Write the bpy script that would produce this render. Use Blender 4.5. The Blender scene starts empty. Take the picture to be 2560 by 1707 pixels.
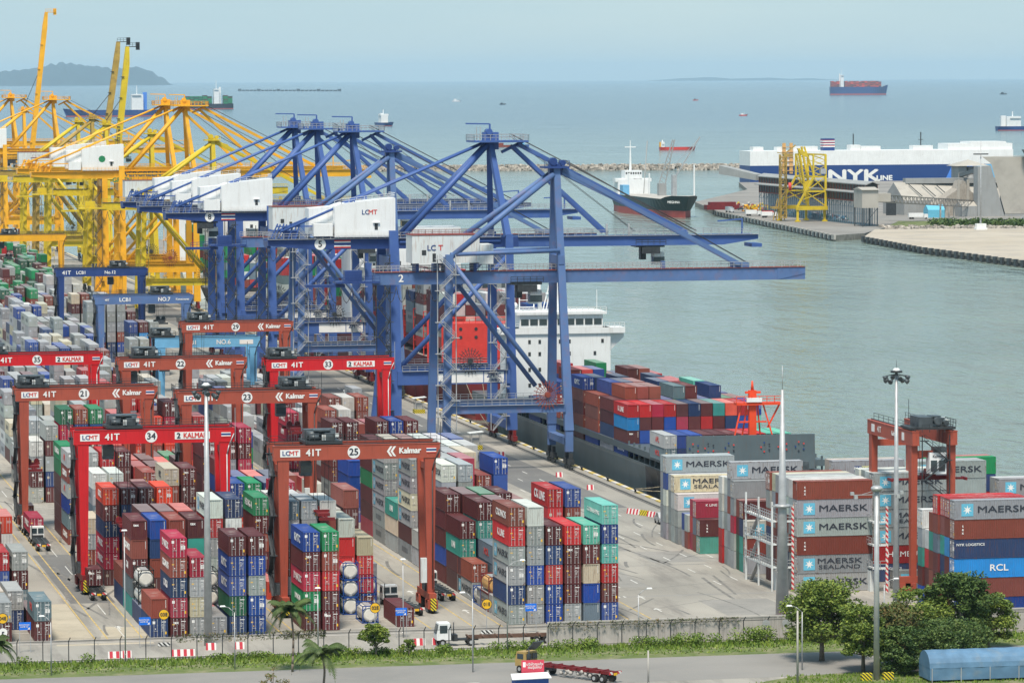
import bpy, math, random
from mathutils import Vector, Matrix
from mathutils.bvhtree import BVHTree
R = random.Random(7)
C = bpy.context.scene.collection
sc = bpy.context.scene
rad = math.radians
# ------------------------------------------------------------------ camera
F = 10500.0; CH = 80.0; Y0 = 195.0; ROLL = rad(0.24)
AL = math.atan((1280 + 850) / F); PT = math.atan((853.5 - Y0) / F)
FW = Vector((math.sin(AL)*math.cos(PT), math.cos(AL)*math.cos(PT), -math.sin(PT)))
_rt = Vector((math.cos(AL), -math.sin(AL), 0)); _up = _rt.cross(FW)
RT = math.cos(ROLL)*_rt - math.sin(ROLL)*_up
UP = math.sin(ROLL)*_rt + math.cos(ROLL)*_up
cam = bpy.data.cameras.new('camera'); co = bpy.data.objects.new('camera', cam); C.objects.link(co)
cam.sensor_width = 36; cam.lens = F/2560*36; cam.clip_start = 5; cam.clip_end = 400000
m = Matrix((( RT.x, UP.x, -FW.x, 0), (RT.y, UP.y, -FW.y, 0), (RT.z, UP.z, -FW.z, CH), (0, 0, 0, 1)))
co.matrix_world = m
sc.camera = co
# ------------------------------------------------------------------ light
SUN_EL, SUN_AZ = rad(62), rad(200)     # azimuth clockwise from +Y
w = bpy.data.worlds.new('World'); sc.world = w; w.use_nodes = True
nt = w.node_tree; bg = nt.nodes['Background']
sky = nt.nodes.new('ShaderNodeTexSky'); sky.sky_type = 'NISHITA'; sky.sun_disc = False
sky.sun_elevation = SUN_EL; sky.sun_rotation = SUN_AZ
sky.air_density = 1.0; sky.dust_density = 0.5; sky.ozone_density = 3.2; sky.altitude = 80
veil = nt.nodes.new('ShaderNodeMix'); veil.data_type = 'RGBA'; veil.inputs[0].default_value = 0.72   # thin even cloud veil over the clear sky
veil.inputs[7].default_value = (2.42, 3.6, 4.2, 1); cn = nt.nodes.new('ShaderNodeTexNoise'); cn.inputs['Scale'].default_value = 5; cn.inputs['Detail'].default_value = 5
tg = nt.nodes.new('ShaderNodeTexCoord'); cmp_ = nt.nodes.new('ShaderNodeMapping'); cmp_.inputs['Scale'].default_value = (1, 1, 7); nt.links.new(tg.outputs['Generated'], cmp_.inputs[0]); nt.links.new(cmp_.outputs[0], cn.inputs[0])
cr_ = nt.nodes.new('ShaderNodeMapRange'); cr_.inputs[1].default_value = .3; cr_.inputs[2].default_value = .7; cr_.inputs[3].default_value = .60; cr_.inputs[4].default_value = .84; nt.links.new(cn.outputs[0], cr_.inputs[0]); nt.links.new(cr_.outputs[0], veil.inputs[0])
nt.links.new(sky.outputs[0], veil.inputs[6])
nt.links.new(veil.outputs[2], bg.inputs[0]); bg.inputs[1].default_value = 0.10
sl = bpy.data.lights.new('sun', 'SUN'); sl.energy = 3.0; sl.angle = rad(13); sl.color = (1.0, 0.90, 0.77)
so = bpy.data.objects.new('sun', sl); C.objects.link(so)
sd = Vector((math.sin(SUN_AZ)*math.cos(SUN_EL), math.cos(SUN_AZ)*math.cos(SUN_EL), math.sin(SUN_EL)))
so.rotation_euler = sd.to_track_quat('Z', 'Y').to_euler(); so.location = (100, 500, 300)
sc.view_settings.view_transform = 'Standard'; sc.view_settings.look = 'None'
sc.view_settings.exposure = 0.76; sc.view_settings.gamma = 1
sc.render.engine = 'CYCLES'
cy = sc.cycles
cy.max_bounces = 5; cy.diffuse_bounces = 3; cy.glossy_bounces = 2; cy.transmission_bounces = 2; cy.volume_bounces = 1
cy.use_denoising = True
# ------------------------------------------------------------------ helpers
def tag(o, label=None, cat=None, group=None, kind=None):
    if label: o['label'] = label
    if cat: o['category'] = cat
    if group: o['group'] = group
    if kind: o['kind'] = kind
    return o
def empty(name, loc=(0, 0, 0), rz=0, label=None, cat=None, group=None):
    o = bpy.data.objects.new(name, None); C.objects.link(o)
    o.location = loc; o.rotation_euler = (0, 0, rz); o.empty_display_size = 0.5
    return tag(o, label, cat, group)
class MB:
    def __init__(s): s.v = []; s.f = []; s.mi = []; s.sm = []; s.pr = []
    def add(s, vs, fs, mi=0, sm=False):
        s.pr.append((len(s.v), len(s.f))); b = len(s.v); s.v += [tuple(p) for p in vs]
        for f in fs: s.f.append(tuple(b+i for i in f)); s.mi.append(mi); s.sm.append(sm)
        return s
    def box(s, x0, y0, z0, x1, y1, z1, mi=0):
        vs = [(x0,y0,z0),(x1,y0,z0),(x1,y1,z0),(x0,y1,z0),(x0,y0,z1),(x1,y0,z1),(x1,y1,z1),(x0,y1,z1)]
        return s.add(vs, [(0,3,2,1),(4,5,6,7),(0,1,5,4),(1,2,6,5),(2,3,7,6),(3,0,4,7)], mi)
    def hexa(s, b, t, mi=0):        # two quads of 4 points each
        return s.add(list(b)+list(t), [(0,3,2,1),(4,5,6,7),(0,1,5,4),(1,2,6,5),(2,3,7,6),(3,0,4,7)], mi)
    def prism(s, poly, z0, z1, mi=0, cap=True):
        n = len(poly); vs = [(x,y,z0) for x,y in poly]+[(x,y,z1) for x,y in poly]
        fs = [(i,(i+1)%n,n+(i+1)%n,n+i) for i in range(n)]
        if cap: fs += [tuple(range(n-1,-1,-1)), tuple(range(n,2*n))]
        return s.add(vs, fs, mi)
    def xprism(s, poly, y0, y1, mi=0):   # poly in (x,z), extruded along y
        n = len(poly); vs = [(x,y0,z) for x,z in poly]+[(x,y1,z) for x,z in poly]
        fs = [((i+1)%n,i,n+i,n+(i+1)%n) for i in range(n)]+[tuple(range(n)), tuple(range(2*n-1,n-1,-1))]
        return s.add(vs, fs, mi)
    def yprism(s, poly, x0, x1, mi=0):   # poly in (y,z), extruded along x
        n = len(poly); vs = [(x0,y,z) for y,z in poly]+[(x1,y,z) for y,z in poly]
        fs = [(i,(i+1)%n,n+(i+1)%n,n+i) for i in range(n)]+[tuple(range(n-1,-1,-1)), tuple(range(n,2*n))]
        return s.add(vs, fs, mi)
    def beam(s, p0, p1, a, b=None, a1=None, b1=None, mi=0):   # rectangular bar; a = horizontal width, b = other
        b = a if b is None else b; a1 = a if a1 is None else a1; b1 = b if b1 is None else b1
        p0 = Vector(p0); p1 = Vector(p1); d = (p1-p0).normalized()
        up = Vector((0,0,1)) if abs(d.z) < 0.95 else Vector((0,1,0))
        u = d.cross(up).normalized(); v = u.cross(d)
        vs = []
        for p, aa, bb in ((p0,a,b),(p1,a1,b1)):
            vs += [p-u*aa/2-v*bb/2, p+u*aa/2-v*bb/2, p+u*aa/2+v*bb/2, p-u*aa/2+v*bb/2]
        return s.add(vs, [(0,1,2,3),(7,6,5,4),(1,0,4,5),(2,1,5,6),(3,2,6,7),(0,3,7,4)], mi)
    def cyl(s, p0, p1, r0, r1=None, n=8, mi=0, sm=True):
        r1 = r0 if r1 is None else r1
        p0 = Vector(p0); p1 = Vector(p1); d = (p1-p0).normalized()
        up = Vector((0,0,1)) if abs(d.z) < 0.95 else Vector((0,1,0))
        u = d.cross(up).normalized(); v = u.cross(d)
        vs = []
        for p, r in ((p0,r0),(p1,r1)):
            for i in range(n):
                a = 2*math.pi*i/n; vs.append(p+u*math.cos(a)*r+v*math.sin(a)*r)
        s.add(vs, [(i,n+i,n+(i+1)%n,(i+1)%n) for i in range(n)], mi, sm)
        b = len(s.v)-2*n
        s.f.append(tuple(b+i for i in range(n))); s.mi.append(mi); s.sm.append(False)
        s.f.append(tuple(b+n+i for i in range(n-1,-1,-1))); s.mi.append(mi); s.sm.append(False)
        return s
    def path(s, pts, r, n=6, mi=0):
        for a, b in zip(pts, pts[1:]): s.cyl(a, b, r, n=n, mi=mi)
        return s
    def rail(s, pts, h=1.1, st=2.0, r=0.035, mi=0):   # hand rail of posts and two bars
        for a, b in zip(pts, pts[1:]):
            a = Vector(a); b = Vector(b); L = (b-a).length; k = max(1, int(L/st))
            for i in range(k+1):
                p = a.lerp(b, i/k); s.beam(p, p+Vector((0,0,h)), r*2, mi=mi)
            for hh in (h, h*0.55): s.beam(a+Vector((0,0,hh)), b+Vector((0,0,hh)), r*2, mi=mi)
        return s
    def sphere(s, c, r, n=10, k=6, mi=0, sz=1.0):
        vs = []; c = Vector(c)
        for j in range(k+1):
            t = math.pi*j/k
            for i in range(n):
                a = 2*math.pi*i/n; vs.append(c+Vector((r*math.sin(t)*math.cos(a), r*math.sin(t)*math.sin(a), r*sz*math.cos(t))))
        fs = [(j*n+i, (j+1)*n+i, (j+1)*n+(i+1)%n, j*n+(i+1)%n) for j in range(k) for i in range(n)]
        return s.add(vs, fs, mi, True)
    def mesh(s, name, mats):
        me = bpy.data.meshes.new(name); me.from_pydata(s.v, [], s.f)
        for x in (mats if isinstance(mats, (list, tuple)) else [mats]): me.materials.append(x)
        me.polygons.foreach_set('material_index', s.mi); me.polygons.foreach_set('use_smooth', s.sm)
        me.update(); return me
    def each(s, name, mats, parent=None):      # every primitive becomes an object of its own
        e = s.pr+[(len(s.v), len(s.f))]
        for (v0, f0), (v1, f1) in zip(e, e[1:]):
            q = MB(); q.v = s.v[v0:v1]; q.f = [tuple(i-v0 for i in f) for f in s.f[f0:f1]]; q.mi = s.mi[f0:f1]; q.sm = s.sm[f0:f1]; q.build(name, mats, parent)
    def build(s, name, mats, parent=None, loc=(0,0,0), rz=0):
        o = bpy.data.objects.new(name, s.mesh(name, mats)); C.objects.link(o)
        o.location = loc; o.rotation_euler = (0,0,rz); o.parent = parent
        return o
def inst(name, me, parent=None, loc=(0,0,0), rz=0, color=None):
    o = bpy.data.objects.new(name, me); C.objects.link(o); o.location = loc; o.rotation_euler = (0,0,rz); o.parent = parent
    if color: o.color = (*color, 1)
    return o
def copy_tree(o, parent=None):
    c = o.copy(); C.objects.link(c); c.parent = parent
    for ch in o.children: copy_tree(ch, c)
    return c
# ------------------------------------------------------------------ materials
def mat(name, col, rough=0.6, metal=0.0, var=0.12, scale=0.8, dirt=None, dirt_amt=0.0, dscale=0.35, streak=False, spec=0.4, bump=0.0):
    """painted / plain surface with blotchy tone variation and optional grime of a second colour"""
    ma = bpy.data.materials.new(name); ma.use_nodes = True; t = ma.node_tree; n = t.nodes; l = t.links
    b = n['Principled BSDF']; b.inputs['Roughness'].default_value = rough; b.inputs['Metallic'].default_value = metal
    b.inputs['Specular IOR Level'].default_value = spec
    tc = n.new('ShaderNodeTexCoord'); no = n.new('ShaderNodeTexNoise'); no.inputs['Scale'].default_value = scale; no.inputs['Detail'].default_value = 5
    l.new(tc.outputs['Object'], no.inputs['Vector'])
    mr = n.new('ShaderNodeMapRange'); mr.inputs[1].default_value = 0.3; mr.inputs[2].default_value = 0.7
    mr.inputs[3].default_value = 1-var; mr.inputs[4].default_value = 1+var; l.new(no.outputs[0], mr.inputs[0])
    mx = n.new('ShaderNodeMix'); mx.data_type = 'RGBA'; mx.blend_type = 'MULTIPLY'; mx.inputs[0].default_value = 1
    l.new(mr.outputs[0], mx.inputs[7])
    src = None
    if isinstance(col, str):
        if col == 'OBJ':
            oi = n.new('ShaderNodeObjectInfo'); src = oi.outputs['Color']
        else:
            at = n.new('ShaderNodeAttribute'); at.attribute_name = col; src = at.outputs['Color']
        l.new(src, mx.inputs[6])
    else: mx.inputs[6].default_value = (*col, 1)
    out = mx.outputs[2]
    if dirt_amt > 0:
        mp = n.new('ShaderNodeMapping'); l.new(tc.outputs['Object'], mp.inputs[0])
        mp.inputs['Scale'].default_value = (6, 6, 0.5) if streak else (1, 1, 1)
        n2 = n.new('ShaderNodeTexNoise'); n2.inputs['Scale'].default_value = dscale; n2.inputs['Detail'].default_value = 6
        n2.inputs['Roughness'].default_value = 0.65; l.new(mp.outputs[0], n2.inputs['Vector'])
        r2 = n.new('ShaderNodeMapRange'); r2.inputs[1].default_value = 0.52; r2.inputs[2].default_value = 0.72
        r2.inputs[3].default_value = 0; r2.inputs[4].default_value = dirt_amt; l.new(n2.outputs[0], r2.inputs[0])
        if col == 'OBJ':       # some boxes rustier than others
            oi2 = n.new('ShaderNodeObjectInfo'); pw = n.new('ShaderNodeMath'); pw.operation = 'MULTIPLY'; pw.inputs[1].default_value = 1
            r3 = n.new('ShaderNodeMapRange'); r3.inputs[3].default_value = 0.2; r3.inputs[4].default_value = 2.2; l.new(oi2.outputs['Random'], r3.inputs[0])
            l.new(r2.outputs[0], pw.inputs[0]); l.new(r3.outputs[0], pw.inputs[1]); pw.use_clamp = True
        m2 = n.new('ShaderNodeMix'); m2.data_type = 'RGBA'; l.new(pw.outputs[0] if col == 'OBJ' else r2.outputs[0], m2.inputs[0]); l.new(out, m2.inputs[6])
        m2.inputs[7].default_value = (*(dirt or (0.12, 0.06, 0.03)), 1); out = m2.outputs[2]
    l.new(out, b.inputs['Base Color'])
    if bump > 0:
        bu = n.new('ShaderNodeBump'); bu.inputs['Strength'].default_value = bump; l.new(no.outputs[0], bu.inputs['Height']); l.new(bu.outputs[0], b.inputs['Normal'])
    return ma
RUST = (0.13, 0.055, 0.03); GRIME = (0.06, 0.055, 0.05)
M = {}
M['cpaint'] = mat('container_paint', 'OBJ', 0.5, var=0.10, scale=0.5, dirt=RUST, dirt_amt=0.35, dscale=0.9, streak=True)
M['croof'] = mat('container_roof', 'OBJ', 0.6, var=0.12, scale=0.4, dirt=(0.45, 0.42, 0.38), dirt_amt=0.25, dscale=0.5)  # pale blotches: faded paint plus sky light on top, put into the colour
M['cframe'] = mat('container_frame', 'OBJ', 0.55, var=0.15, scale=1.5, dirt=RUST, dirt_amt=0.7, dscale=1.6)
M['galv'] = mat('galvanised_steel', (0.42, 0.43, 0.44), 0.45, 0.3, var=0.15)
M['rod'] = mat('lock_rod', (0.5, 0.5, 0.5), 0.5, 0.2, var=0.3, scale=3)
M['white'] = mat('white_lettering', (0.78, 0.78, 0.76), 0.6, var=0.06)
M['ink'] = mat('dark_lettering', (0.03, 0.035, 0.05), 0.6, var=0.06)
M['sky'] = mat('sky_blue_panel', (0.13, 0.45, 0.62), 0.5, var=0.06)
M['yellow'] = mat('yellow_sticker', (0.78, 0.45, 0.02), 0.5, var=0.06)
M['stuff'] = mat('stack_paint', 'Col', 0.6, var=0.14, scale=0.5, dirt=RUST, dirt_amt=0.25, dscale=0.8)
M['dark'] = mat('dark_steel', (0.035, 0.04, 0.045), 0.5, var=0.3, scale=1.5)
M['black'] = mat('rubber', (0.02, 0.02, 0.02), 0.85, var=0.2)
M['mach'] = mat('machinery_grey', (0.07, 0.085, 0.095), 0.45, 0.2, var=0.4, scale=1.0)
M['glass'] = mat('dark_glass', (0.03, 0.05, 0.06), 0.12, spec=0.8)
M['orange'] = mat('crane_orange', (0.36, 0.075, 0.045), 0.5, var=0.10, scale=0.3, dirt=(0.2, 0.05, 0.035), dirt_amt=0.6, dscale=0.5, streak=True)
M['red'] = mat('crane_red', (0.55, 0.012, 0.018), 0.45, var=0.07, scale=0.3, dirt=(0.25, 0.01, 0.015), dirt_amt=0.5, dscale=0.5, streak=True)
M['maroon'] = mat('dark_red_steel', (0.16, 0.012, 0.015), 0.5, var=0.2, scale=0.7)
M['stsblue'] = mat('crane_blue', (0.050, 0.108, 0.32), 0.5, var=0.10, scale=0.2, dirt=(0.09, 0.16, 0.33), dirt_amt=0.6, dscale=0.25)
M['stsblue2'] = mat('faded_crane_blue', (0.088, 0.16, 0.34), 0.55, var=0.12, scale=0.2, dirt=(0.25, 0.12, 0.10), dirt_amt=0.35, dscale=0.5)
M['navyc'] = mat('dark_crane_blue', (0.022, 0.055, 0.20), 0.5, var=0.14, scale=0.3)
M['ltblue'] = mat('light_blue_paint', (0.16, 0.42, 0.66), 0.5, var=0.08)
M['yel'] = mat('crane_yellow', (0.80, 0.40, 0.018), 0.45, var=0.10, scale=0.2, dirt=(0.40, 0.22, 0.05), dirt_amt=0.5, dscale=0.3)
M['yel2'] = mat('crane_lemon', (0.62, 0.46, 0.02), 0.5, var=0.14, scale=0.2, dirt=(0.22, 0.15, 0.05), dirt_amt=0.6, dscale=0.4)
M['ochre'] = mat('crane_ochre', (0.40, 0.27, 0.06), 0.6, var=0.2, scale=0.3, dirt=(0.14, 0.09, 0.05), dirt_amt=0.7, dscale=0.4)
M['hwhite'] = mat('white_paint', (0.76, 0.78, 0.78), 0.5, var=0.05, scale=0.2, dirt=(0.42, 0.38, 0.33), dirt_amt=0.3, dscale=0.3, streak=True)
M['hwhite2'] = mat('rusty_white_paint', (0.62, 0.66, 0.66), 0.6, var=0.08, scale=0.3, dirt=(0.35, 0.18, 0.10), dirt_amt=0.6, dscale=0.5, streak=True)
M['wall'] = mat('stained_concrete', (0.40, 0.38, 0.35), 0.9, var=0.12, scale=0.6, dirt=(0.10, 0.10, 0.085), dirt_amt=0.75, dscale=0.5, streak=True, bump=0.2)
M['conc'] = mat('concrete', (0.42, 0.40, 0.37), 0.9, var=0.14, scale=0.3, dirt=(0.22, 0.20, 0.18), dirt_amt=0.5, dscale=0.2)
M['brick'] = mat('rust_brown_paint', (0.22, 0.045, 0.03), 0.6, var=0.2)
M['rock'] = mat('rock', (0.42, 0.38, 0.33), 0.95, var=0.5, scale=0.25, dirt=(0.09, 0.085, 0.08), dirt_amt=0.9, dscale=0.15)
M['hullnavy'] = mat('hull_dark_blue', (0.012, 0.018, 0.035), 0.4, var=0.2, scale=0.15)
M['hullgrey'] = mat('hull_grey', (0.085, 0.115, 0.13), 0.5, var=0.14, scale=0.2, dirt=(0.12, 0.07, 0.05), dirt_amt=0.4, dscale=0.4, streak=True)
M['hullred'] = mat('hull_dark_red', (0.16, 0.02, 0.022), 0.5, var=0.15, scale=0.12)
M['antifoul'] = mat('red_bottom_paint', (0.36, 0.07, 0.06), 0.6, var=0.12, scale=0.2)
M['brightred'] = mat('bright_red_paint', (0.60, 0.05, 0.04), 0.45, var=0.07)
M['shipor'] = mat('orange_red_mast_paint', (0.78, 0.07, 0.02), 0.45, var=0.06)
M['green'] = mat('green_paint', (0.02, 0.22, 0.09), 0.5, var=0.1)
M['nyk'] = mat('deep_blue_hull', (0.012, 0.05, 0.20), 0.45, var=0.06, scale=0.05)
M['nyk2'] = mat('mid_blue_stripe', (0.07, 0.23, 0.70), 0.45, var=0.05)
M['rope'] = mat('cable', (0.06, 0.06, 0.06), 0.8)
M['mooring'] = mat('mooring_rope', (0.28, 0.24, 0.17), 0.9, var=0.2)
M['sheet'] = mat('grey_cladding', (0.30, 0.31, 0.31), 0.6, var=0.08, scale=0.15, dirt=(0.2, 0.18, 0.16), dirt_amt=0.4, dscale=0.15, streak=True)
M['sheet2'] = mat('beige_grey_roofing', (0.40, 0.38, 0.34), 0.75, var=0.08, scale=0.12, dirt=(0.24, 0.22, 0.2), dirt_amt=0.5, dscale=0.1)
M['sign'] = mat('blue_sign', (0.01, 0.16, 0.72), 0.4, var=0.03)
M['tank'] = mat('tank_white', (0.68, 0.67, 0.62), 0.4, var=0.1, scale=0.6, dirt=(0.4, 0.36, 0.3), dirt_amt=0.5, dscale=0.8)
M['tan'] = mat('tan_tank', (0.62, 0.36, 0.13), 0.5, var=0.12)
M['frameblue'] = mat('tank_frame_blue', (0.012, 0.06, 0.26), 0.5, var=0.12)
M['khaki'] = mat('truck_khaki', (0.38, 0.26, 0.09), 0.5, var=0.12, scale=1)
M['pink'] = mat('pinkish_red', (0.6, 0.06, 0.1), 0.5)
M['palmleaf'] = mat('palm_leaf', (0.06, 0.095, 0.022), 0.6, var=0.35, scale=0.6)
M['trunk'] = mat('bark', (0.17, 0.14, 0.11), 0.9, var=0.25, scale=2)
def leafmat(name, c1, c2, c3):
    ma = bpy.data.materials.new(name); ma.use_nodes = True; t = ma.node_tree; n = t.nodes; l = t.links
    b = n['Principled BSDF']; b.inputs['Roughness'].default_value = 0.55; b.inputs['Specular IOR Level'].default_value = 0.3
    g = n.new('ShaderNodeNewGeometry'); no = n.new('ShaderNodeTexNoise'); no.inputs['Scale'].default_value = 0.55; no.inputs['Detail'].default_value = 4
    l.new(g.outputs['Position'], no.inputs['Vector'])
    ad = n.new('ShaderNodeMath'); ad.operation = 'MULTIPLY_ADD'; ad.inputs[1].default_value = 0.45; l.new(g.outputs['Random Per Island'], ad.inputs[0]); 
    sb = n.new('ShaderNodeMath'); sb.operation = 'SUBTRACT'; l.new(no.outputs[0], sb.inputs[0]); sb.inputs[1].default_value = 0.2; l.new(sb.outputs[0], ad.inputs[2])
    cr = n.new('ShaderNodeValToRGB'); e = cr.color_ramp.elements; e[0].position = 0.2; e[0].color = (*c1, 1); e[1].position = 0.85; e[1].color = (*c3, 1)
    k = e.new(0.5); k.color = (*c2, 1); l.new(ad.outputs[0], cr.inputs[0]); l.new(cr.outputs[0], b.inputs['Base Color'])
    b.inputs['Subsurface Weight'].default_value = 0.0
    return ma
M['leaf'] = leafmat('foliage', (0.045, 0.08, 0.016), (0.115, 0.175, 0.03), (0.26, 0.31, 0.05))
M['leafd'] = leafmat('dark_foliage', (0.028, 0.06, 0.018), (0.06, 0.11, 0.026), (0.14, 0.19, 0.045))
M['leafr'] = leafmat('reddish_foliage', (0.04, 0.07, 0.02), (0.10, 0.13, 0.035), (0.25, 0.15, 0.06))
M['grassm'] = leafmat('grass_blades', (0.07, 0.13, 0.02), (0.13, 0.21, 0.03), (0.24, 0.30, 0.05))
def striped(name, c1, c2, scale, axis=(1, 0, 1)):
    ma = bpy.data.materials.new(name); ma.use_nodes = True; t = ma.node_tree; n = t.nodes; l = t.links
    b = n['Principled BSDF']; b.inputs['Roughness'].default_value = 0.6
    tc = n.new('ShaderNodeTexCoord'); dp = n.new('ShaderNodeVectorMath'); dp.operation = 'DOT_PRODUCT'; dp.inputs[1].default_value = axis
    l.new(tc.outputs['Object'], dp.inputs[0]); mu = n.new('ShaderNodeMath'); mu.operation = 'MULTIPLY'; mu.inputs[1].default_value = scale
    l.new(dp.outputs['Value'], mu.inputs[0]); fr = n.new('ShaderNodeMath'); fr.operation = 'FRACT'; l.new(mu.outputs[0], fr.inputs[0])
    gt = n.new('ShaderNodeMath'); gt.operation = 'GREATER_THAN'; gt.inputs[1].default_value = 0.5; l.new(fr.outputs[0], gt.inputs[0])
    mx = n.new('ShaderNodeMix'); mx.data_type = 'RGBA'; l.new(gt.outputs[0], mx.inputs[0]); mx.inputs[6].default_value = (*c1, 1); mx.inputs[7].default_value = (*c2, 1)
    l.new(mx.outputs[2], b.inputs['Base Color']); return ma
M['hazard'] = striped('hazard_stripes', (0.75, 0.6, 0.02), (0.02, 0.02, 0.02), 2.0)
M['bwstripe'] = striped('black_white_stripes', (0.7, 0.7, 0.68), (0.03, 0.03, 0.03), 1.6)
M['rwstripe'] = striped('red_white_stripes', (0.55, 0.04, 0.05), (0.7, 0.68, 0.64), 1.2)
M['rwblock'] = striped('red_white_blocks', (0.5, 0.03, 0.05), (0.72, 0.7, 0.68), 1.1, (1, 0, 0))
def ground(name, c1, c2, s1, c3, s3, amt, lanes=False):
    ma = bpy.data.materials.new(name); ma.use_nodes = True; t = ma.node_tree; n = t.nodes; l = t.links
    b = n['Principled BSDF']; b.inputs['Roughness'].default_value = 0.9; b.inputs['Specular IOR Level'].default_value = 0.25
    tc = n.new('ShaderNodeTexCoord')
    no = n.new('ShaderNodeTexNoise'); no.inputs['Scale'].default_value = s1; no.inputs['Detail'].default_value = 8; l.new(tc.outputs['Object'], no.inputs['Vector'])
    cr = n.new('ShaderNodeValToRGB'); e = cr.color_ramp.elements; e[0].position = 0.35; e[0].color = (*c1, 1); e[1].position = 0.65; e[1].color = (*c2, 1)
    l.new(no.outputs[0], cr.inputs[0])
    mp = n.new('ShaderNodeMapping'); mp.inputs['Scale'].default_value = (1, 0.12, 1) if lanes else (1, 1, 1); l.new(tc.outputs['Object'], mp.inputs[0])
    n2 = n.new('ShaderNodeTexNoise'); n2.inputs['Scale'].default_value = s3; n2.inputs['Detail'].default_value = 7; n2.inputs['Roughness'].default_value = 0.7; l.new(mp.outputs[0], n2.inputs['Vector'])
    r2 = n.new('ShaderNodeMapRange'); r2.inputs[1].default_value = 0.48; r2.inputs[2].default_value = 0.68; r2.inputs[4].default_value = amt; l.new(n2.outputs[0], r2.inputs[0])
    m2 = n.new('ShaderNodeMix'); m2.data_type = 'RGBA'; l.new(r2.outputs[0], m2.inputs[0]); l.new(cr.outputs[0], m2.inputs[6]); m2.inputs[7].default_value = (*c3, 1)
    l.new(m2.outputs[2], b.inputs['Base Color']); return ma
M['yard'] = ground('yard_paving', (0.26, 0.25, 0.225), (0.37, 0.35, 0.31), 0.03, (0.16, 0.15, 0.14), 0.22, 0.75, True)
M['asph'] = ground('road_asphalt', (0.21, 0.205, 0.195), (0.26, 0.25, 0.235), 0.06, (0.26, 0.245, 0.225), 0.4, 0.5)
M['patch'] = ground('dark_asphalt_patch', (0.15, 0.15, 0.15), (0.18, 0.18, 0.175), 0.1, (0.12, 0.12, 0.12), 0.5, 0.5, True)
M['sand'] = ground('sandy_paving', (0.40, 0.36, 0.28), (0.46, 0.41, 0.32), 0.1, (0.30, 0.27, 0.22), 0.3, 0.6)
M['pierm'] = ground('pier_deck', (0.40, 0.35, 0.28), (0.46, 0.41, 0.34), 0.02, (0.28, 0.26, 0.24), 0.05, 0.7)
M['pierd'] = ground('dark_pier_deck', (0.20, 0.19, 0.18), (0.26, 0.25, 0.235), 0.03, (0.33, 0.30, 0.26), 0.05, 0.5)
M['verge'] = ground('verge_soil', (0.09, 0.13, 0.035), (0.14, 0.17, 0.06), 0.25, (0.30, 0.26, 0.18), 0.3, 0.7)
M['quaywall'] = mat('quay_wall_concrete', (0.24, 0.225, 0.20), 0.95, var=0.25, scale=0.3, dirt=(0.05, 0.05, 0.045), dirt_amt=0.8, dscale=0.3, streak=True)
M['yline'] = mat('yellow_line_paint', (0.50, 0.36, 0.12), 0.8, var=0.3, scale=0.6)
M['wline'] = mat('white_line_paint', (0.55, 0.55, 0.52), 0.8, var=0.25, scale=0.8)
# ------------------------------------------------------------------ lettering from font curves, kept as meshes
_tc = {}
def text_mesh(txt, h, ma, depth=0.012, bold=0.018, sx=1.0, align='CENTER'):
    """letters standing in the local XZ plane, facing -Y, centred on the origin; h = cap height in metres"""
    key = (txt, h, ma.name, bold, sx, align)
    if key in _tc: return _tc[key]
    cu = bpy.data.curves.new('lettering', 'FONT'); cu.body = txt; cu.size = h/0.70; cu.extrude = depth/2
    cu.align_x = align; cu.align_y = 'CENTER'; cu.resolution_u = 3; cu.space_line = 0.85
    o = bpy.data.objects.new('lettering', cu); C.objects.link(o); bpy.context.view_layer.update()
    me = bpy.data.meshes.new_from_object(o.evaluated_get(bpy.context.evaluated_depsgraph_get()))
    bpy.data.objects.remove(o); bpy.data.curves.remove(cu)
    me.transform(Matrix.Rotation(rad(90), 4, 'X') @ Matrix.Diagonal((sx, 1, 1, 1)))
    if bold > 0.004:       # heavier strokes: shifted copies, each a couple of millimetres proud of the last
        s = MB(); vv = [v.co.copy() for v in me.vertices]; ff = [tuple(p.vertices) for p in me.polygons]
        for k, (dx, dz) in enumerate(((0, 0), (1, 0), (-1, 0), (0, .8), (0, -.8))): s.add([(v.x+dx*bold*h*1.3, v.y-.004*k, v.z+dz*bold*h*1.3) for v in vv], ff)
        me = s.mesh('lettering', ma)
    me.materials.clear(); me.materials.append(ma); me.name = 'lettering'
    _tc[key] = me; return me
def letter(txt, h, ma, parent, loc, rz=0, name='lettering', **k):
    return inst(name, text_mesh(txt, h, ma, **k), parent, loc, rz)
def plate(parent, x0, z0, x1, z1, y, ma, name='sign_panel', t=0.03):
    return MB().box(x0, y-t, z0, x1, y, z1).build(name, ma, parent)
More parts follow.
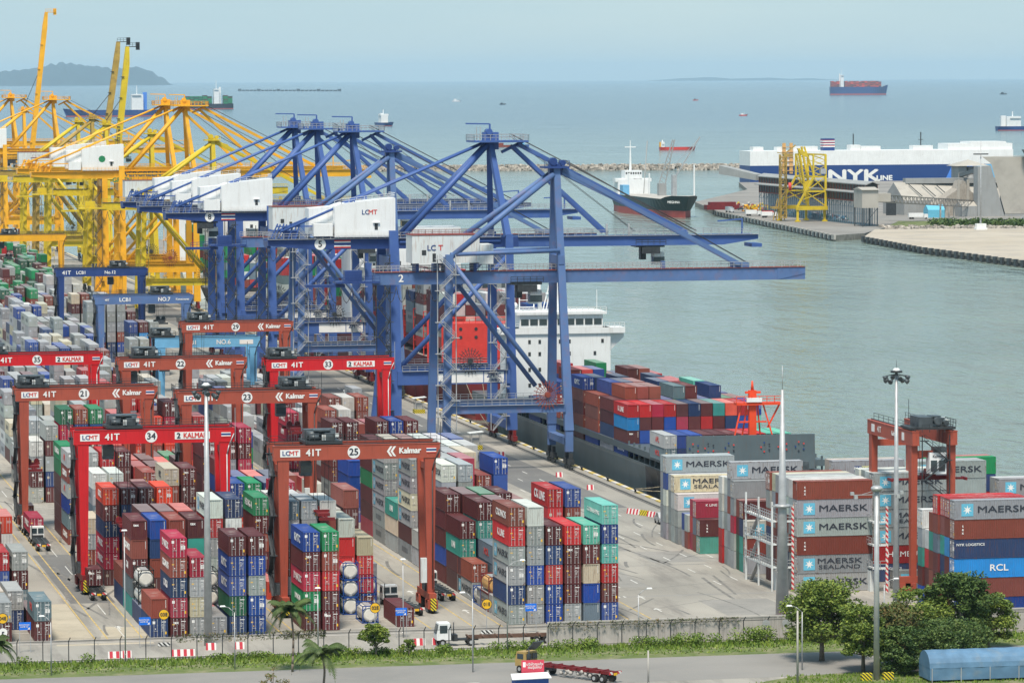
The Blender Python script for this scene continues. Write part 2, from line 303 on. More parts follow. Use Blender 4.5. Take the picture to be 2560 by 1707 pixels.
# ================================================================== SETTING
SEA = -3.0
def water_mat():
    ma = bpy.data.materials.new('sea_water'); ma.use_nodes = True; t = ma.node_tree; n = t.nodes; l = t.links
    b = n['Principled BSDF']; b.inputs['Roughness'].default_value = 0.12; b.inputs['IOR'].default_value = 1.33; b.inputs['Specular IOR Level'].default_value = 0.5
    g = n.new('ShaderNodeNewGeometry'); sp = n.new('ShaderNodeSeparateXYZ'); l.new(g.outputs['Position'], sp.inputs[0])
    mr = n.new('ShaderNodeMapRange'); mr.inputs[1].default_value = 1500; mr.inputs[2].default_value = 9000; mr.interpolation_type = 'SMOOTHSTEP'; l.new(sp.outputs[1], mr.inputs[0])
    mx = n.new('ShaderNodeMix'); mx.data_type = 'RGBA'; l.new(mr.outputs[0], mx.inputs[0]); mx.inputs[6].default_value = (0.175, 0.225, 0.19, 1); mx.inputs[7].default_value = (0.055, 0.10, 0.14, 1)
    big = n.new('ShaderNodeTexNoise'); big.inputs['Scale'].default_value = 0.004; big.inputs['Detail'].default_value = 6; l.new(g.outputs['Position'], big.inputs['Vector'])
    mb = n.new('ShaderNodeMapRange'); mb.inputs[1].default_value = 0.35; mb.inputs[2].default_value = 0.65; mb.inputs[3].default_value = 0.86; mb.inputs[4].default_value = 1.14; l.new(big.outputs[0], mb.inputs[0])
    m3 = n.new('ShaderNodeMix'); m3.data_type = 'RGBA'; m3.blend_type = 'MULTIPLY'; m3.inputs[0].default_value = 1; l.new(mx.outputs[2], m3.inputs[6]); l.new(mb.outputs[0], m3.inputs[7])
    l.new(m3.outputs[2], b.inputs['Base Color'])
    hs = None
    for sc_, dst, a in ((0.35, 0.9, (0.7, 0.35, 1)), (0.11, 2.6, (0.9, 0.30, 1)), (0.02, 4.5, (0.8, 0.3, 1))):
        mp = n.new('ShaderNodeMapping'); mp.inputs['Scale'].default_value = a; mp.inputs['Rotation'].default_value = (0, 0, 0.3); l.new(g.outputs['Position'], mp.inputs[0])
        no = n.new('ShaderNodeTexNoise'); no.inputs['Scale'].default_value = sc_; no.inputs['Detail'].default_value = 4; l.new(mp.outputs[0], no.inputs['Vector'])
        mu = n.new('ShaderNodeMath'); mu.operation = 'MULTIPLY'; mu.inputs[1].default_value = dst; l.new(no.outputs[0], mu.inputs[0])
        if hs is None: hs = mu.outputs[0]
        else:
            ad = n.new('ShaderNodeMath'); l.new(hs, ad.inputs[0]); l.new(mu.outputs[0], ad.inputs[1]); hs = ad.outputs[0]
    bu = n.new('ShaderNodeBump'); bu.inputs['Strength'].default_value = 1.0; bu.inputs['Distance'].default_value = 3.0; l.new(hs, bu.inputs['Height']); l.new(bu.outputs[0], b.inputs['Normal'])
    return ma
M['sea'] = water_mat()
def struct(name, mb, ma, kind='structure'):
    o = mb.build(name, ma); o['kind'] = kind; return o
s = MB()
for x0, x1, y0, y1 in ((-50000, 70000, -200, 3000), (-50000, 70000, 3000, 20000), (-50000, 70000, 20000, 100000)):
    s.add([(x0,y0,SEA),(x1,y0,SEA),(x1,y1,SEA),(x0,y1,SEA)], [(0,1,2,3)])
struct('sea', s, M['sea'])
QX = 184.8; EY = 720.0
# yard slab: top sheet at z=0 and walls down into the sea
land = [(-300, 300), (420, 300), (420, EY), (QX, EY), (QX, 2650), (-300, 2650)]
s = MB(); n = len(land)
s.add([(x,y,0) for x,y in land], [tuple(range(n))], 0)
s.add([(x,y,0) for x,y in land]+[(x,y,-7) for x,y in land], [(i,n+i,n+(i+1)%n,(i+1)%n) for i in range(n)], 1)
struct('yard_ground', s, [M['yard'], M['quaywall']])
s = MB()
s.box(QX-0.9, EY, 0.004, QX-0.02, 2300, 0.22, 0)
struct('quay_kerb', s, [striped('kerb_paint', (0.55, 0.42, 0.12), (0.6, 0.58, 0.54), 0.12, (0, 1, 0))])
s = MB()
for x in (181.8, 156.3):
    for dx in (-0.45, 0.45): s.box(x+dx-0.12, 730, 0.004, x+dx+0.12, 2300, 0.03)
    s.box(x-0.07, 730, 0.004, x+0.07, 2300, 0.09)
struct('crane_rail_tracks', s, M['dark'])
# painted lines and patches on the yard
s = MB()
def line(x, y0, y1, wd=0.2, z=0.008): s.add([(x-wd/2,y0,z),(x+wd/2,y0,z),(x+wd/2,y1,z),(x-wd/2,y1,z)], [(0,1,2,3)])
for x in (62.0, 67.0, 89.2, 109.2, 115.6, 119.8, 139.6, 143.0, 60.2, 87.2): line(x, 598, 1150)
struct('yellow_lane_lines', s, M['yline'])
s = MB()
for k in range(9): line(64.6, 600+k*26, 612+k*26, 0.16)
for x in (147.0, 151.0, 163.5, 167.5, 171.5):
    for k in range(26): line(x, 640+k*17+(x*3)%7, 645+k*17+(x*3)%7, 0.22)
def arrow(x, y, up=True):
    d = 1 if up else -1
    line(x, min(y, y+d*2.6), max(y, y+d*2.6), 0.25)
    s.add([(x-0.7,y+d*2.6,0.008),(x+0.7,y+d*2.6,0.008),(x,y+d*4.2,0.008)], [(0,1,2) if up else (0,2,1)])
for x, y in ((64.9, 608), (65.2, 676), (64.8, 735), (114.0, 640), (114.2, 690), (118.0, 615), (146.5, 610), (143.5, 640), (147.5, 625)): arrow(x, y)
for i in range(5): line(141.5+i*0.9, 628, 629.6, 0.3)
struct('white_road_markings', s, M['wline'])
s = MB()
s.add([(60.7,640,0.004),(67.6,640,0.004),(67.6,707,0.004),(60.7,707,0.004)], [(0,1,2,3)])
s.add([(164,760,0.004),(176,760,0.004),(176,1800,0.004),(164,1800,0.004)], [(0,1,2,3)])
struct('dark_asphalt_patches', s, M['patch'])
s = MB(); r = random.Random(31)     # tyre marks and oil drips worn into the paving
for i in range(150):
    x = r.choice([r.uniform(139, 168), r.uniform(139, 184), r.uniform(60, 68), r.uniform(108, 116)]); y = r.uniform(596, 740) if x > 130 else r.uniform(596, 900); a = r.gauss(0, .10) if r.random() < .7 else r.uniform(-1.2, 1.2); L = r.uniform(6, 34); wd = r.uniform(.12, .3); k = r.uniform(-.02, .02)
    if x < 139 and abs(a) > .3: a = 0
    pts = [(x+math.sin(a+k*q)*L*q/8, y+math.cos(a+k*q)*L*q/8) for q in range(9)]
    if any(px > 182 for px, _ in pts) : continue
    s.add([(px-wd, py, .0065) for px, py in pts]+[(px+wd, py, .0065) for px, py in pts], [(q, q+9, q+10, q+1) for q in range(8)])
struct('tyre_marks', s, mat('tyre_mark_rubber', (.17, .165, .155), .9, var=.3, scale=.6))
s = MB()
for x0, x1, y0, y1 in ((139.5, 170, 628, 629.6), (139.5, 184, 668, 668.8), (139.5, 184, 712, 712.6), (139.5, 176, 597, 598.2)): s.add([(x0,y0,.0055),(x1,y0,.0055),(x1,y1,.0055),(x0,y1,.0055)], [(0,1,2,3)])
for x0, x1, y0, y1 in ((141, 152, 640, 662), (155, 166, 603, 622), (146, 160, 690, 706), (160, 169, 672, 688)): s.add([(x0,y0,.003),(x1,y0,.003),(x1,y1,.003),(x0,y1,.003)], [(0,1,2,3)])
struct('repaired_slabs', s, ground('repaired_paving', (.24, .235, .22), (.29, .28, .26), .1, (.19, .185, .175), .5, .5))
s = MB()
s.add([(54.2,592,0.004),(60.0,592,0.004),(60.0,640,0.004),(54.2,640,0.004)], [(0,1,2,3)])
s.add([(60.0,592,0.005),(68,592,0.005),(68,610,0.005),(63,612,0.005)], [(0,1,2,3)])
s.add([(180.5,594,0.004),(186.6,590,0.004),(186.6,611,0.004),(181.0,611,0.004)], [(0,1,2,3)])
struct('sandy_paving', s, M['sand'])
s = MB()   # concrete stacking pads
for x0, x1, y0, y1 in ((68, 85.2, 596.3, 1150), (90.6, 107.3, 599.2, 1150), (121, 138, 599.2, 1150), (35, 54.2, 596, 900)):
    for k in range(int((y1-y0)/12.6)):
        for q in (1.2, 10.6): s.box(x0, y0+k*12.6+q, 0.004, x1, y0+k*12.6+q+0.5, 0.05)
struct('stacking_beams', s, M['conc'])
# front: perimeter road, verge
s = MB(); s.add([(-50,536,0.01),(420,544,0.01),(420,563.5,0.01),(-50,560.0,0.01)], [(0,1,2,3)]); struct('perimeter_road', s, M['asph'])
s = MB(); s.box(-50, 593.5, 0.004, 420, 594.0, 0.15); s.box(-50, 577.2, 0.004, 420, 577.5, 0.06); struct('kerb', s, M['conc'])
s = MB(); s.add([(-50,560,0.012),(420,563.5,0.012),(420,575.2,0.012),(-50,575.2,0.012)], [(0,1,2,3)])
s.add([(-50,430,0.012),(420,430,0.012),(420,543.5,0.012),(172,539,0.012),(158,541.5,0.012),(148,539.5,0.012),(143,536,0.012),(130,520,0.012),(95,505,0.012),(-50,515,0.012)], [tuple(range(10))])
struct('grass_verge_ground', s, M['verge'])
# far terminal on the other side of the basin
pa = [(582,2047),(604,2069),(640,2150),(760,2090),(1500,1990),(1500,3098),(805,3098),(760,2900),(652,2621),(621,2444)]
s = MB(); n = len(pa)
s.add([(x,y,0) for x,y in pa], [tuple(range(n))], 0)
s.add([(x,y,0) for x,y in pa]+[(x,y,-7) for x,y in pa], [(i,n+i,n+(i+1)%n,(i+1)%n) for i in range(n)], 1)
struct('far_terminal_ground', s, [M['pierd'], M['quaywall']])
pb = [(590,2022),(579,1891),(579,1500),(1500,1500),(1500,2040),(704,2108),(624,2118)]
s = MB(); n = len(pb)
s.add([(x,y,0.1) for x,y in pb], [tuple(range(n))], 0)
s.add([(x,y,0.1) for x,y in pb]+[(x,y,-1.2) for x,y in pb], [(i,n+i,n+(i+1)%n,(i+1)%n) for i in range(n)], 1)
struct('concrete_pier', s, [M['pierm'], M['quaywall']])
s = MB()
for a, b, k in (((590,2022),(579,1891),12), ((579,1891),(579,1700),20)):
    for i in range(k):
        x = a[0]+(b[0]-a[0])*i/k; y = a[1]+(b[1]-a[1])*i/k
        s.box(x+0.4, y-2.2, -5, x+2.6, y+2.2, -1.0, 0); s.box(x-1.0, y-1.6, -2.6, x+0.4, y+1.6, 0.3, 1)
s.box(579, 1500, -5, 620, 1890, -2.9, 0)
struct('pier_piles_and_fenders', s, [M['quaywall'], M['dark']])
s = MB(); a, b, k = (582,2047), (621,2444), 34
for i in range(k):
    x = a[0]+(b[0]-a[0])*i/k; y = a[1]+(b[1]-a[1])*i/k
    s.box(x-0.6, y-0.2, -2.3, x+0.5, y+4.6, 0.25, 0); s.box(x-0.75, y+6.0, -2.9, x+0.5, y+8.6, -0.2, 1); s.box(x-1.3, y+6.6, -2.5, x-0.75, y+8.0, -0.6, 2)
struct('terminal_fenders', s, [M['conc'], M['dark'], M['hullgrey']])
s = MB(); s.add([(640,2152,0.05),(760,2094,0.05),(1400,2000,0.05),(1400,2130,0.05),(760,2200,0.05),(672,2235,0.05)], [tuple(range(6))]); struct('shore_bank', s, M['verge'])
s = MB(); s.add([(668,2240,0.06),(760,2206,0.06),(1400,2140,0.06),(1400,2230,0.06),(760,2290,0.06),(672,2320,0.06)], [tuple(range(6))]); struct('terminal_road', s, M['asph'])
# breakwater of rocks
def rocks(p0, p1, width, height, count, seed, smin, smax):
    r = random.Random(seed); s = MB(); p0 = Vector(p0); p1 = Vector(p1); d = (p1-p0); L = d.length; d.normalize(); nn = Vector((-d.y, d.x, 0))
    for i in range(count):
        t = r.random()*L; q = r.uniform(-1, 1); c = p0+d*t+nn*q*width/2; c.z = SEA+height*(1-abs(q)**1.3)*r.uniform(0.8, 1.05)
        h = r.uniform(smin, smax); vs = []
        for sx in (-1, 1):
            for sy in (-1, 1):
                for sz in (-1, 1): vs.append(c+Vector((sx*h*r.uniform(.5,1), sy*h*r.uniform(.5,1), sz*h*r.uniform(.4,.9))))
        s.add(vs, [(0,1,3,2),(4,6,7,5),(0,4,5,1),(2,3,7,6),(0,2,6,4),(1,5,7,3)])
    return s
s = rocks((330, 3760, 0), (1010, 3640, 0), 20, 5.2, 9000, 3, 0.5, 1.25)
o = struct('breakwater', s, M['rock'])
s = rocks((636, 2150, 0), (760, 2094, 0), 30, 3.6, 1500, 5, 0.6, 1.3); struct('rock_shore', s, M['rock'])
# islands and low hazy coast
def hill(name, x0, x1, y, prof, depth, ma):
    s = MB(); nx = 90; ny = 14; r = random.Random(4)
    vs = []
    for i in range(nx+1):
        u = i/nx
        k = u*(len(prof)-1); a = int(min(k, len(prof)-2)); f = k-a; f = f*f*(3-2*f); h = prof[a]*(1-f)+prof[a+1]*f
        h *= 1+0.04*math.sin(i*1.9)+0.03*math.sin(i*4.7)
        for j in range(ny+1):
            v = j/ny; vs.append((x0+(x1-x0)*u, y+depth*(v-0.5)*(0.6+0.4*math.sin(u*5)), SEA-2+h*math.sin(math.pi*v)**0.8))
    fs = [(i*(ny+1)+j, (i+1)*(ny+1)+j, (i+1)*(ny+1)+j+1, i*(ny+1)+j+1) for i in range(nx) for j in range(ny)]
    s.add(vs, fs, 0, True); o = s.build(name, ma); o['kind'] = 'structure'; return o
M['isle'] = mat('island_forest', (0.015, 0.035, 0.04), 0.9, var=0.4, scale=0.004)
# ================================================================== CONTAINERS
COL = dict(g=(.29,.31,.315), w=(.52,.53,.51), c=(.47,.42,.31), b=(.095,.020,.022), r=(.205,.050,.035), o=(.60,.055,.025), k=(.40,.020,.022),
           p=(.34,.014,.045), n=(.020,.045,.125), u=(.012,.052,.25), U=(.02,.22,.52), t=(.035,.25,.21), q=(.12,.46,.36), d=(.014,.085,.045), e=(.012,.20,.075), s=(.11,.155,.185))
NAME = dict(g='grey', w='off-white', c='cream', b='maroon', r='rust brown', o='orange red', k='bright red', p='crimson', n='navy', u='blue', U='sky blue', t='teal', q='sea green', d='dark green', e='green', s='slate grey')
L40, L20, CW = 12.19, 6.06, 2.44
def body_mesh(L, H, coarse=False):
    s = MB(); w = CW/2; g = 0.03
    for x in (-w, w-0.16):           # posts and rails
        for y in (0, L-0.16): s.box(x, y, g, x+0.16, y+0.16, H-g, 2)
        s.box(x, 0.16, g, x+0.16, L-0.16, g+0.14, 2); s.box(x+0.05, 0.16, H-g-0.09, x+0.11, L-0.16, H-g, 2)
    for y in (0, L-0.12): s.box(-w+0.16, y, g, w-0.16, y+0.12, g+0.14, 2); s.box(-w+0.16, y, H-g-0.12, w-0.16, y+0.12, H-g, 2)
    # corrugated side sheets
    for sx in (-1, 1):
        k = int((L-0.4)/0.278); pts = []; y = 0.16; st = (L-0.32)/k
        for i in range(k): pts += [(0.045, y), (0.045, y+st*.3), (0.095, y+st*.5), (0.095, y+st*.8)]; y += st
        pts.append((0.045, L-0.16)); vs = []; fs = []
        for d, yy in pts: vs += [(sx*(w-d), yy, g+0.14), (sx*(w-d), yy, H-g-0.09)]
        for i in range(len(pts)-1): fs.append((2*i, 2*i+1, 2*i+3, 2*i+2) if sx > 0 else (2*i, 2*i+2, 2*i+3, 2*i+1))
        s.add(vs, fs, 0)
    # roof, gently ribbed
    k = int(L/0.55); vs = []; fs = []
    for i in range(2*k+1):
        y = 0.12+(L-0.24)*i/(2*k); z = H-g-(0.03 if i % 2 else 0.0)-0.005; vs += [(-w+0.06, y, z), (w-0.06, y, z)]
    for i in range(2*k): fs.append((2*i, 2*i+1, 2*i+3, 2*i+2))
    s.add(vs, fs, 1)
    # far end sheet
    s.box(-w+0.16, L-0.1, g+0.14, w-0.16, L-0.06, H-g-0.12, 0)
    s.box(-w+0.1, 0.3, g+0.02, w-0.1, L-0.3, g+0.1, 2)
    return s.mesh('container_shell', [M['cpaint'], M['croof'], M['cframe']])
def door_mesh(side, H, var):
    s = MB(); w = 1.05; x0 = -w-0.02 if side < 0 else 0.02; x1 = x0+w; z0 = 0.17; z1 = H-0.16
    s.box(x0, 0.055, z0, x1, 0.10, z1, 0)
    for k in range(4): zz = z0+(z1-z0)*(k+.5)/4; s.box(x0+0.05, 0.035, zz-(z1-z0)*.07, x1-0.05, 0.055, zz+(z1-z0)*.07, 0)
    for fx in (0.27, 0.73):
        x = x0+w*fx; s.box(x-0.024, -0.012, z0-0.06, x+0.024, 0.035, z1+0.04, 1)
        for zz in (z0+0.05, z0+(z1-z0)*.33, z0+(z1-z0)*.66, z1-0.05): s.box(x-0.06, -0.016, zz-0.03, x+0.06, 0.034, zz+0.03, 1)
    s.box(x0+w*.27, -0.035, 1.05, x0+w*.73, -0.014, 1.10, 1)
    r = random.Random(var*7+side+3)
    if var < 4:
        if side < 0:
            if var in (0, 3): s.box(x0+0.10, 0.015, H*.72, x0+0.46, 0.034, H*.86, 2)
            if var in (1, 2): s.box(x0+0.12, 0.015, H*.64, x0+0.42, 0.034, H*.70, 3)
            s.box(x0+0.42, 0.012, H*.45, x0+0.56, 0.034, H*.5, 3 if var == 2 else 2)
        else:
            s.box(x0+0.30, 0.012, H*.80, x0+0.92, 0.034, H*.835, 2)
            for k in range(4): zz = H*(.68-.07*k); s.box(x0+0.34, 0.012, zz, x0+0.34+r.uniform(.15, .5), 0.034, zz+0.05, 2)
            if var in (0, 1): s.box(x0+0.78, 0.012, H*.20, x0+1.0, 0.034, H*.33, 3)
            if var == 3: s.box(x0+0.3, 0.012, H*.42, x0+0.6, 0.034, H*.6, 2); s.box(x0+0.66, 0.012, H*.42, x0+0.94, 0.034, H*.6, 2)
    return s.mesh('door', [M['cframe'] if var == 9 else M['cpaint'], M['rod'], M['white'], M['yellow']])
def end_mesh(H):
    s = MB(); w = CW/2-0.16; k = 8; vs = []; fs = []; pts = []
    st = 2*w/k
    for i in range(k): x = -w+i*st; pts += [(x, 0.05), (x+st*.3, 0.05), (x+st*.5, 0.10), (x+st*.8, 0.10)]
    pts.append((w, 0.05))
    for x, y in pts: vs += [(x, y, 0.17), (x, y, H-0.15)]
    for i in range(len(pts)-1): fs.append((2*i, 2*i+2, 2*i+3, 2*i+1))
    s.add(vs, fs, 0)
    for k in range(9): s.box(w-0.16, 0.02, H*.88-k*.13, w-0.08, 0.035, H*.88-k*.13+0.09, 1)
    return s.mesh('end_wall', [M['cpaint'], M['white']])
_bm = {}
def bm_(kind, *a):
    k = (kind,)+a
    if k not in _bm: _bm[k] = {'body': body_mesh, 'door': door_mesh, 'end': end_mesh}[kind](*a)
    return _bm[k]
def star_mesh():
    s = MB(); s.box(-0.92, -0.012, -0.92, 0.92, 0, 0.92, 0)
    vs = [(0, -0.024, 0)]
    for i in range(14):
        a = math.pi*2*i/14+math.pi/2; q = 0.72 if i % 2 == 0 else 0.27; vs.append((q*math.cos(a), -0.024, q*math.sin(a)))
    s.add(vs, [(0, i+1, (i+1) % 14+1) for i in range(14)], 1)
    return s.mesh('emblem', [M['sky'], M['white']])
STAR = star_mesh()
# every container: dict(x, y, z, L, H, col, flags, rot, place, tier, n)
ALL = []
def stack(place, x, y, toks, h=2.88, L=L40, rot=0, z0=0.02):
    toks = toks.split(); n = len(toks)
    for i, t in enumerate(toks): ALL.append(dict(x=x, y=y, z=z0+i*h, L=L, H=h, c=t[0], fl=t[1:], rot=rot, place=place, tier=i, n=n))
XA = [68.1+2.84*i+1.22 for i in range(6)]; XB = [90.7+2.8*i+1.22 for i in range(6)]; XC = [121.1+2.8*i+1.22 for i in range(6)]; XZ = [37.3+2.84*i+1.22 for i in range(6)]
XL = [109.5+2.85*i+1.22 for i in range(9)]
occ = {}
def S(b, i, y, toks, place, h=2.88, L=L40, X=None):
    x = X if X is not None else {'A': XA, 'B': XB, 'C': XC, 'Z': XZ, 'L': XL}[b][i]
    stack(place, x, y, toks, h, L); occ.setdefault((b, i), []).append((y, y+L))
ORD = ['first', 'second', 'third', 'fourth', 'fifth', 'sixth', 'seventh', 'eighth', 'ninth', 'tenth']
def row(b, y, items, phrase, **k):
    for q, (i, toks) in enumerate(items): S(b, i, y if not isinstance(y, dict) else y[i], toks, (ORD[q], phrase), **k)
# ---- block A, below the bright red crane 34
row('A', 597, [(0,'n rX'),(1,'bT p nF rF pH'),(2,'g c g pH'),(3,'g'),(4,'n d uK uK b'),(5,'u u g u b')], 'front row by the 03E sign')
row('A', 622, [(0,'t s bF rXF bXT'),(1,'b b rX nX uX'),(2,'b r b rX rX'),(3,'g g p tX bXT'),(4,'b g g g kF wXM'),(5,'b g g g w n')], 'row behind the 03E front row')
row('A', 635, [(0,'n r'),(1,'b r n b b'),(2,'b b b b b'),(3,'b r b b oF'),(4,'g b r b'),(5,'b g r b')], 'third row under crane 34')
row('A', 661.5, [(0,'b pH pH n b oF'),(1,'b b n u n b'),(2,'b g b b r b'),(3,'b b b b b oF')], 'fourth row under crane 34', h=2.56)
row('A', 648, [(4,'g g b r'),(5,'r b g b')], 'row three deep beside crane 34 leg')
row('A', 676, [(4,'g g w b r cF'),(5,'b b b b b bT')], 'pair of tall stacks left of mast', h=2.84)
row('A', 690, [(0,'r gM cM'),(3,'g b g t r'),(2,'g t b b')], 'row left of crane 34 leg', h=2.6)
row('A', 707, [(1,'g b s g w'),(2,'g g r g w'),(3,'b g r g'),(4,'b t r r r'),(5,'b r o b')], 'pale topped row behind crane 34', h=2.72)
row('A', 721, [(0,'rF s u gF rF gF'),(1,'g g w g g g'),(2,'b p b b b kF'),(3,'b g b b b bT'),(4,'n b k b k'),(5,'b n b k b')], 'row under the 34 beam', h=2.66)
row('A', 735, [(0,'b b b b eF eF'),(1,'n g u g g'),(2,'g g b g g'),(3,'b o b o b o'),(4,'b p o n o'),(5,'o b p b b')], 'row behind the 34 trolley', h=2.66)
row('A', 795, [(0,'g b g w'),(1,'b n g b g'),(2,'k u b p p d'),(3,'g b b g u r'),(4,'b o g b u e'),(5,'g k b o')], 'row with dark green top container', h=2.94)
row('A', 828, [(0,'g b g'),(1,'g r g g g'),(2,'b p g g g'),(3,'g g b g b'),(4,'p b g n'),(5,'g u b g')], 'row behind crane 21', h=2.6)
# ---- block B, below crane 25
row('B', 600, [(0,'b eD pH bT uK'),(1,'bT b k r e')], 'pair of tall stacks by palm')
S('B', 5, 601, 'b', ('only', 'ground beside the 02E sign'))
row('B', 620, [(0,'b g r b g s'),(1,'b r g b g g'),(2,'b g b r rX wX'),(3,'t b kX kX wX'),(4,'b p k cX')], 'row inside crane 25 legs', h=2.82)
row('B', 633, [(3,'b g b u w'),(4,'b g p b b rX'),(5,'b g')], 'row behind the white tanks', h=2.86)
row('B', 652, [(0,'b b r bT eF'),(1,'g r b g w'),(2,'p b g n w'),(3,'g b r c'),(4,'g b b'),(5,'b g u')], 'row behind crane 25 left leg')
row('B', 665, [(1,'n b r r'),(2,'g r b u p'),(3,'b g n b'),(4,'n b'),(5,'g b r')], 'second row behind crane 25 left leg', h=3.0)
row('B', 680, [(0,'g u o n uF'),(1,'b e b g e'),(2,'b u n r n'),(3,'b rX bX b pH'),(4,'b r bX rX'),(5,'r p b')], 'row seen under crane 25 beam', h=2.8)
row('B', 697, [(0,'o n b b uF b'),(1,'b o b u u'),(2,'r u b n o'),(3,'b g p b n'),(4,'g b rX bX rX'),(5,'b g s')], 'row at the foot of crane 23', h=2.7)
row('B', 716, [(0,'o oF b b b bT'),(1,'g b b n'),(2,'u b n'),(5,'b b')], 'row left of red crane 34 leg', h=3.0)
row('B', 752, [(0,'b u o b'),(1,'b r b o k b'),(2,'b e g b e'),(3,'p b o g b bT'),(4,'g w b p b p')], 'row beneath crane 23', h=2.85)
row('B', 770, [(4,'u b s e uF'),(5,'b u n e uF')], 'row inside crane 23 right leg', h=2.95)
row('B', 818, [(0,'b k o k oF'),(1,'k g r o oF'),(2,'b k o o p b'),(3,'b g k p b k'),(4,'g k k p k')], 'bright red row inside crane 22', h=2.8)
row('B', 838, [(0,'r g g b g k'),(1,'g b r g k kF'),(2,'g b k g b'),(3,'r k p k kF')], 'second bright red row inside crane 22', h=2.75)
# ---- block C, between crane 25 and the quay
row('C', 600, [(0,'gM n gM gM kF rF'),(1,'gM gM u gM gM wX'),(2,'u u k n bF'),(3,'g b b bT k'),(4,'sX uX cX b q'),(5,'u b k q u qS')], 'front row beneath sign 01E', h=2.88)
S('C', 0, 628.6, 'gM r', ('first', 'second row behind sign 01E'))
row('C', 625.5, [(1,'g s sF'),(2,'b g d b'),(3,'b r b k'),(4,'b k b b k kC'),(5,'g b u b r u')], 'second row behind sign 01E')
row('C', 638, [(0,'b b tF b'),(1,'g u n t b'),(2,'r b g b b'),(3,'b g u b'),(4,'b r k'),(5,'b r b')], 'third row behind sign 01E', h=2.84)
row('C', 650.8, [(0,'b u b b bT'),(1,'b n b b bT'),(2,'b t eF b eF'),(3,'e g b b b'),(4,'b n b u'),(5,'g b e u')], 'row with two lettered maroon tops', h=2.86)
row('C', 669, [(0,'g g'),(1,'g p g g g wM'),(2,'k w k p g g'),(3,'b r g b'),(4,'b e b r'),(5,'b g r r')], 'row right of crane 25 leg')
row('C', 682, [(0,'gM bF gM cM gM gM'),(2,'g b g g g gM'),(3,'b k g k pX pX'),(4,'n b g b r'),(5,'b r b g uX u')], 'grey row at crane 25 right leg', h=2.84)
row('C', 695, [(0,'g c tF'),(1,'b g g b g w'),(2,'g b g g g wM'),(3,'g u b g g gM'),(4,'b g u b g c'),(5,'b g r b')], 'row behind the grey stacks', h=2.82)
row('C', 708, [(0,'gM gM gM gM gM gM'),(1,'g b g g g g'),(2,'b b g g g w'),(3,'g g g b g gM'),(4,'g g r g g w'),(5,'b g u b g w')], 'row with six grey stars', h=2.82)
row('C', 721, [(0,'pF bX bX eF bX b'),(1,'b e b b e c'),(2,'b g e g b r'),(3,'g r b g g w'),(4,'g g b g g w'),(5,'g g u n s u')], 'row behind crane 25 beam', h=2.84)
row('C', 746, [(0,'u uX uX uX'),(1,'b g b e'),(2,'b g g b e'),(3,'b g b p'),(4,'g b k e')], 'row with two tall blue sides', h=2.8)
row('C', 766, [(0,'b g b bT b bT'),(1,'b g r b b bT'),(2,'n t g t'),(3,'p b b b b bT'),(4,'g b b n n u'),(5,'b b p b b bT')], 'row beneath crane 33 right leg', h=2.76)
row('C', 792, [(1,'r b g b b r'),(2,'g b g b g w'),(3,'b r g r rX'),(4,'b g p w p'),(5,'b g g b')], 'row behind the maroon row', h=2.8)
row('C', 822, [(0,'b p pF pF pH'),(1,'b r b g w'),(2,'g b r g'),(3,'b g g k k r'),(4,'g k g g g w'),(5,'b b r g r r')], 'row inside crane 33 legs', h=2.8)
# ---- block Z at the left edge
row('Z', 597.5, [(5,'b sF'),(3,'b g'),(2,'e o')], 'front row beside sign 04E')
row('Z', 611, [(5,'b'),(4,'n g'),(3,'b c')], 'second row behind sign 04E')
S('Z', 5, 636, 's b gM', ('only', 'third row behind sign 04E'), L=L40); S('Z', 4, 636, 'b u k', ('left', 'third row behind sign 04E')); S('Z', 4, 650, 'b b r b', ('left', 'fourth row behind sign 04E'))
# ---- LCB1 terminal
row('L', 1131, [(5,'g r cM n uF'),(6,'g b g U b'),(7,'b g r b g'),(8,'g g g w')], 'row behind light blue crane', h=2.9)
row('L', 1104, [(4,'g r c gM'),(5,'g g b g'),(6,'b g g')], 'row in front of crane NO.7 right leg', h=2.9)
row('L', 1187, [(3,'g r cM gM gM gM'),(4,'g b n g g g'),(5,'n n g g g g'),(6,'g u r g g g'),(7,'g b g g b')], 'row behind crane NO.7', h=2.86)
row('L', 1232, [(3,'b r b gM b cM'),(4,'b r g g b r'),(5,'g b g b s s'),(6,'b g g r g w'),(7,'g b g g w')], 'row beneath crane NO.12', h=2.86)
row('L', 1345, [(3,'g g gF g g'),(4,'g g g g g w'),(5,'g b g g g g'),(6,'g g r g g g'),(7,'g g g g w')], 'grey row behind crane NO.12', h=2.9)
# ---- blocks turned a quarter turn, on the right
def RR(x, y, items, phrase, h=2.88):
    for k, toks in enumerate(items):
        q = ORD[k]+' stack back' if k else 'front stack'
        stack((q, phrase), x+(0.15*((k*7) % 3)-0.15 if k else 0), y+2.62*k+1.22, toks, h, rot=1)
RR(172.4, 627.8, ['gM gN rV gM gM rXV', 'g g r g g w', 'g n g r w w', 'u r b b g w', 'g r b r r g', 'g b r g g c', 'b g n r g r'], 'grey block left of lamp mast')
RR(170.9, 652.6, ['g rV wM', 't t n bV', 'd d b r', 'g g p g g', 'g g g r gM gM', 'g g g g w', 'k k g w w'], 'block behind the white gantry stairs', 2.87)
RR(170.5, 682.4, ['t bV', 'r s pF', 'p k p', 'r g', 'g u'], 'low stacks behind the bow', 2.88)
RR(170.4, 697.5, ['g g wM', 'g g w cN', 'g g g w', 'g g w u gM', 'g g g g gM'], 'rusty grey block beside the quay')
RR(186.9, 592.8, ['uF rV UF nF rV gM', 'r r b U r k', 'k n n t r k', 'b b b s r k', 'b r r t r', 'b b k w', 'u b t g w'], 'right corner block', 2.9)
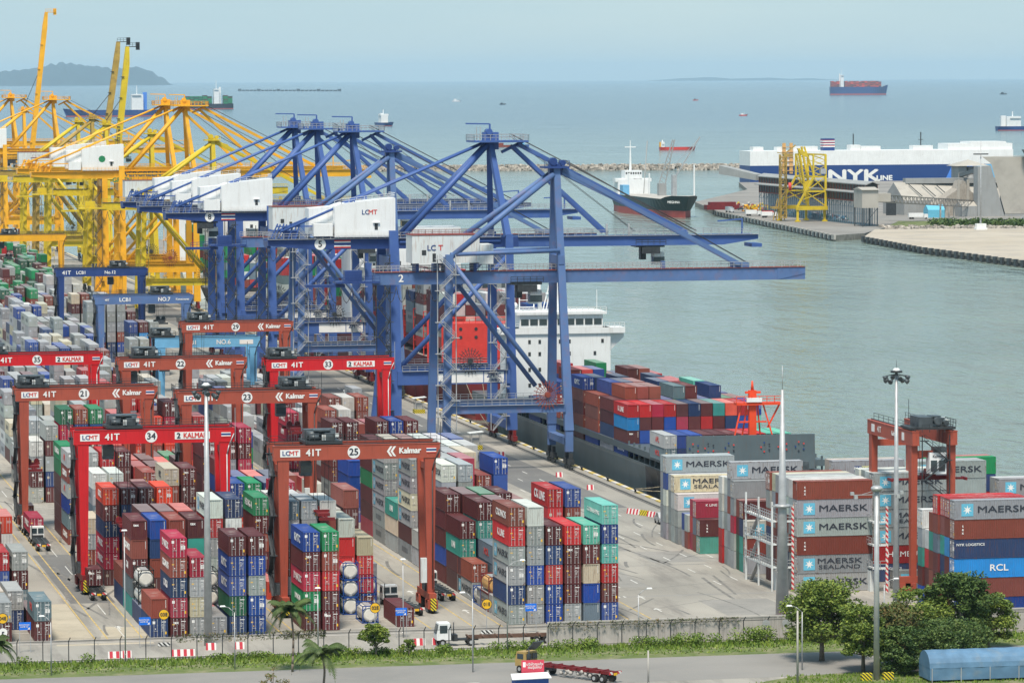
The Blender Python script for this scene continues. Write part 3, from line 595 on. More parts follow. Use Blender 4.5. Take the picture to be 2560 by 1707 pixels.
RR(187.7, 637.8, ['nF kF gM gN gM gM', 'g g g r g w', 'g b g g g g', 'g g n g g w'], 'block under the orange gantry legs')
RR(187.4, 660.2, ['g g g g g gP', 'b g g g g c'], 'block behind the gantry by the water')
RR(199.9, 655.6, ['g g g g g gM', 'g b g g g g'], 'block under the red spreader bar')
RR(203.5, 661.5, ['g b g k nF eD', 'g b g k n k'], 'block right of the red spreader')
RR(213.4, 652.8, ['g g g g gM', 'g g g g w'], 'block at the right edge')
RR(188.2, 628.0, ['gM'], 'ground behind the gantry wheels')
# ---- fillers further back (far beyond the near rows)
def busy(b, i, y0, y1): return any(a < y1-0.2 and c > y0+0.2 for a, c in occ.get((b, i), []))
rf = random.Random(21)
def fill(b, rows, y0, y1, n0, n1, pal, X=None, step=12.7):
    y = y0
    while y < y1:
        for i in rows:
            if busy(b, i, y, y+L40): continue
            n = rf.randint(n0, n1)
            if rf.random() < 0.10: n = max(1, n-2)
            xx = X[i] if X else None
            S(b, i, y, ' '.join(rf.choice(pal)+rf.choice(['', '', 'F', 'X']) for _ in range(n)), ('far', 'rows'), h=2.8, X=xx)
        y += step
mixed = 'bbbbrrrkogggwnusetp'; greys = 'gggggggggwcbbru'
fill('A', range(0, 6), 609.7, 622, 1, 1, mixed)
fill('A', range(1, 6), 841, 1010, 3, 5, greys)
fill('B', range(0, 6), 612.4, 760, 1, 2, mixed)
fill('B', range(0, 6), 782, 812, 2, 3, mixed)
fill('B', range(0, 6), 852, 1000, 3, 5, greys+'gggkku')
fill('C', range(0, 6), 612.8, 830, 1, 2, mixed)
fill('C', range(0, 6), 835, 1010, 2, 4, greys)
fill('B', range(0, 6), 1022, 1100, 3, 5, greys+'u')
fill('B', range(2, 6), 1100, 1240, 4, 6, greys+'un')
fill('L', range(0, 3), 1128, 1240, 2, 4, greys)
fill('L', range(0, 9), 1250, 1262, 3, 4, greys)
fill('L', range(0, 5), 1270, 1366, 5, 6, 'eeebrbded', X=[99+2.85*i for i in range(12)])
fill('L', range(5, 9), 1270, 1335, 3, 5, greys, X=[99+2.85*i for i in range(12)])
fill('L', range(3, 10), 1372, 1500, 4, 6, 'eeebbdgre', X=[102+2.85*i for i in range(12)])
fill('L', range(3, 12), 1512, 1760, 4, 6, 'eeebbedqbk', X=[105+2.85*i for i in range(12)])
fill('Z', range(0, 6), 664, 780, 2, 4, mixed)
# ---- deck cargo of the near ship
def deck(place, x0, y, cols, h=2.6, pitch=2.52, z0=4.4):
    for i, toks in enumerate(cols):
        if toks: stack((ORD[min(i, 9)] if i < 10 else 'last', place), x0+pitch*i, y, toks, h, z0=z0)
def X_(t): return ' '.join(c+'X' for c in t.split())
deck('foremost deck bay of near ship', 190.0, 815, ['uKX bXT UX kFX', 'uX uXF bX kX', 'uX uX bX pX', 'uX bX uXF kX', 'bX gX pX bXT', 'uX bX bX nX', 'bX rX kX bXT', 'uX tX bX tX', 'gX uX nX oX', 'uX gX uXF kX', 'nX uXF qX uXF'])
deck('second deck bay of near ship', 190.0, 828, ['gF nF b b', X_('n b r n r'), X_('b u r n r'), X_('b k r g r'), X_('k b n u'), X_('u b r e s'), X_('u r b b b'), X_('n u r u'), X_('b g u n n'), X_('r u b e'), X_('u b r r')])
deck('third deck bay of near ship', 190.0, 842, ['u r r r', X_('n b r u u'), X_('n b u b n'), X_('b r u n r'), X_('n b b u'), X_('r b g s n'), X_('g b k u k'), X_('b b n e'), X_('u b n r q'), X_('u g r r'), X_('r n b u')])
deck('fourth deck bay of near ship', 190.0, 856, ['b r b r uF', X_('n b u n n'), X_('k b r k'), X_('u n b b n'), X_('b g g n'), X_('u b k b'), X_('u n r g n'), X_('b b n e'), X_('u b n e'), X_('u g r n'), X_('r n b k')])
deck('aft deck bays of near ship', 190.0, 880, ['uF r kC u', X_('k b n u b'), X_('n b r u kF'), X_('k u b u u'), X_('e n r b'), X_('u b n e'), X_('b r b r b'), X_('g b k n r'), X_('b b n k'), X_('u b r e'), X_('r n b k')])
deck('aft deck bays of near ship', 190.0, 900, ['u n', X_('k b'), X_('n b r u k'), X_('k u b p'), X_('e n r u'), X_('u b n e e'), X_('b r b r'), X_('g b k n'), X_('b b n b'), X_('u b r k'), X_('r n b k')])
deck('cargo tucked behind the bow breakwater', 189.4, 781, ['sF gF', X_('n u'), X_('b u'), X_('r b'), X_('b b'), X_('u b'), X_('r k'), X_('o k'), X_('g q'), X_('b q')], z0=6.3)
# far ship stacks (second ship)
for yy in (1010, 1024, 1040, 1054, 1070, 1084, 1100, 1114, 1130):
    nn = 5 if yy < 1030 else 6
    for i in range(12):
        n = nn-rf.choice([0, 0, 0, 1])-(1 if i > 9 else 0)
        stack(('far', 'ship'), 189.5+2.52*i, yy, ' '.join(rf.choice('gggggbbbrkkwns')+'X' for _ in range(n)), 2.75, z0=13.5 if yy < 1030 else 12.0)
for yy in (1215, 1229, 1243, 1258, 1290, 1304, 1318, 1380, 1394, 1450, 1470, 1490, 1520):
    for i in range(11): stack(('far', 'ship'), 190+2.52*i, yy, ' '.join(rf.choice('gbbrkkeeews')+'X' for _ in range(rf.randint(4, 6))), 2.7, z0=11)
# carried containers
ALL.append(dict(x=69.6, y=662.0, z=7.1, L=L20, H=2.6, c='u', fl='K', rot=0, place='hang', tier=0, n=1, label='blue container hanging from the red spreader under crane 34'))
ALL.append(dict(x=65.3, y=648.5, z=1.62, L=L20, H=2.6, c='b', fl='T', rot=0, place='t', tier=0, n=1, label='maroon container on the front trailer under crane 34'))
ALL.append(dict(x=63.1, y=726, z=1.62, L=L40, H=2.75, c='p', fl='H', rot=0, place='t', tier=0, n=1, label='crimson container on a trailer ahead of the empty truck, left lane'))
ALL.append(dict(x=63.4, y=748, z=1.62, L=L20, H=2.7, c='r', fl='', rot=0, place='t', tier=0, n=1, label='rust brown container on the trailer beneath crane 21 left leg'))
ALL.append(dict(x=166.6, y=1012, z=1.62, L=L40, H=2.75, c='g', fl='M', rot=0, place='t', tier=0, n=1, label='grey container with a star panel on the truck beside red crane 33'))
# ---- choose the 300 that show largest, by casting a grid of rays at the plain boxes
def corners(d):
    w = CW/2
    if d['rot']: x0, x1, y0, y1 = d['x'], d['x']+d['L'], d['y']-w, d['y']+w
    else: x0, x1, y0, y1 = d['x']-w, d['x']+w, d['y'], d['y']+d['L']
    return x0, y0, d['z'], x1, y1, d['z']+d['H']
vs = []; fs = []; own = []
for k, d in enumerate(ALL):
    x0, y0, z0, x1, y1, z1 = corners(d); b = len(vs)
    vs += [(x0,y0,z0),(x1,y0,z0),(x1,y1,z0),(x0,y1,z0),(x0,y0,z1),(x1,y0,z1),(x1,y1,z1),(x0,y1,z1)]
    for f in ((0,3,2,1),(4,5,6,7),(0,1,5,4),(1,2,6,5),(2,3,7,6),(3,0,4,7)): fs.append(tuple(b+i for i in f)); own.append(k)
tree = BVHTree.FromPolygons(vs, fs); cnt = [0]*len(ALL); eye = Vector((0, 0, CH))
for py in range(560, 1640, 5):
    for px in range(0, 2560, 5):
        d = FW+RT*((px-1280)/F)-UP*((py-853.5)/F)
        hit = tree.ray_cast(eye, d)
        if hit[2] is not None: cnt[own[hit[2]]] += 1
order = sorted(range(len(ALL)), key=lambda k: -cnt[k])
named = [k for k in order if cnt[k] > 0 and (isinstance(ALL[k]['place'], str) or ALL[k]['place'][0] != 'far')][:300]
chosen = set(named)
TIER = lambda t, n: 'only container' if n == 1 else ('top' if t == n-1 else 'bottom' if t == 0 else ORD[t]+' from bottom')
seen = {}
def clabel(d):
    if 'label' in d: return d['label']
    q, ph = d['place']; c = NAME[d['c']]
    if d['n'] == 1: t = 'single %s container' % c
    elif d['tier'] == d['n']-1: t = '%s container on top of' % c
    elif d['tier'] == 0: t = '%s container at bottom of' % c
    else: t = '%s container %s up in' % (c, ORD[d['tier']])
    if q in ('only', 'left'): return '%s %s %s' % (t, 'stack,' if d['n'] > 1 else 'on', ph) if q == 'only' else '%s left stack, %s' % (t, ph)
    if 'stack' in q: return '%s %s, %s' % (t, q, ph)
    return ('%s %s stack, %s' % (t, q, ph)) if d['n'] > 1 else '%s at %s place, %s' % (t, q, ph)
def grp(d): return 'shipping containers'
DOORV = {'g': 1, 'w': 1}
rc = random.Random(5)
stuff = MB(); scol = []
for k, d in enumerate(ALL):
    H, L, fl, c = d['H'], d['L'], d['fl'], d['c']
    base = COL[c]; j = rc.uniform(0.78, 1.2); fd = max(0, rc.gauss(0, .07)); gy = sum(base)/3+.1; col = tuple(min(1, (v*(1-fd)+gy*fd)*j*rc.uniform(0.94, 1.06)) for v in base)
    if k in chosen:
        root = empty('shipping_container', (d['x'], d['y'], d['z']), -math.pi/2 if d['rot'] else 0, clabel(d), 'container', grp(d))
        inst('shell', bm_('body', L, H), root, color=col)
        if 'X' in fl: inst('end_wall', bm_('end', H), root, color=col)
        else:
            v = rc.randrange(4)
            inst('door', bm_('door', -1, H, v), root, color=col); inst('door', bm_('door', 1, H, v), root, color=col)
        side = 1 if d['rot'] else -1; sx = side*(CW/2-0.03); rz = side*math.pi/2; yc = L/2
        def sl_(txt, h, ma, off=0, zz=None, **kw):   # off measured to the right along the face
            letter(txt, h, ma, root, (sx, yc+off*(1 if side > 0 else -1), zz or H/2), rz, **kw)
        if 'M' in fl or 'N' in fl:
            e = inst('emblem', STAR, root, (sx, yc-4.1*side, H/2), rz)
            if 'N' in fl: sl_('MAERSK', 0.78, M['ink'], .8, H/2+0.44, sx=1.8, bold=.02); sl_('SEALAND', 0.6, M['ink'], .8, H/2-0.5, sx=1.85, bold=.006)
            else: sl_('MAERSK', 0.95, M['ink'], 1.35, sx=1.6, bold=.022)
        if 'V' in fl: sl_('t\ne\nx', 0.42, M['white'], -4.8, bold=.03)
        if 'H' in fl: sl_('D NAZIC' if not d['rot'] else 'HS', 1.0, M['white'], 0, sx=1.3, bold=.04)
        if 'K' in fl: sl_('KMTC', 1.1, M['white'], 0, sx=1.35, bold=.04)
        if 'D' in fl: sl_('DONGJIN', 0.8, M['white'], 1.5 if d['rot'] else 0, sx=1.1, bold=.03)
        if 'C' in fl: sl_('CK LINE', 1.25, M['white'], 0, sx=1.2, bold=.05)
        if 'S' in fl: sl_('C CHINA SHIPPING', 0.62, M['white'], 0, sx=1.1)
        if 'P' in fl:
            MB().box(-1.3, -0.012, -0.4, 0, 0, 0.4).build('emblem', M['nyk'], root, (sx, yc-1.2*side, H/2+0.1), rz)
            MB().box(0, -0.012, -0.4, 2.4, 0, 0.4).build('emblem', mat('pale_yellow', (.62, .6, .3)), root, (sx, yc-1.2*side, H/2+0.1), rz)
            letter('P&O', 0.5, M['white'], root, (sx+0.02*side, yc-1.85*side, H/2+.1), rz); letter('Nedlloyd', 0.45, M['nyk'], root, (sx+.02*side, yc, H/2+.1), rz)
        if 'F' in fl:
            T = {'u': 'KMTC', 'n': 'CAXU', 's': 'MOL', 'k': 'K LINE', 'o': 'OOCL', 'e': 'HEUNG-A', 'b': 'CAI', 'r': 'CRONOS', 'p': 'HMM', 'g': 'APL', 't': 'UNI', 'c': 'MSC', 'U': 'RCL', 'w': 'TEX'}[c]
            ma_ = M['brightred'] if c == 'g' or c == 's' and not d['rot'] else M['ink'] if c in 'cw' else M['white']
            if d['rot']:
                T = {'u': 'seaco', 'U': 'RCL', 'n': 'NYK LOGISTICS', 'k': 'HAMBURG', 'p': 'K LINE'}.get(c, T)
                if 'block right of' in d['place'][1]: T = 'seaco'
                hh, of, zz = {'u': (.55, -3.2, H*.72), 'U': (.95, 0.8, H*.5), 'n': (.36, -3.6, H*.72), 'k': (.85, -0.3, H*.5), 'p': (.4, -3.4, H*.75)}.get(c, (.8, 0, H/2))
                sl_(T, hh, ma_, of, zz, bold=.02 if c != 'k' else .0, sx=1.2)
            else: sl_(T, 1.0, ma_, 0, sx=1.25, bold=.035)
        if 'T' in fl: letter('tex', 0.42, M['white'], root, (-0.45, 0.03, H*.76), 0, bold=.04)
        if 'S' in fl: pass
    else:
        x0, y0, z0, x1, y1, z1 = corners(d); g = 0.035
        b = len(stuff.f)
        stuff.box(x0+g, y0+0.02, z0+g, x1-g, y1-0.02, z1-g)
        roof = tuple(v*0.72+0.14 for v in col)  # tops paler than sides: fading and sky light both mixed into the colour
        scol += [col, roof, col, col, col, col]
        if cnt[k] > 0 and not d['rot']:
            if 'X' not in fl:
                for q in (0.2, 0.38, 0.62, 0.8):
                    xx = x0+(x1-x0)*q; stuff.add([(xx-.03,y0,z0+.2),(xx+.03,y0,z0+.2),(xx+.03,y0,z1-.2),(xx-.03,y0,z1-.2)], [(0,1,2,3)]); scol.append((.36,.36,.36))
                stuff.add([(x0+1.5,y0+.005,z0+H*.6),(x0+2.2,y0+.005,z0+H*.6),(x0+2.2,y0+.005,z0+H*.75),(x0+1.5,y0+.005,z0+H*.75)], [(0,1,2,3)]); scol.append(tuple(v*.6+.2 for v in col))
                stuff.add([(x0+.3,y0+.005,z0+H*.55),(x0+.7,y0+.005,z0+H*.55),(x0+.7,y0+.005,z0+H*.7),(x0+.3,y0+.005,z0+H*.7)], [(0,1,2,3)]); scol.append((.45,.5,.55) if c in 'gw' else (.5,.45,.35))
            if c in 'gwc' and L > 10 and rc.random() < .7:
                for q in range(6): yy = y0+3.4+q*0.95; stuff.add([(x0+g-.01,yy,z0+1.0),(x0+g-.01,yy+.55,z0+1.0),(x0+g-.01,yy+.55,z0+1.9),(x0+g-.01,yy,z0+1.9)], [(0,1,2,3)]); scol.append((.05,.06,.08))
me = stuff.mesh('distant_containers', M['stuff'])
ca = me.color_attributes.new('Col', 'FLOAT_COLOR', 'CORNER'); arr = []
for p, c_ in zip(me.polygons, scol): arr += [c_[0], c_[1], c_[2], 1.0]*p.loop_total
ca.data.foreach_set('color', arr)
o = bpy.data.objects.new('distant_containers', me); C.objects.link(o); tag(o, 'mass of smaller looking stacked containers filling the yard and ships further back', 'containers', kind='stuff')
print('containers', len(ALL), 'named', len(named), 'min px', cnt[named[-1]] if named else 0)
# ================================================================== RUBBER-TYRED GANTRIES
def disc(parent, x, z, y, r, txt, name='number_plate'):
    s = MB(); s.cyl((x, y, z), (x, y-0.03, z), r, n=20, mi=0, sm=False)
    q = s.build(name, M['white'], parent); letter(txt, r*1.05, M['ink'], q, (x, y-0.045, z), bold=.03)
def flag(parent, x, z, y, wd, h):
    s = MB()
    for i, (a, b, mi) in enumerate(((0,.167,0),(.167,.333,1),(.333,.667,2),(.667,.833,1),(.833,1,0))): s.box(x, y-0.04, z+h*a, x+wd, y, z+h*b, mi)
    s.build('flag_panel', [M['brightred'], M['white'], M['nyk']], parent)
LCMT = {}
def lcmt(parent, x, z, y, wd, h):
    q = plate(parent, x, z, x+wd, z+h, y, M['white']); parent = q
    letter('LC', h*.6, M['nyk'], parent, (x+wd*.30, y-.045, z+h*.48), bold=.03, sx=1.1); letter('MT', h*.6, M['brightred'], parent, (x+wd*.68, y-.045, z+h*.48), bold=.03, sx=1.1)
def rtg(x, y, pm, label, num=None, brand=None, tx=4.5, rz=0, span=25.2, zb=23.4, spread=None, zs=12, maker=None, lab2='41T', bh=2.0, plain=False, dist=7.4, light=False):
    t = empty('gantry_crane', (x, y, 0), rz, label, 'crane', 'rubber tyred yard gantry cranes')
    dk = M['maroon'] if pm is M['red'] else pm
    for yy in (0, dist-1.3):
        MB().box(0, yy, zb, span, yy+1.1, zb+bh).box(-.05, yy-.06, zb+bh, span+.05, yy+1.16, zb+bh+.12).box(0, yy-.04, zb-.1, span, yy+1.14, zb).build('girder', pm, t)
        s = MB(); s.box(0.3, yy+.45, zb+bh+.12, span-.3, yy+.6, zb+bh+.28); s.rail([(0.3, yy+(0.1 if yy else 1.0), zb+bh+.12), (span-.3, yy+(0.1 if yy else 1.0), zb+bh+.12)], 1.0, 2.5, .03); s.build('trolley_rail', M['dark'], t)
    for xx, side in ((1.5, -1), (span-1.5, 1)):
        for yy in (0.0, dist-1.3):
            s = MB(); s.hexa([(xx-.5,yy+.1,3.0),(xx+.5,yy+.1,3.0),(xx+.5,yy+1.0,3.0),(xx-.5,yy+1.0,3.0)], [(xx-.85,yy+.05,zb-.1),(xx+.85,yy+.05,zb-.1),(xx+.85,yy+1.05,zb-.1),(xx-.85,yy+1.05,zb-.1)])
            s.build('leg', pm, t)
        MB().box(xx-.55, -1.6, 2.0, xx+.55, dist+1.5, 3.0).build('sill_beam', dk, t); MB().box(xx-.45, 1.2, zb-2.0, xx+.45, dist-1.3, zb-1.0).build('tie_beam', dk, t)
        for yy in (-1.6, dist-1.1):
            s = MB(); s.box(xx-.75, yy, 0.7, xx-.4, yy+2.6, 2.0); s.box(xx+.4, yy, 0.7, xx+.75, yy+2.6, 2.0); s.box(xx-.75, yy+.9, 1.5, xx+.75, yy+1.7, 2.0); s.build('bogie', dk, t)
            for q in (.35, 1.75):
                s = MB(); s.cyl((xx-.33, yy+q+.2, .82), (xx+.33, yy+q+.2, .82), .82, n=14, mi=0); s.cyl((xx-.36, yy+q+.2, .82), (xx+.36, yy+q+.2, .82), .38, n=10, mi=1); s.build('wheel', [M['black'], dk], t)
        MB().box(xx-.42, -2.1, 0.5, xx+.42, -1.75, 2.3).build('bumper_guard', M['hazard'], t)
    # power pack and cabinets on the sill, stair ladder and cable pipes along a leg
    s = MB(); s.box(span-2.0, 2.2, 3.0, span-.8, 5.0, 5.2); s.box(.6, 2.0, 3.0, 2.2, 4.8, 4.6); s.each('engine_housing', M['mach'], t)
    s = MB(); s.box(span-3.0, 0.0, 4.5, span-2.1, .8, 8.2); s.build('cabinet', M['hwhite2'], t)
    s = MB(); xl = .1; zz = 3.0; fl_ = 0
    while zz < zb-1:
        a, b = ((xl, 1.4, zz), (xl, 5.2, zz+3.0)) if fl_ % 2 == 0 else ((xl, 5.2, zz), (xl, 1.4, zz+3.0))
        s.beam(a, b, .7, .12); s.rail([a, b], 1.0, 1.5, .03); s.box(xl-.5, b[1]-.5, zz+2.95, xl+.6, b[1]+.6, zz+3.05); zz += 3.0; fl_ += 1
    for yy in (1.2, 5.6): s.beam((xl, yy, 3), (xl, yy, zb+1.5), .14)
    s.rail([(-.5, 1.0, zb+bh), (-.5, 5.8, zb+bh)], 1.2, 1.2, .04); s.build('access_stairs', M['dark'], t)
    s = MB(); s.path([(span-.1, -.15, zb+1.2), (span-.9, -.2, zb-.6), (span-1.25, -.2, zb-2.0), (span-1.25, -.2, 3.5)], .09); s.beam((span+.15, .3, zb), (span+.15, .3, zb+5.2), .08); s.build('cable_pipe', M['galv'] if pm is M['red'] else M['dark'], t)
    # trolley
    s = MB(); zt = zb+bh+.3
    s.box(tx-2.8, 0.0, zt, tx+2.8, dist-.2, zt+.35, 0)
    s.rail([(tx-2.8, 0, zt+.35), (tx+2.8, 0, zt+.35)], 1.1, 1.2, .04, mi=0)
    tr = s.build('trolley', M['dark'], t)
    s = MB()
    for q in (-1.3, 1.2): s.cyl((tx+q-.9, 2.6, zt+1.2), (tx+q+.9, 2.6, zt+1.2), .62, n=12)
    s.cyl((tx-2.0, 1.2, zt+.9), (tx-.6, 1.2, zt+.9), .42, n=10); s.box(tx+.3, .7, zt+.4, tx+1.7, 1.8, zt+1.5); s.box(tx-2.4, 3.6, zt+.35, tx+2.3, 5.8, zt+1.9)
    s.box(tx-1.2, 1.9, zt+1.75, tx+1.3, 3.4, zt+1.95); s.build('hoist_machinery', M['mach'], tr)
    MB().box(tx-.2, .4, zt+.5, tx+.35, .9, zt+1.3).box(tx+1.8, .3, zt+.9, tx+2.3, .8, zt+1.5).each('motor', M['hwhite2'], tr)
    s = MB(); s.box(tx-3.3, 1.6, zb-2.6, tx-1.6, 3.6, zb-.4, 0); s.box(tx-3.34, 1.56, zb-2.1, tx-1.56, 2.6, zb-1.0, 1); s.build('operator_cab', [M['mach'] if not light else M['hwhite'], M['glass']], tr)
    s = MB()
    for dx in (-1.0, 1.0):
        for yy in (1.5, dist-2.2): s.cyl((tx+dx, yy, zt), (tx+dx*.8, yy, zs+1.4), .035, n=4)
    s.each('hoist_cable', M['rope'], t)
    s = MB(); s.box(tx-.9, dist/2-3.2, zs+.35, tx+.9, dist/2+2.6, zs+.8); s.box(tx-.35, dist/2-6.0, zs+.1, tx-.1, dist/2+6.0, zs+.4); s.box(tx+.1, dist/2-6.0, zs+.1, tx+.35, dist/2+6.0, zs+.4)
    for yy in (-6.1, 5.8): s.box(tx-1.2, dist/2+yy, zs, tx+1.2, dist/2+yy+.3, zs+.45)
    for dx in (-.7, .7): s.cyl((tx+dx, dist/2-.4, zs+1.3), (tx+dx, dist/2+.3, zs+1.3), .5, n=10)
    s.box(tx-1.2, dist/2-1.0, zs+.8, tx+1.2, dist/2+.9, zs+1.1); s.build('spreader', M['maroon'] if pm in (M['red'], M['orange']) else M['dark'], t)
    if not plain:
        zc = zb+bh/2
        if lab2: letter(lab2, 1.0, M['white'], t, (6.0, -.06, zc), bold=.03)
        if num: disc(t, span*.48, zc, -.02, .95, num)
        if brand == 'Kalmar':
            letter('Kalmar', .85, M['white'], t, (span-4.6, -.06, zc+.05), bold=.05, sx=.95)
            s = MB(); 
            for q in (0, .55): s.add([(span-8.1+q,-.03,zc),(span-7.6+q,-.03,zc+.75),(span-7.25+q,-.03,zc+.75),(span-7.75+q,-.03,zc),(span-7.25+q,-.03,zc-.75),(span-7.6+q,-.03,zc-.75)], [(0,3,2,1),(0,5,4,3)])
            s.build('emblem', M['white'], t)
        elif brand == 'KALMAR':
            plate(t, span-9.4, zc-.55, span-3.9, zc+.6, -.02, M['white']); letter('KALMAR', .8, M['brightred'], t, (span-6.2, -.07, zc), bold=.04, sx=.85)
            letter('2', .8, M['ink'], t, (span-8.8, -.07, zc), bold=.06)
        if num:
            lcmt(t, 1.0, zc-.55, -.02, 3.0, 1.1) if brand != 'plain' else None
            flag(t, span-2.1, zc-.35, -.02, 1.5, .9)
        for txt, px_, hh in (maker or []): letter(txt, hh, M['white'], t, (px_, -.06, zc), bold=.03)
    return t
# key position = left front foot of the girder on the ground
rtg(88.9, 617.0, M['orange'], 'faded orange yard gantry crane numbered 25, nearest the camera', '25', 'Kalmar', tx=7.6, zs=14.5)
rtg(62.6, 652.0, M['red'], 'glossy red yard gantry crane numbered 34, lowering a blue container', '34', 'KALMAR', tx=7.0+1.0, zs=9.8)
rtg(61.2, 743.5, M['orange'], 'faded orange yard gantry crane numbered 21 over the left lane', '21', 'Kalmar', tx=3.2, zs=11)
rtg(88.2, 728.0, M['orange'], 'faded orange yard gantry crane numbered 23 behind the lamp mast', '23', 'Kalmar', tx=20.8, zs=18)
rtg(87.4, 817.0, M['orange'], 'faded orange yard gantry crane numbered 22, left of light blue leg', '22', 'Kalmar', tx=5.4, zs=17)
rtg(115.2, 808.0, M['red'], 'glossy red yard gantry crane numbered 33 before the blue quay cranes', '33', 'KALMAR', tx=3.2, zs=17)
rtg(61.1, 836.5, M['red'], 'glossy red yard gantry crane numbered 35 at left edge', '35', 'KALMAR', tx=1.6+2, zs=17)
rtg(114.4, 936.0, M['orange'], 'faded orange yard gantry crane numbered 29 with white end patches', '29', 'Kalmar', tx=4.2, zs=16)
g = rtg(109.7, 948.0, M['ltblue'], 'light blue yard gantry crane marked NO.6 with white cabin', None, None, tx=1.8, zb=19.3, span=24.0, zs=14, lab2=None, maker=[('LCB1', 8, .95), ('NO.6', 15.6, 1.0)], light=True)
plate(g, 19.3, 19.8, 22.4, 20.8, -.02, M['white'])
g = rtg(107.9, 1063.0, M['stsblue2'], 'mid blue yard gantry crane marked LCB1 NO.7', None, None, tx=17.0, zs=18, lab2=None, span=25.0, zb=23.2, maker=[('40T', 3.0, .5), ('LCB1', 7.6, .95), ('NO.7', 17.5, .95), ('Konecranes', 22.2, .5)])
g = rtg(112.0, 1214.0, M['navyc'], 'dark blue yard gantry crane marked LCB1 No.12, furthest blue one', None, None, tx=18.4, zs=15.5, span=26.6, zb=23.3, lab2=None, maker=[('41T', 3.0, 1.1), ('LCB1', 7.2, .9), ('No.12', 15.6, .9)])
rtg(112.5, 1483.0, M['yel'], 'amber yard gantry crane over the green container stacks', None, None, tx=8, zs=17, span=28, lab2=None, plain=True)
# the one turned a quarter turn, right of the lamp mast (span runs along y)
g = rtg(195.4, 618.4, M['orange'], 'faded orange yard gantry crane seen end-on at the right by the water', None, None, tx=3.6, rz=math.pi/2, span=24.6, zs=17.6, lab2=None, plain=True)
s = MB()
for x0, x1 in ((20.6, 22.2), (4.4, 5.6)): s.box(x0, 7.2, 23.8, x1, 7.24, 25.0)
s.each('sign_panel', M['white'], g)
letter('41T', .9, M['white'], g, (17.8, 7.26, 24.4), math.pi, bold=.03); letter('Kalmar', .7, M['white'], g, (9.6, 7.26, 24.4), math.pi, bold=.03)
s = MB(); s.box(.2, 1.7, 18.9, 2.0, 4.4, 22.2, 0); s.box(.12, 1.9, 19.3, .2, 2.9, 21.0, 1); s.box(.12, 3.2, 19.3, .2, 4.2, 21.0, 1); s.build('front_cab', [M['hwhite'], M['glass']], g)
letter('Kalmar', .42, M['ink'], g, (.16, 3.05, 21.6), -math.pi/2)
# ================================================================== QUAY CRANES  (origin: water-side rail, crane centre; +x over the water)
RX = 181.8; GA = 25.5
def bogies(t, xx, yn, yf, dk):
    for yy in (yn, yf):
        for q in (-3.2, 1.0):
            s = MB(); s.box(xx-.45, yy+q, 1.1, xx+.45, yy+q+2.6, 2.2, 0); s.box(xx-.35, yy+q+.9, 2.2, xx+.35, yy+q+1.7, 3.4, 0)
            for k in (.35, 1.05, 1.75, 2.4): s.cyl((xx-.2, yy+q+k, .5), (xx+.2, yy+q+k, .5), .42, n=10, mi=1)
            s.build('bogie', [dk, M['dark']], t)
def stairs(t, xx, yy, z0, z1, ma, w_=3.6):
    s = MB(); z = z0; k = 0
    while z < z1-2:
        a, b = (xx, xx+w_) if k % 2 == 0 else (xx+w_, xx)
        s.beam((a, yy, z), (b, yy, z+3.2), .75, .14); s.rail([(a, yy-.4, z), (b, yy-.4, z+3.2)], 1.0, 1.3, .035); s.box(b-.9, yy-.6, z+3.1, b+.9, yy+.6, z+3.22); z += 3.2; k += 1
    for q in (-.3, w_+.3): s.beam((xx+q, yy+.7, z0), (xx+q, yy+.7, z1), .18)
    s.build('stair_tower', ma, t)
def reel(t, x, y, z, r, ma):
    s = MB()
    for i in range(22):
        a = 2*math.pi*i/22; s.beam((x+.4*math.cos(a), y, z+.4*math.sin(a)), (x+r*math.cos(a), y, z+r*math.sin(a)), .1, .1, .16, .16)
    s.cyl((x, y-.5, z), (x, y+.5, z), .55, n=12); 
    for i in range(22):
        a = 2*math.pi*i/22; b = 2*math.pi*(i+1)/22
        for q in (.55, .8): s.beam((x+r*q*math.cos(a), y, z+r*q*math.sin(a)), (x+r*q*math.cos(b), y, z+r*q*math.sin(b)), .09)
    s.build('cable_reel', ma, t)
def festoon(t, x0, x1, y, z, n, drop, ma):
    s = MB(); d = (x1-x0)/n
    for i in range(n):
        p = [(x0+d*i+d*u, y, z-drop*(1-(2*u-1)**2)) for u in (0, .15, .3, .5, .7, .85, 1)]; s.path(p, .07, 4)
    s.build('festoon_cable', ma, t)
def trolley_part(t, tx, z, dk, ma, zs=None):
    s = MB(); s.box(tx-3.2, -2.8, z-.2, tx+3.2, 2.8, z+.4); s.rail([(tx-3.4, -3.2, z+.4), (tx+3.4, -3.2, z+.4)], 1.1, 1.3, .05); s.box(tx-2, -3.6, z-1.6, tx+2, -3.0, z-.2); s.box(tx-1.8, -1, z-3.0, tx-.6, 1, z-.2); s.build('trolley', dk, t)
    s = MB(); s.box(tx+1.0, -1.6, z-4.2, tx+3.4, 1.2, z-1.4, 0); s.box(tx+.95, -1.65, z-3.8, tx+3.45, .2, z-2.4, 1); s.build('operator_cab', [M['hwhite2'], M['glass']], t)
    if zs:
        s = MB()
        for dx in (-1, 1):
            for dy in (-1, 1): s.cyl((tx+dx, dy*1.4, z), (tx+dx*.7, dy*1.4, zs+1), .05, n=4)
        s.build('hoist_cable', M['rope'], t)
        s = MB(); s.box(tx-1.1, -5.9, zs, tx+1.1, 5.9, zs+.5); s.box(tx-.9, -1.6, zs+.5, tx+.9, 1.6, zs+1.3); s.build('spreader', M['yel'], t)
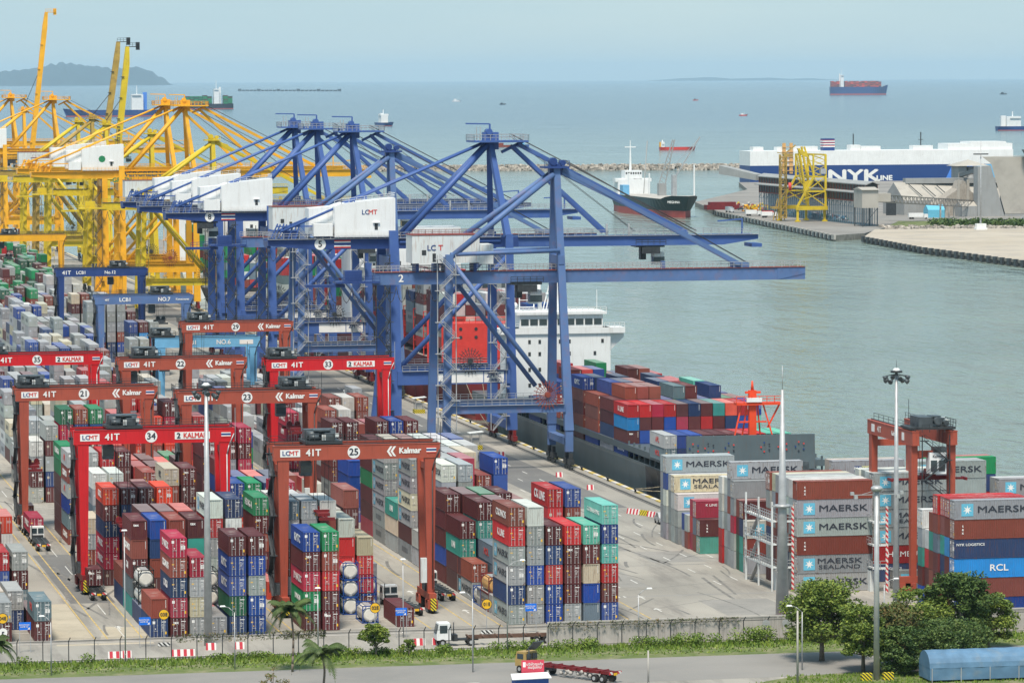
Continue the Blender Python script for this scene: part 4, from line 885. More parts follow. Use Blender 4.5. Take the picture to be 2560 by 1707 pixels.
def sts_new(y, pm, dk, label, group, num=None, k=1.0, sign='ZPMC', boom_up=False, tx=30, zs=None, house=True, evg=False, ra=M['galv'], hm=None, w2=11.0):
    t = empty('quay_crane', (RX, y, 0), 0, label, 'crane', group)
    AZ = 66.9*k; GZ = 42.9*k; GT = 45.2*k; yn, yf = -w2, w2
    for yy in (yn, yf):       # legs
        MB().hexa([(-1.3,yy-.7,3.4),(1.0,yy-.7,3.4),(1.0,yy+.7,3.4),(-1.3,yy+.7,3.4)], [(-1.1,yy*.86-.6,46*k),(.5,yy*.86-.6,46*k),(.5,yy*.86+.6,46*k),(-1.1,yy*.86+.6,46*k)]).build('leg', pm, t)
        MB().beam((-.6, yy*.86, 45.5*k), (-2.6, yy*.08, AZ-1.5), 1.4, 1.2, 1.1, 1.0).build('mast', pm, t)
        MB().hexa([(-GA-2.2,yy-.7,3.4),(-GA+.8,yy-.7,3.4),(-GA+.8,yy+.7,3.4),(-GA-2.2,yy+.7,3.4)], [(-GA-1.1,yy*.95-.6,14),(-GA+1.0,yy*.95-.6,14),(-GA+1.0,yy*.95+.6,14),(-GA-1.1,yy*.95+.6,14)]).hexa([(-GA-1.1,yy*.95-.6,14),(-GA+1.0,yy*.95-.6,14),(-GA+1.0,yy*.95+.6,14),(-GA-1.1,yy*.95+.6,14)], [(-GA-1.0,yy*.7-.6,47*k),(-GA+.9,yy*.7-.6,47*k),(-GA+.9,yy*.7+.6,47*k),(-GA-1.0,yy*.7+.6,47*k)]).build('leg', pm, t)
        MB().box(-GA, yy-.6, 13.6, -.6, yy+.6, 16.6).build('portal_beam', pm, t)
        s = MB(); s.rail([(-GA+1, yy-.9, 16.65), (-1.2, yy-.9, 16.65)], 1.1, 1.6, .04); s.box(-GA+1, yy-1.1, 16.55, -1.2, yy-.6, 16.65); s.build('walkway', ra, t)
        MB().cyl((-GA+1, yy*.9, 17.5), (-.9, yy*.88, 41*k), .55).build('brace', pm, t)
    MB().box(-.9, yn, 3.4, .7, yf, 5.2).build('sill_beam', pm, t); MB().box(-GA-.8, yn, 3.4, -GA+.8, yf, 5.2).build('sill_beam', pm, t)
    bogies(t, 0, yn, yf, M['maroon']); bogies(t, -GA, yn, yf, M['maroon'])
    MB().box(-1.2, yn*.8, 39*k, .4, yf*.8, 41.2*k).box(-GA-.8, yn*.7, 39*k, -GA+.8, yf*.7, 41.2*k).each('cross_beam', pm, t)
    # girder
    x0 = -52.5*k
    s = MB()
    for yy in (-3.4, 2.2): s.box(x0+10, yy, GZ, 3, yy+1.2, GT); s.hexa([(x0,yy,GZ+.9),(x0+10,yy,GZ),(x0+10,yy+1.2,GZ),(x0,yy+1.2,GZ+.9)], [(x0,yy,GT),(x0+10,yy,GT),(x0+10,yy+1.2,GT),(x0,yy+1.2,GT)])
    for q in range(6): s.box(x0+q*10, -2.2, GZ+.4, x0+q*10+.8, 2.2, GT-.3)
    s.build('girder', dk, t)
    s = MB()
    for yy in (-3.9, 3.7): s.rail([(x0, yy, GT+.05), (-1, yy, GT+.05)], 1.2, 1.7, .045); s.box(x0, yy-.1, GT-.05, -1, yy+.6 if yy > 0 else yy+.5, GT+.05)
    s.build('walkway', ra, t)
    # machinery frames at the tail
    s = MB()
    for q in range(4): s.beam((x0+1.5+q*1.6, -2, GT), (x0+3+q*1.4, -2, GT+3.2), .3); s.beam((x0+1.5+q*1.6, 2, GT), (x0+3+q*1.4, 2, GT+3.2), .3)
    s.box(x0+2, -2.2, GT+2.6, x0+16, -1.9, GT+2.9); s.box(x0+15.7, -2.2, GT, x0+16, -1.9, GT+2.9); s.box(x0+4, -1.5, GT, x0+7, 1.5, GT+1.8); s.build('tail_machinery', pm, t)
    if house:
        hx0, hx1 = -GA-12.4*k, -GA+1.0*k; z0 = GT+.3; z1 = GT+8.0*k
        s = MB(); s.xprism([(hx0, z0), (hx1, z0), (hx1, z1+.8), (hx0+1.5, z1-.4), (hx0, z1-1.0)], -4.2, 4.2)
        s.xprism([(hx0-5.2, z0+.6), (hx0, z0+.6), (hx0, z1-1.0), (hx0-5.2, z1-1.4)], -1.0, 4.8); s.box(hx0-4.6, -4.0, z0+.3, hx0-.4, -1.4, z0+3.0); s.build('machinery_house', hm or M['hwhite'], t)
        s = MB(); s.rail([(hx0, -4.1, z1-.9), (hx0+1.5, -4.1, z1-.4), (hx1, -4.1, z1+.8), (hx1, 4.1, z1+.8)], 1.1, 1.6, .04); s.rail([(hx0, -4.7, z0), (hx1, -4.7, z0)], 1.1, 1.3, .04); s.build('roof_railing', M['hwhite'] if not evg else M['yel'], t)
        s = MB(); s.box(hx1-4.6, -4.26, z0+1.6, hx1-3.9, -4.2, z0+3.0, 1); s.box(hx1-5.0, -4.6, z0+3.1, hx1-3.5, -4.2, z0+3.25, 0); s.each('window', [M['hwhite'], M['dark']], t)
        if num == '5': letter('LC', 1.0, M['nyk'], t, (hx1-6.6, -4.24, z0+5.4), bold=.02); letter('MT', 1.0, M['brightred'], t, (hx1-5.0, -4.24, z0+5.4), bold=.02)
        if evg:
            s = MB(); s.cyl((-GA-6*k, -4.2, z0+4), (-GA-6*k, -4.24, z0+4), 1.2, n=8); s.build('emblem', M['green'], t)
    if num: disc(t, x0+11.5*k, (GZ+GT)/2, -3.42, 1.25, num); flag(t, x0+14.6*k, GZ+.3, -3.42, 3.6, GT-GZ-.6)
    if evg:
        plate(t, -28, GZ-1.6, -8, GT+.6, -3.55, M['yel']); letter('EVERGREEN', 1.7, M['hullgrey'], t, (-18.5, -3.62, GT-1.0), bold=.04, sx=1.1); letter('GREEN', 1.5, M['green'], t, (-25, -3.62, GZ-.6), bold=.04)
    if sign:
        plate(t, -13.6, 13.9, -6.6, 16.2, yn-.62, M['white']); plate(t, -16.5, 14.3, -14.0, 16.0, yn-.62, M['white']) if num == '5' else None
        plate(t, -6.4, 13.9, -2.0, 16.2, yn-.62, M['white']); letter(sign, .85, M['nyk'], t, (-4.2, yn-.67, 15.4), bold=.03)
        letter('上海振华', .5, M['nyk'], t, (-4.2, yn-.67, 14.35)) if num == '5' else None
    # apex platform
    s = MB(); s.box(-7.0, -4.6, AZ-1.0, 5.2, 4.6, AZ-.6); s.box(-4.2, -1.0, AZ-2.6, -.8, 1.0, AZ+1.2); s.beam((0, 0, AZ-3.2), (4.8, 0, AZ-.9), .9, .6); s.beam((-2.6, 0, AZ), (-2.6, 0, AZ+3.0), .35); s.beam((-2.6, 0, AZ+3.0), (-8.0, 0, AZ+3.1), .3); s.cyl((-2.9, -1.4, AZ+1.3), (-2.9, 1.4, AZ+1.3), .7, n=10)
    s.build('apex_platform', pm, t)
    s = MB(); s.rail([(-7, -4.6, AZ-.6), (5.2, -4.6, AZ-.6), (5.2, 4.6, AZ-.6), (-7, 4.6, AZ-.6), (-7, -4.6, AZ-.6)], 1.3, 1.2, .05)
    for q in (-6.4, -5.6): s.beam((q, -4.4, AZ-.6), (q, -4.4, AZ+2.4), .16)
    s.build('apex_railing', ra, t)
    # stays
    for yy in (-2.6, 2.6):
        MB().cyl((-GA+3.2, yy*1.2, GT+.6), (-3.2, yy*.4, AZ-1.4), .62, n=10).build('back_stay', pm, t)
        MB().cyl((x0+3, yy*.9, GT+1.6), (-4.2, yy*.35, AZ-1.2), .28, n=8).build('tail_stay', pm, t)
        MB().cyl((-GA+2, yy*1.3, 44.3*k), (-1, yy*1.3, 44.3*k), .38, n=8).build('tie_tube', pm, t)
    s = MB()
    for q in (.32, .36): 
        p = Vector((x0+3, 0, GT+1.6)).lerp(Vector((-4.2, 0, AZ-1.2)), q); s.beam((p.x, -2.2, GT), (p.x, -2.2, p.z), .22); s.beam((p.x, 2.2, GT), (p.x, 2.2, p.z), .22)
    s.each('stay_post', pm, t)
    # boom
    tip = 57.5*k
    if not boom_up:
        s = MB(); n0 = len(s.v)
        for yy in (-3.2, 2.0): s.box(3, yy, GZ, tip-8, yy+1.1, GT-.1); s.hexa([(tip-8,yy,GZ),(tip,yy,GZ+1.2),(tip,yy+1.1,GZ+1.2),(tip-8,yy+1.1,GZ)], [(tip-8,yy,GT-.1),(tip,yy,GT-.1),(tip,yy+1.1,GT-.1),(tip-8,yy+1.1,GT-.1)])
        for q in range(1, 8): s.box(3+q*6.4, -2.1, GZ+.5, 3.6+q*6.4, 2.1, GT-.5)
        s.build('boom', pm, t)
        s = MB(); s.rail([(3, -3.5, GT), (tip, -3.5, GT)], 1.2, 1.8, .045); s.rail([(3, 3.4, GT), (tip, 3.4, GT)], 1.2, 1.8, .045)
        for q in (14, 19): s.beam((q+9, -3, GT), (q+9, -3, GT+2.6), .4)
        s.box(3, -3.7, GT-.1, tip, -3.2, GT); s.build('boom_walkway', ra, t)
        s = MB(); s.beam((tip-3.4, -2, GT), (tip-3.4, -2, GT+3.4), .35); s.beam((tip-3.4, -2, GT+3.3), (tip-9, -2, GT+2.9), .3); s.box(tip-1.5, -3.4, GZ-.6, tip+.8, 3.4, GZ+.2); s.build('boom_tip_davit', pm, t)
        for yy in (-2.2, 2.2):
            m1 = Vector((2.4, yy*.4, AZ-1.8)).lerp(Vector((23.5*k, yy, GT+.4)), .55)
            MB().beam((2.2, yy*.4, AZ-1.8), (23.3*k, yy, GT+.5), .5, .75).build('inner_forestay', pm, t)
            MB().beam((3.6, yy*.4, AZ-1.4), (41.5*k, yy, GT+.5), .5, .8).build('outer_forestay', pm, t)
        s = MB()
        for q in (-.8, .8): s.cyl((2, q, AZ+.8), (44*k, q, GT+.8), .06, n=4); s.cyl((2, q*1.6, AZ+.4), (30*k, q, GT+.8), .05, n=4)
        s.build('boom_hoist_cable', M['rope'], t)
    trolley_part(t, tx, GZ-.2, M['dark'], pm, zs)
    stairs(t, -4.6, yn-1.3, 3.4, 42*k, ra, 2.8) if not evg else None
    stairs(t, -GA-4.2, yn-1.0, 5, 42*k, M['dark'] if not evg else pm, 2.4)
    reel(t, -9.5, yn-.9, 18.6, 2.9, M['dark'] if not evg else M['brick'])
    return t
def sts_old(y, pm, dk, label, group, num=None, k=1.0, boom_up=False, tx=-7.5, house=True, w2=8.5, lean=0, hz=0, ra=M['galv'], word=None, topz=None, apex_only=False):
    t = empty('quay_crane', (RX, y, 0), 0, label, 'crane', group)
    AZ = 62.6*k; BZ = 37.9*k; BT = 40.4*k; yn, yf = -w2, w2; NX = -22.5; NZ = 44.2*k
    for yy in (yn, yf):
        MB().hexa([(-.9,yy-.75,8),(.9,yy-.75,8),(.9,yy+.75,8),(-.9,yy+.75,8)], [(-1.5,yy*.15-.5,AZ-1),(-.2,yy*.15-.5,AZ-1),(-.2,yy*.15+.5,AZ-1),(-1.5,yy*.15+.5,AZ-1)]).build('leg', pm, t)
        MB().box(-.8, yy-.6, 3.6, .8, yy+.6, 8).build('lower_leg', pm, t); MB().box(-GA-.8, yy-.6, 3.6, -GA+.8, yy+.6, 8).build('lower_leg', pm, t)
        MB().hexa([(-GA-.8,yy-.6,8),(-GA+.8,yy-.6,8),(-GA+.8,yy+.6,8),(-GA-.8,yy+.6,8)], [(-GA+.2,yy*.9-.6,NZ),(-GA+1.7,yy*.9-.6,NZ),(-GA+1.7,yy*.9+.6,NZ),(-GA+.2,yy*.9+.6,NZ)]).build('leg', pm, t)
        MB().box(-GA+.6, yy-.55, 11.8, -.8, yy+.55, 13.4).build('portal_beam', pm, t)
        s = MB(); s.rail([(-GA+1, yy-.8, 13.45), (-1.2, yy-.8, 13.45)], 1.1, 1.6, .04); s.box(-GA+1, yy-1.0, 13.4, -1.2, yy-.55, 13.46); s.build('walkway', ra, t)
        MB().cyl((-GA+1.2, yy*.9, NZ-1.2), (-3.5, yy*.95, 16.0), .5).build('brace', pm, t)
        MB().cyl((-GA+1.2, yy*.88, NZ-.6), (-1.6, yy*.2, AZ-2.4), .6, n=10).build('back_stay', pm, t)
        MB().cyl((-GA+1.2, yy*.88, NZ), (-.9, yy*.5, NZ+.4), .42, n=8).build('tie_tube', pm, t)
    MB().box(-.8, yn, 5.0, .8, yf, 6.4).box(-GA-.8, yn, 5.0, -GA+.8, yf, 6.4).each('sill_beam', pm, t)
    MB().box(-1.2, yn*.55, NZ-2.4, 0, yf*.55, NZ-.6).box(-GA+.4, yn*.9, NZ-2.2, -GA+1.6, yf*.9, NZ-.6).each('cross_beam', pm, t)
    bogies(t, 0, yn, yf, M['dark']); bogies(t, -GA, yn, yf, M['dark'])
    s = MB(); s.box(-39*k, -1.6, BZ, (52.0*k if not boom_up else 2.5), -0.5, BT); s.box(-39*k, .5, BZ, (52.0*k if not boom_up else 2.5), 1.6, BT)
    if not boom_up: s.hexa([(52*k-6,-1.7,BZ-.02),(52*k,-1.7,BZ+1.2),(52*k,1.7,BZ+1.2),(52*k-6,1.7,BZ-.02)], [(52*k-6,-1.7,BT),(52*k,-1.7,BT),(52*k,1.7,BT),(52*k-6,1.7,BT)])
    s.build('boom', pm, t)
    s = MB(); s.box(-39*k, -1.8, BT, 52*k if not boom_up else 2.5, 1.8, BT+.12); s.build('boom_rail', M['brick'] if pm in (M['stsblue2'],) else M['dark'], t)
    s = MB(); e = 52*k if not boom_up else 2
    for yy in (-2.1, 2.1): s.rail([(-39*k, yy, BT+.1), (e, yy, BT+.1)], 1.2, 1.7, .045)
    s.build('walkway', ra, t)
    s = MB(); s.box(-47*k, -2.4, BZ+.4, -38*k, 2.4, BZ+.8); s.box(-45*k, -1.2, BZ+.8, -41.5*k, 1.2, BZ+3.0); s.rail([(-52*k, -2.4, BZ+.2), (-38*k, -2.4, BZ+.8)], 1.2, 1.5, .05); s.box(-53*k, -1.0, BZ-.4, -45*k, 1.0, BZ+.2); s.build('tail_frame', dk, t)
    festoon(t, -53*k, -GA, -2.6, BZ-.3, 12, 3.2, M['rope'])
    if house:
        hx0 = -31.5*k; s = MB(); s.box(hx0, -3.6, BT+1.9, hx0+14*k, 3.6, BT+7.6*k, 0); s.box(hx0+14*k, -3.0, BT+1.6, hx0+17*k, 3.0, BT+5.6*k, 0); s.build('machinery_house', M['hwhite2'], t)
        s = MB(); s.box(hx0+2, -3.66, BT+3.6, hx0+2.9, -3.6, BT+4.6); s.box(hx0+9, -3.66, BT+3.6, hx0+9.8, -3.6, BT+4.6); s.box(hx0+4.2, -3.66, BT+2.2, hx0+4.9, -3.6, BT+3.9); s.box(hx0+15, -3.06, BT+3.4, hx0+15.9, -3.0, BT+4.2); s.each('window', M['dark'], t)
        s = MB(); s.box(hx0-.1, -3.7, BT+7.6*k, hx0+14*k+.1, 3.7, BT+7.6*k+.15); s.rail([(hx0, -3.6, BT+7.7*k), (hx0+14*k, -3.6, BT+7.7*k)], 1.1, 1.4, .04); s.build('roof_edge', M['brick'], t)
        s = MB()
        for q in (1, 7, 13): s.box(hx0+q, -2.4, BT, hx0+q+.6, 2.4, BT+1.9)
        s.each('house_support', dk, t)
        if num: letter('LC', 1.1, M['nyk'], t, (hx0+4.0, -3.66, BT+5.0), bold=.02); letter('T', 1.1, M['brightred'], t, (hx0+5.9, -3.66, BT+5.0), bold=.02)
    if num: letter(num, 1.5, M['white'], t, (-33.5, -1.64, (BZ+BT)/2), bold=.03)
    s = MB(); s.box(-3.6, -2.6, AZ-1.2, 1.6, 2.6, AZ-.8); s.cyl((-1.4, -1.2, AZ+.2), (-1.4, 1.2, AZ+.2), .8, n=10); s.cyl((.6, -1.2, AZ-.1), (.6, 1.2, AZ-.1), .6, n=10); s.box(-2.2, -1.0, AZ-2.6, .4, 1.0, AZ-.4); s.beam((.2, 0, AZ-1.6), (4.4, 0, AZ-3.0), .8); s.rail([(-3.6, -2.6, AZ-.8), (1.6, -2.6, AZ-.8)], 1.2, 1.0, .05); s.build('apex_head', dk, t)
    if not boom_up:
        for yy in (-1.5, 1.5):
            MB().beam((.6, yy*.5, AZ-1.4), (38*k, yy, BT+.8), .45, .85).build('outer_forestay', pm, t)
            MB().beam((.4, yy*.5, AZ-2.2), (27*k, yy*.7, BT+7.2*k), .4, .6).build('inner_forestay', pm, t)
        s = MB(); s.box(36.6*k, -1.4, BT, 40*k, 1.4, BT+1.1); s.box(21.5, -.5, BT, 22.3, .5, BT+1.6); s.each('stay_anchor', pm, t)
        s = MB()
        for q in (-.8, .8): s.cyl((1, q, AZ+.5), (40*k, q, BT+1), .06, n=4)
        s.build('boom_hoist_cable', M['rope'], t)
    else:
        top = topz or 92; hx = 2.8; dx = lean
        s = MB(); 
        for yy in (-1.7, .6): s.beam((hx, yy+.5, BT), (hx+dx*.86, yy+.5, top-7), 2.4, 1.1, 2.4, 1.1); s.beam((hx+dx*.86, yy+.5, top-7), (hx+dx-.4, yy+.5, top), 2.4, 1.1, 1.4, .8)
        s.build('raised_boom', pm, t)
        s = MB(); 
        for q in range(5): z = BT+6+q*(top-BT-10)/5; s.box(hx-1.6+dx*(z-BT)/(top-BT), -2.2, z, hx-.6+dx*(z-BT)/(top-BT), 2.2, z+.3)
        s.rail([(hx+dx-1, -1.6, top), (hx+dx+4.2, -1.6, top+.2)], 1.5, 1.2, .06); s.box(hx+dx-1, -1.6, top-.2, hx+dx+4.2, 1.6, top+.1); s.box(hx+dx+3.2, -1.2, top-1.4, hx+dx+4.6, 1.2, top+1.8); s.build('boom_head', M['dark'] if pm is not M['yel'] else pm, t)
        s = MB()
        for q in (-.8, .8): s.cyl((-1, q, AZ), (hx+dx*.62, q, BT+(top-BT)*.62), .07, n=4)
        s.build('boom_hoist_cable', M['rope'], t)
        if word: 
            lt = letter(word, 1.3, M['ink'], t, (hx+dx*.25, -1.9, BT+(top-BT)*.30), 0, bold=.02); lt.rotation_euler = (0, -math.pi/2-math.atan2(dx, top-BT)*0+0.0, 0)
    trolley_part(t, tx, BZ-.1, M['dark'], pm, None)
    stairs(t, -GA-1.5, yn-1.2, 5, NZ, ra, 3.2)
    reel(t, -4.6, yn-.9, 15.4, 3.0, M['brick'] if num else M['dark'])
    return t
bg_ = 'blue ship-to-shore quay cranes'; yg_ = 'yellow ship-to-shore quay cranes'
sts_old(846.5, M['stsblue2'], M['navyc'], 'nearest quay crane, pale blue with low boom marked 2', bg_, num='2')
sts_new(907, M['stsblue'], M['navyc'], 'blue quay crane numbered 5 with large white house marked LCMT', bg_, num='5', tx=33)
sts_old(1045, M['stsblue2'], M['navyc'], 'pale blue quay crane between cranes 5 and 8, dirty white house', bg_)
sts_new(1094, M['stsblue'], M['navyc'], 'blue quay crane numbered 8 with flag panel on its girder', bg_, num='8', tx=-42)
sts_new(1155, M['stsblue'], M['navyc'], 'blue quay crane directly behind number 8, tail overhanging at left', bg_, tx=20)
sts_new(1197, M['stsblue'], M['navyc'], 'farthest blue quay crane, its head left of the other two', bg_, tx=20)
sts_old(1393, M['yel2'], M['yel2'], 'lemon yellow quay crane with low apex right of EVERGREEN girder', yg_, ra=M['yel2'], k=.97)
sts_new(1453, M['yel'], M['yel'], 'amber quay crane with EVERGREEN girder, right of two tall heads', yg_, k=1.07, evg=True, sign=None, ra=M['yel'], tx=20)
sts_new(1510, M['yel'], M['yel'], 'amber quay crane close behind the EVERGREEN one', yg_, k=1.07, evg=False, sign=None, ra=M['yel'], tx=20)
sts_old(1570, M['yel2'], M['yel2'], 'lemon yellow quay crane with low apex behind EVERGREEN stays', yg_, ra=M['yel2'], k=.97, house=False)
sts_old(1733, M['yel2'], M['yel2'], 'lemon yellow quay crane with raised boom, rightmost of the raised', yg_, boom_up=True, lean=6.0, topz=93.5, ra=M['yel2'], word='PORT No.3')
sts_old(1788, M['ochre'], M['ochre'], 'weathered ochre quay crane with raised boom, middle of three', yg_, boom_up=True, lean=8.2, topz=96, ra=M['ochre'], k=1.03)
sts_old(1850, M['yel2'], M['yel2'], 'lemon yellow quay crane with low apex left of ochre boom', yg_, ra=M['yel2'], house=False)
sts_new(1950, M['yel'], M['yel'], 'amber quay crane with single tall head at upper left', yg_, k=1.07, sign=None, ra=M['yel'])
sts_old(2128, M['yel'], M['yel'], 'amber quay crane with the tallest raised boom, far left', yg_, boom_up=True, lean=8.6, topz=114, ra=M['yel'], k=1.05)
sts_new(2185, M['yel'], M['yel'], 'amber quay crane with twin heads at the left edge', yg_, k=1.07, sign=None, ra=M['yel'])
# ================================================================== SHIPS
def hull_mesh(L, B, zt, mats, bow=1, zk=0.0, stripe=None, bowrise=2.0, flare=6.0, stern=0.82, foc=0.12):
    """hull along +y from stern (y=0) to bow (y=L), z measured from the water line; mats: 0 side, 1 deck, 2 below"""
    s = MB(); N = 28; prof = []
    for i in range(N+1):
        u = i/N
        wt = B/2*(1 if u < .8 else max(0.02, 1-((u-.8)/.2)**2.2)); wt *= (stern+(1-stern)*min(1, u/.12))
        wb = B/2*(1 if u < .68 else max(0.01, 1-((u-.68)/.30)**1.7 if u < .98 else 0.01)); wb *= (stern*.75+(1-stern*.75)*min(1, u/.2))
        top = zt+(bowrise*min(1, max(0, (u-(1-foc))/.02)) if foc else 0)
        y = u*L; yb = y-(flare*max(0, (u-.9)/.1) if u > .9 else 0); prof.append((y, yb, wt, wb, top))
    vs = []
    for y, yb, wt, wb, top in prof: vs += [(-wb, yb, -2), (-wb*1.0, yb, zk), (-wt, y, top), (wt, y, top), (wb, yb, zk), (wb, yb, -2)]
    for i in range(N):
        a = i*6; b = a+6
        for q, mi in ((0, 2), (1, 0), (2, 1), (3, 0), (4, 2)): s.f.append((a+q, b+q, b+q+1, a+q+1)); s.mi.append(mi); s.sm.append(False)
    s.v = vs
    s.f.append((0, 1, 2, 3, 4, 5)); s.mi.append(0); s.sm.append(False)
    s.f.append(tuple(N*6+i for i in (5, 4, 3, 2, 1, 0))); s.mi.append(0); s.sm.append(False)
    return s
def ship(name, x, y, rz, label, cat='ship', group=None): return empty(name, (x, y, SEA), rz, label, cat, group)
# --- near container ship, bow towards the camera (local +y = towards the camera)
NS = ship('container_ship', 203.2, 985, math.pi, 'near container ship with dark bow and grey hull, white bridge astern')
hm_ = hull_mesh(262, 29.5, 7.0, None, zk=0.4, bowrise=2.6, flare=9, foc=0.15)
o = hm_.build('hull', [M['hullgrey'], M['pierd'], M['antifoul']], NS)
# darker bow
s = hull_mesh(262, 29.62, 9.0, None, zk=0.35, bowrise=0.0, flare=9, foc=0); keep = [i for i, f in enumerate(s.f) if min(s.v[k][1] for k in f) > 180 and s.mi[i] == 0]
s2 = MB(); s2.v = [(v[0]*1.004, v[1]*1.0005, min(v[2], 7.2) if v[2] > 1 else v[2]) for v in s.v]; s2.f = [s.f[i] for i in keep]; s2.mi = [0]*len(keep); s2.sm = [False]*len(keep)
s2.build('bow_plating', M['hullnavy'], NS)
s = MB()
for x0 in (-14.7, 14.5): s.box(x0, 30, 7, x0+.2, 215, 7.4)
for q in range(40):
    yy = 32+q*4.6
    for x0 in (-14.4, 13.9): s.beam((x0+.2, yy, 7), (x0+.2, yy, 10.6), .35)
s.box(-14.6, 30, 8.7, 14.6, 212, 9.9); s.build('hatch_coaming', M['hullgrey'], NS)
s = MB(); s.hexa([(-12.6,212.0,8.2),(12.6,212.0,8.2),(12.6,212.5,8.2),(-12.6,212.5,8.2)], [(-12.6,211.5,14.9),(12.6,211.5,14.9),(12.6,212.0,14.9),(-12.6,212.0,14.9)])
for q in range(9): s.box(-12+q*3-.1, 211.2, 8.3, -12+q*3+.1, 212, 14.6)
s.build('bow_breakwater', M['hullgrey'], NS)
s = MB(); r = random.Random(3)
for cx in (-9.6, -6.2, -2.8, 4.2, 8.2, 11.2):
    for q in range(5):
        a = q*1.2566; s.cyl((cx+.9*math.cos(a), 212.35, 12.6+.9*math.sin(a)), (cx+.9*math.cos(a), 212.42, 12.6+.9*math.sin(a)), .17, n=8, mi=r.randrange(3))
s.build('painted_dots', [M['nyk'], M['ink'], M['brightred']], NS)
s = MB(); fy = 208.5; fx = -1.2
s.box(fx-.7, fy-.5, 8.5, fx+.7, fy+.5, 23.2); s.cyl((fx, fy, 23.2), (fx, fy, 25.0), .35, .15)
for dx in (-4.2, -2.0, 2.0, 4.2): s.beam((fx+dx*1.05, fy+1.2*(1 if abs(dx) > 3 else -1), 12), (fx+dx*.5, fy, 20.6), .26)
s.box(fx-5.6, fy-1.1, 20.4, fx+3.4, fy+1.1, 20.9); s.beam((fx-5.4, fy, 20.5), (fx-3, fy, 16), .3); s.box(fx-2.8, fy-.2, 17.0, fx+2.8, fy+.2, 17.3); s.rail([(fx-5.6, fy+1.1, 20.9), (fx+3.4, fy+1.1, 20.9)], 1.2, 1.3, .06)
s.box(fx-1.6, fy-.3, 22.6, fx+1.4, fy+.3, 23.0); s.build('foremast', M['shipor'], NS)
MB().box(fx-1.6, fy+.6, 21.0, fx+1.4, fy+1.3, 21.8).build('mast_lamp', M['hwhite'], NS)
s = MB(); 
for q in (-1, 1):
    s.box(q*8-1, 218, 8.5, q*8+1, 221, 10.5); s.cyl((q*5, 226, 9.6), (q*5+2, 226, 9.6), .8, n=10); s.box(q*6-.4, 236, 9.6, q*6+.4, 238, 10.6)
s.build('mooring_winches', M['mach'], NS)
o = letter('NORDTIGER', 1.25, mat('gold_lettering', (.42, .33, .13)), NS, (9.9, 243.5, 6.6), rad(112), bold=.03, sx=1.15)
# accommodation block (local y = 985 - world y)
s = MB(); s.box(-11.5, 26, 8, 11.5, 41, 25.5, 0); s.box(-14.9, 36, 24.2, 14.9, 41.4, 25.5, 0); s.box(-9.8, 28, 25.5, 9.8, 40.6, 28.6, 0); s.box(-10.6, 27, 28.6, 10.6, 41.2, 29.2, 0)
s.xprism([(-14.9, 24.2), (-14.9, 23.2), (-11.5, 20.0), (-11.5, 24.2)], 38, 40); s.xprism([(14.9, 24.2), (11.5, 24.2), (11.5, 20.0), (14.9, 23.2)], 38, 40)
s.rail([(-14.8, 41.3, 25.5), (-10, 41.3, 25.5)], 1.1, 1.2, .05); s.rail([(10, 41.3, 25.5), (14.8, 41.3, 25.5)], 1.1, 1.2, .05); s.rail([(-10.5, 41.1, 29.2), (10.5, 41.1, 29.2)], 1.1, 1.4, .05)
s.build('accommodation_block', M['hwhite'], NS)
s = MB()
for q in range(9): s.box(-9.5+q*2.15, 40.62, 26.2, -7.7+q*2.15, 40.7, 27.6)
s.build('bridge_windows', M['glass'], NS)
for zz in (12.4, 16.0, 19.6, 22.4):
    for xx in (-9.6, -7.8, -1.8, 0.4, 5.2, 7.6, 9.6):
        if (zz > 22 or abs(xx) < 9.5) and r.random() < .88: MB().box(xx-.3, 41.0, zz-.45, xx+.3, 41.06, zz+.45).build('window', M['dark'], NS)
s = MB(); s.box(-.8, 33, 29.2, .8, 35, 36.8); s.box(-3.4, 33.6, 36.2, 3.4, 34.2, 36.8); s.box(-2.2, 33.4, 33, 2.2, 34.4, 33.3)
for q in (-3, -2.2, 2.2, 3): s.beam((q, 34, 29.2), (q*.4, 34, 36.2), .22)
for q in range(5): s.box(5.0, 33, 30+q*1.6, 8.4, 34, 30.1+q*1.6)
for q in (5, 8.4): s.beam((q, 33.5, 29.2), (q, 33.5, 38), .25)
s.sphere((10, 36, 30.6), .7); s.beam((-9.4, 36, 29.2), (-9.4, 36, 34), .12); s.cyl((3, 31, 29.2), (3.4, 31, 38.5), .5, .4); s.build('radar_mast', M['hwhite'], NS)
s = MB(); s.box(-2, 12, 8, 4, 20, 30); s.build('funnel', M['nyk'], NS)
s = MB(); s.box(-14.75, 8, 7.0, 14.75, 27, 9.0); s.rail([(-14.9, 41.5, 9), (-14.9, 22, 9)], 1.1, 2, .05); s.build('poop_deck', M['green'] if False else M['hullgrey'], NS)
# --- red container ship moored astern of it
RS = ship('container_ship', 203.6, 1000, 0, 'dark red container ship with HAMBURG lettering and bright red superstructure')
hull_mesh(285, 32, 13.5, None, zk=1.0, bowrise=2, flare=9, foc=.08).build('hull', [M['hullred'], M['pierd'], M['antifoul']], RS)
s = MB(); s.box(-15.8, 0.3, 13.5, 1.0, 9, 23.5); s.box(-15.9, .2, 15.0, 6, 7, 18.4); s.box(1, 1.0, 13.5, 12, 8, 17.0); s.rail([(-15.8, .3, 23.5), (1, .3, 23.5)], 1.1, 1.4, .05)
for q in range(9): s.beam((-26+22+q*0.0-15.5+q*1.8, 11.2, 13.5), (-19.5+q*1.8, 11.2, 24), .4)
s.build('red_superstructure', M['brightred'], RS)
for xx in (-13.4, -9.6, -6, -2.2):
    for zz in (20.2, 22.2): MB().cyl((xx, .28, zz), (xx, .2, zz), .42, n=10).build('porthole', M['dark'], RS)
s = MB()
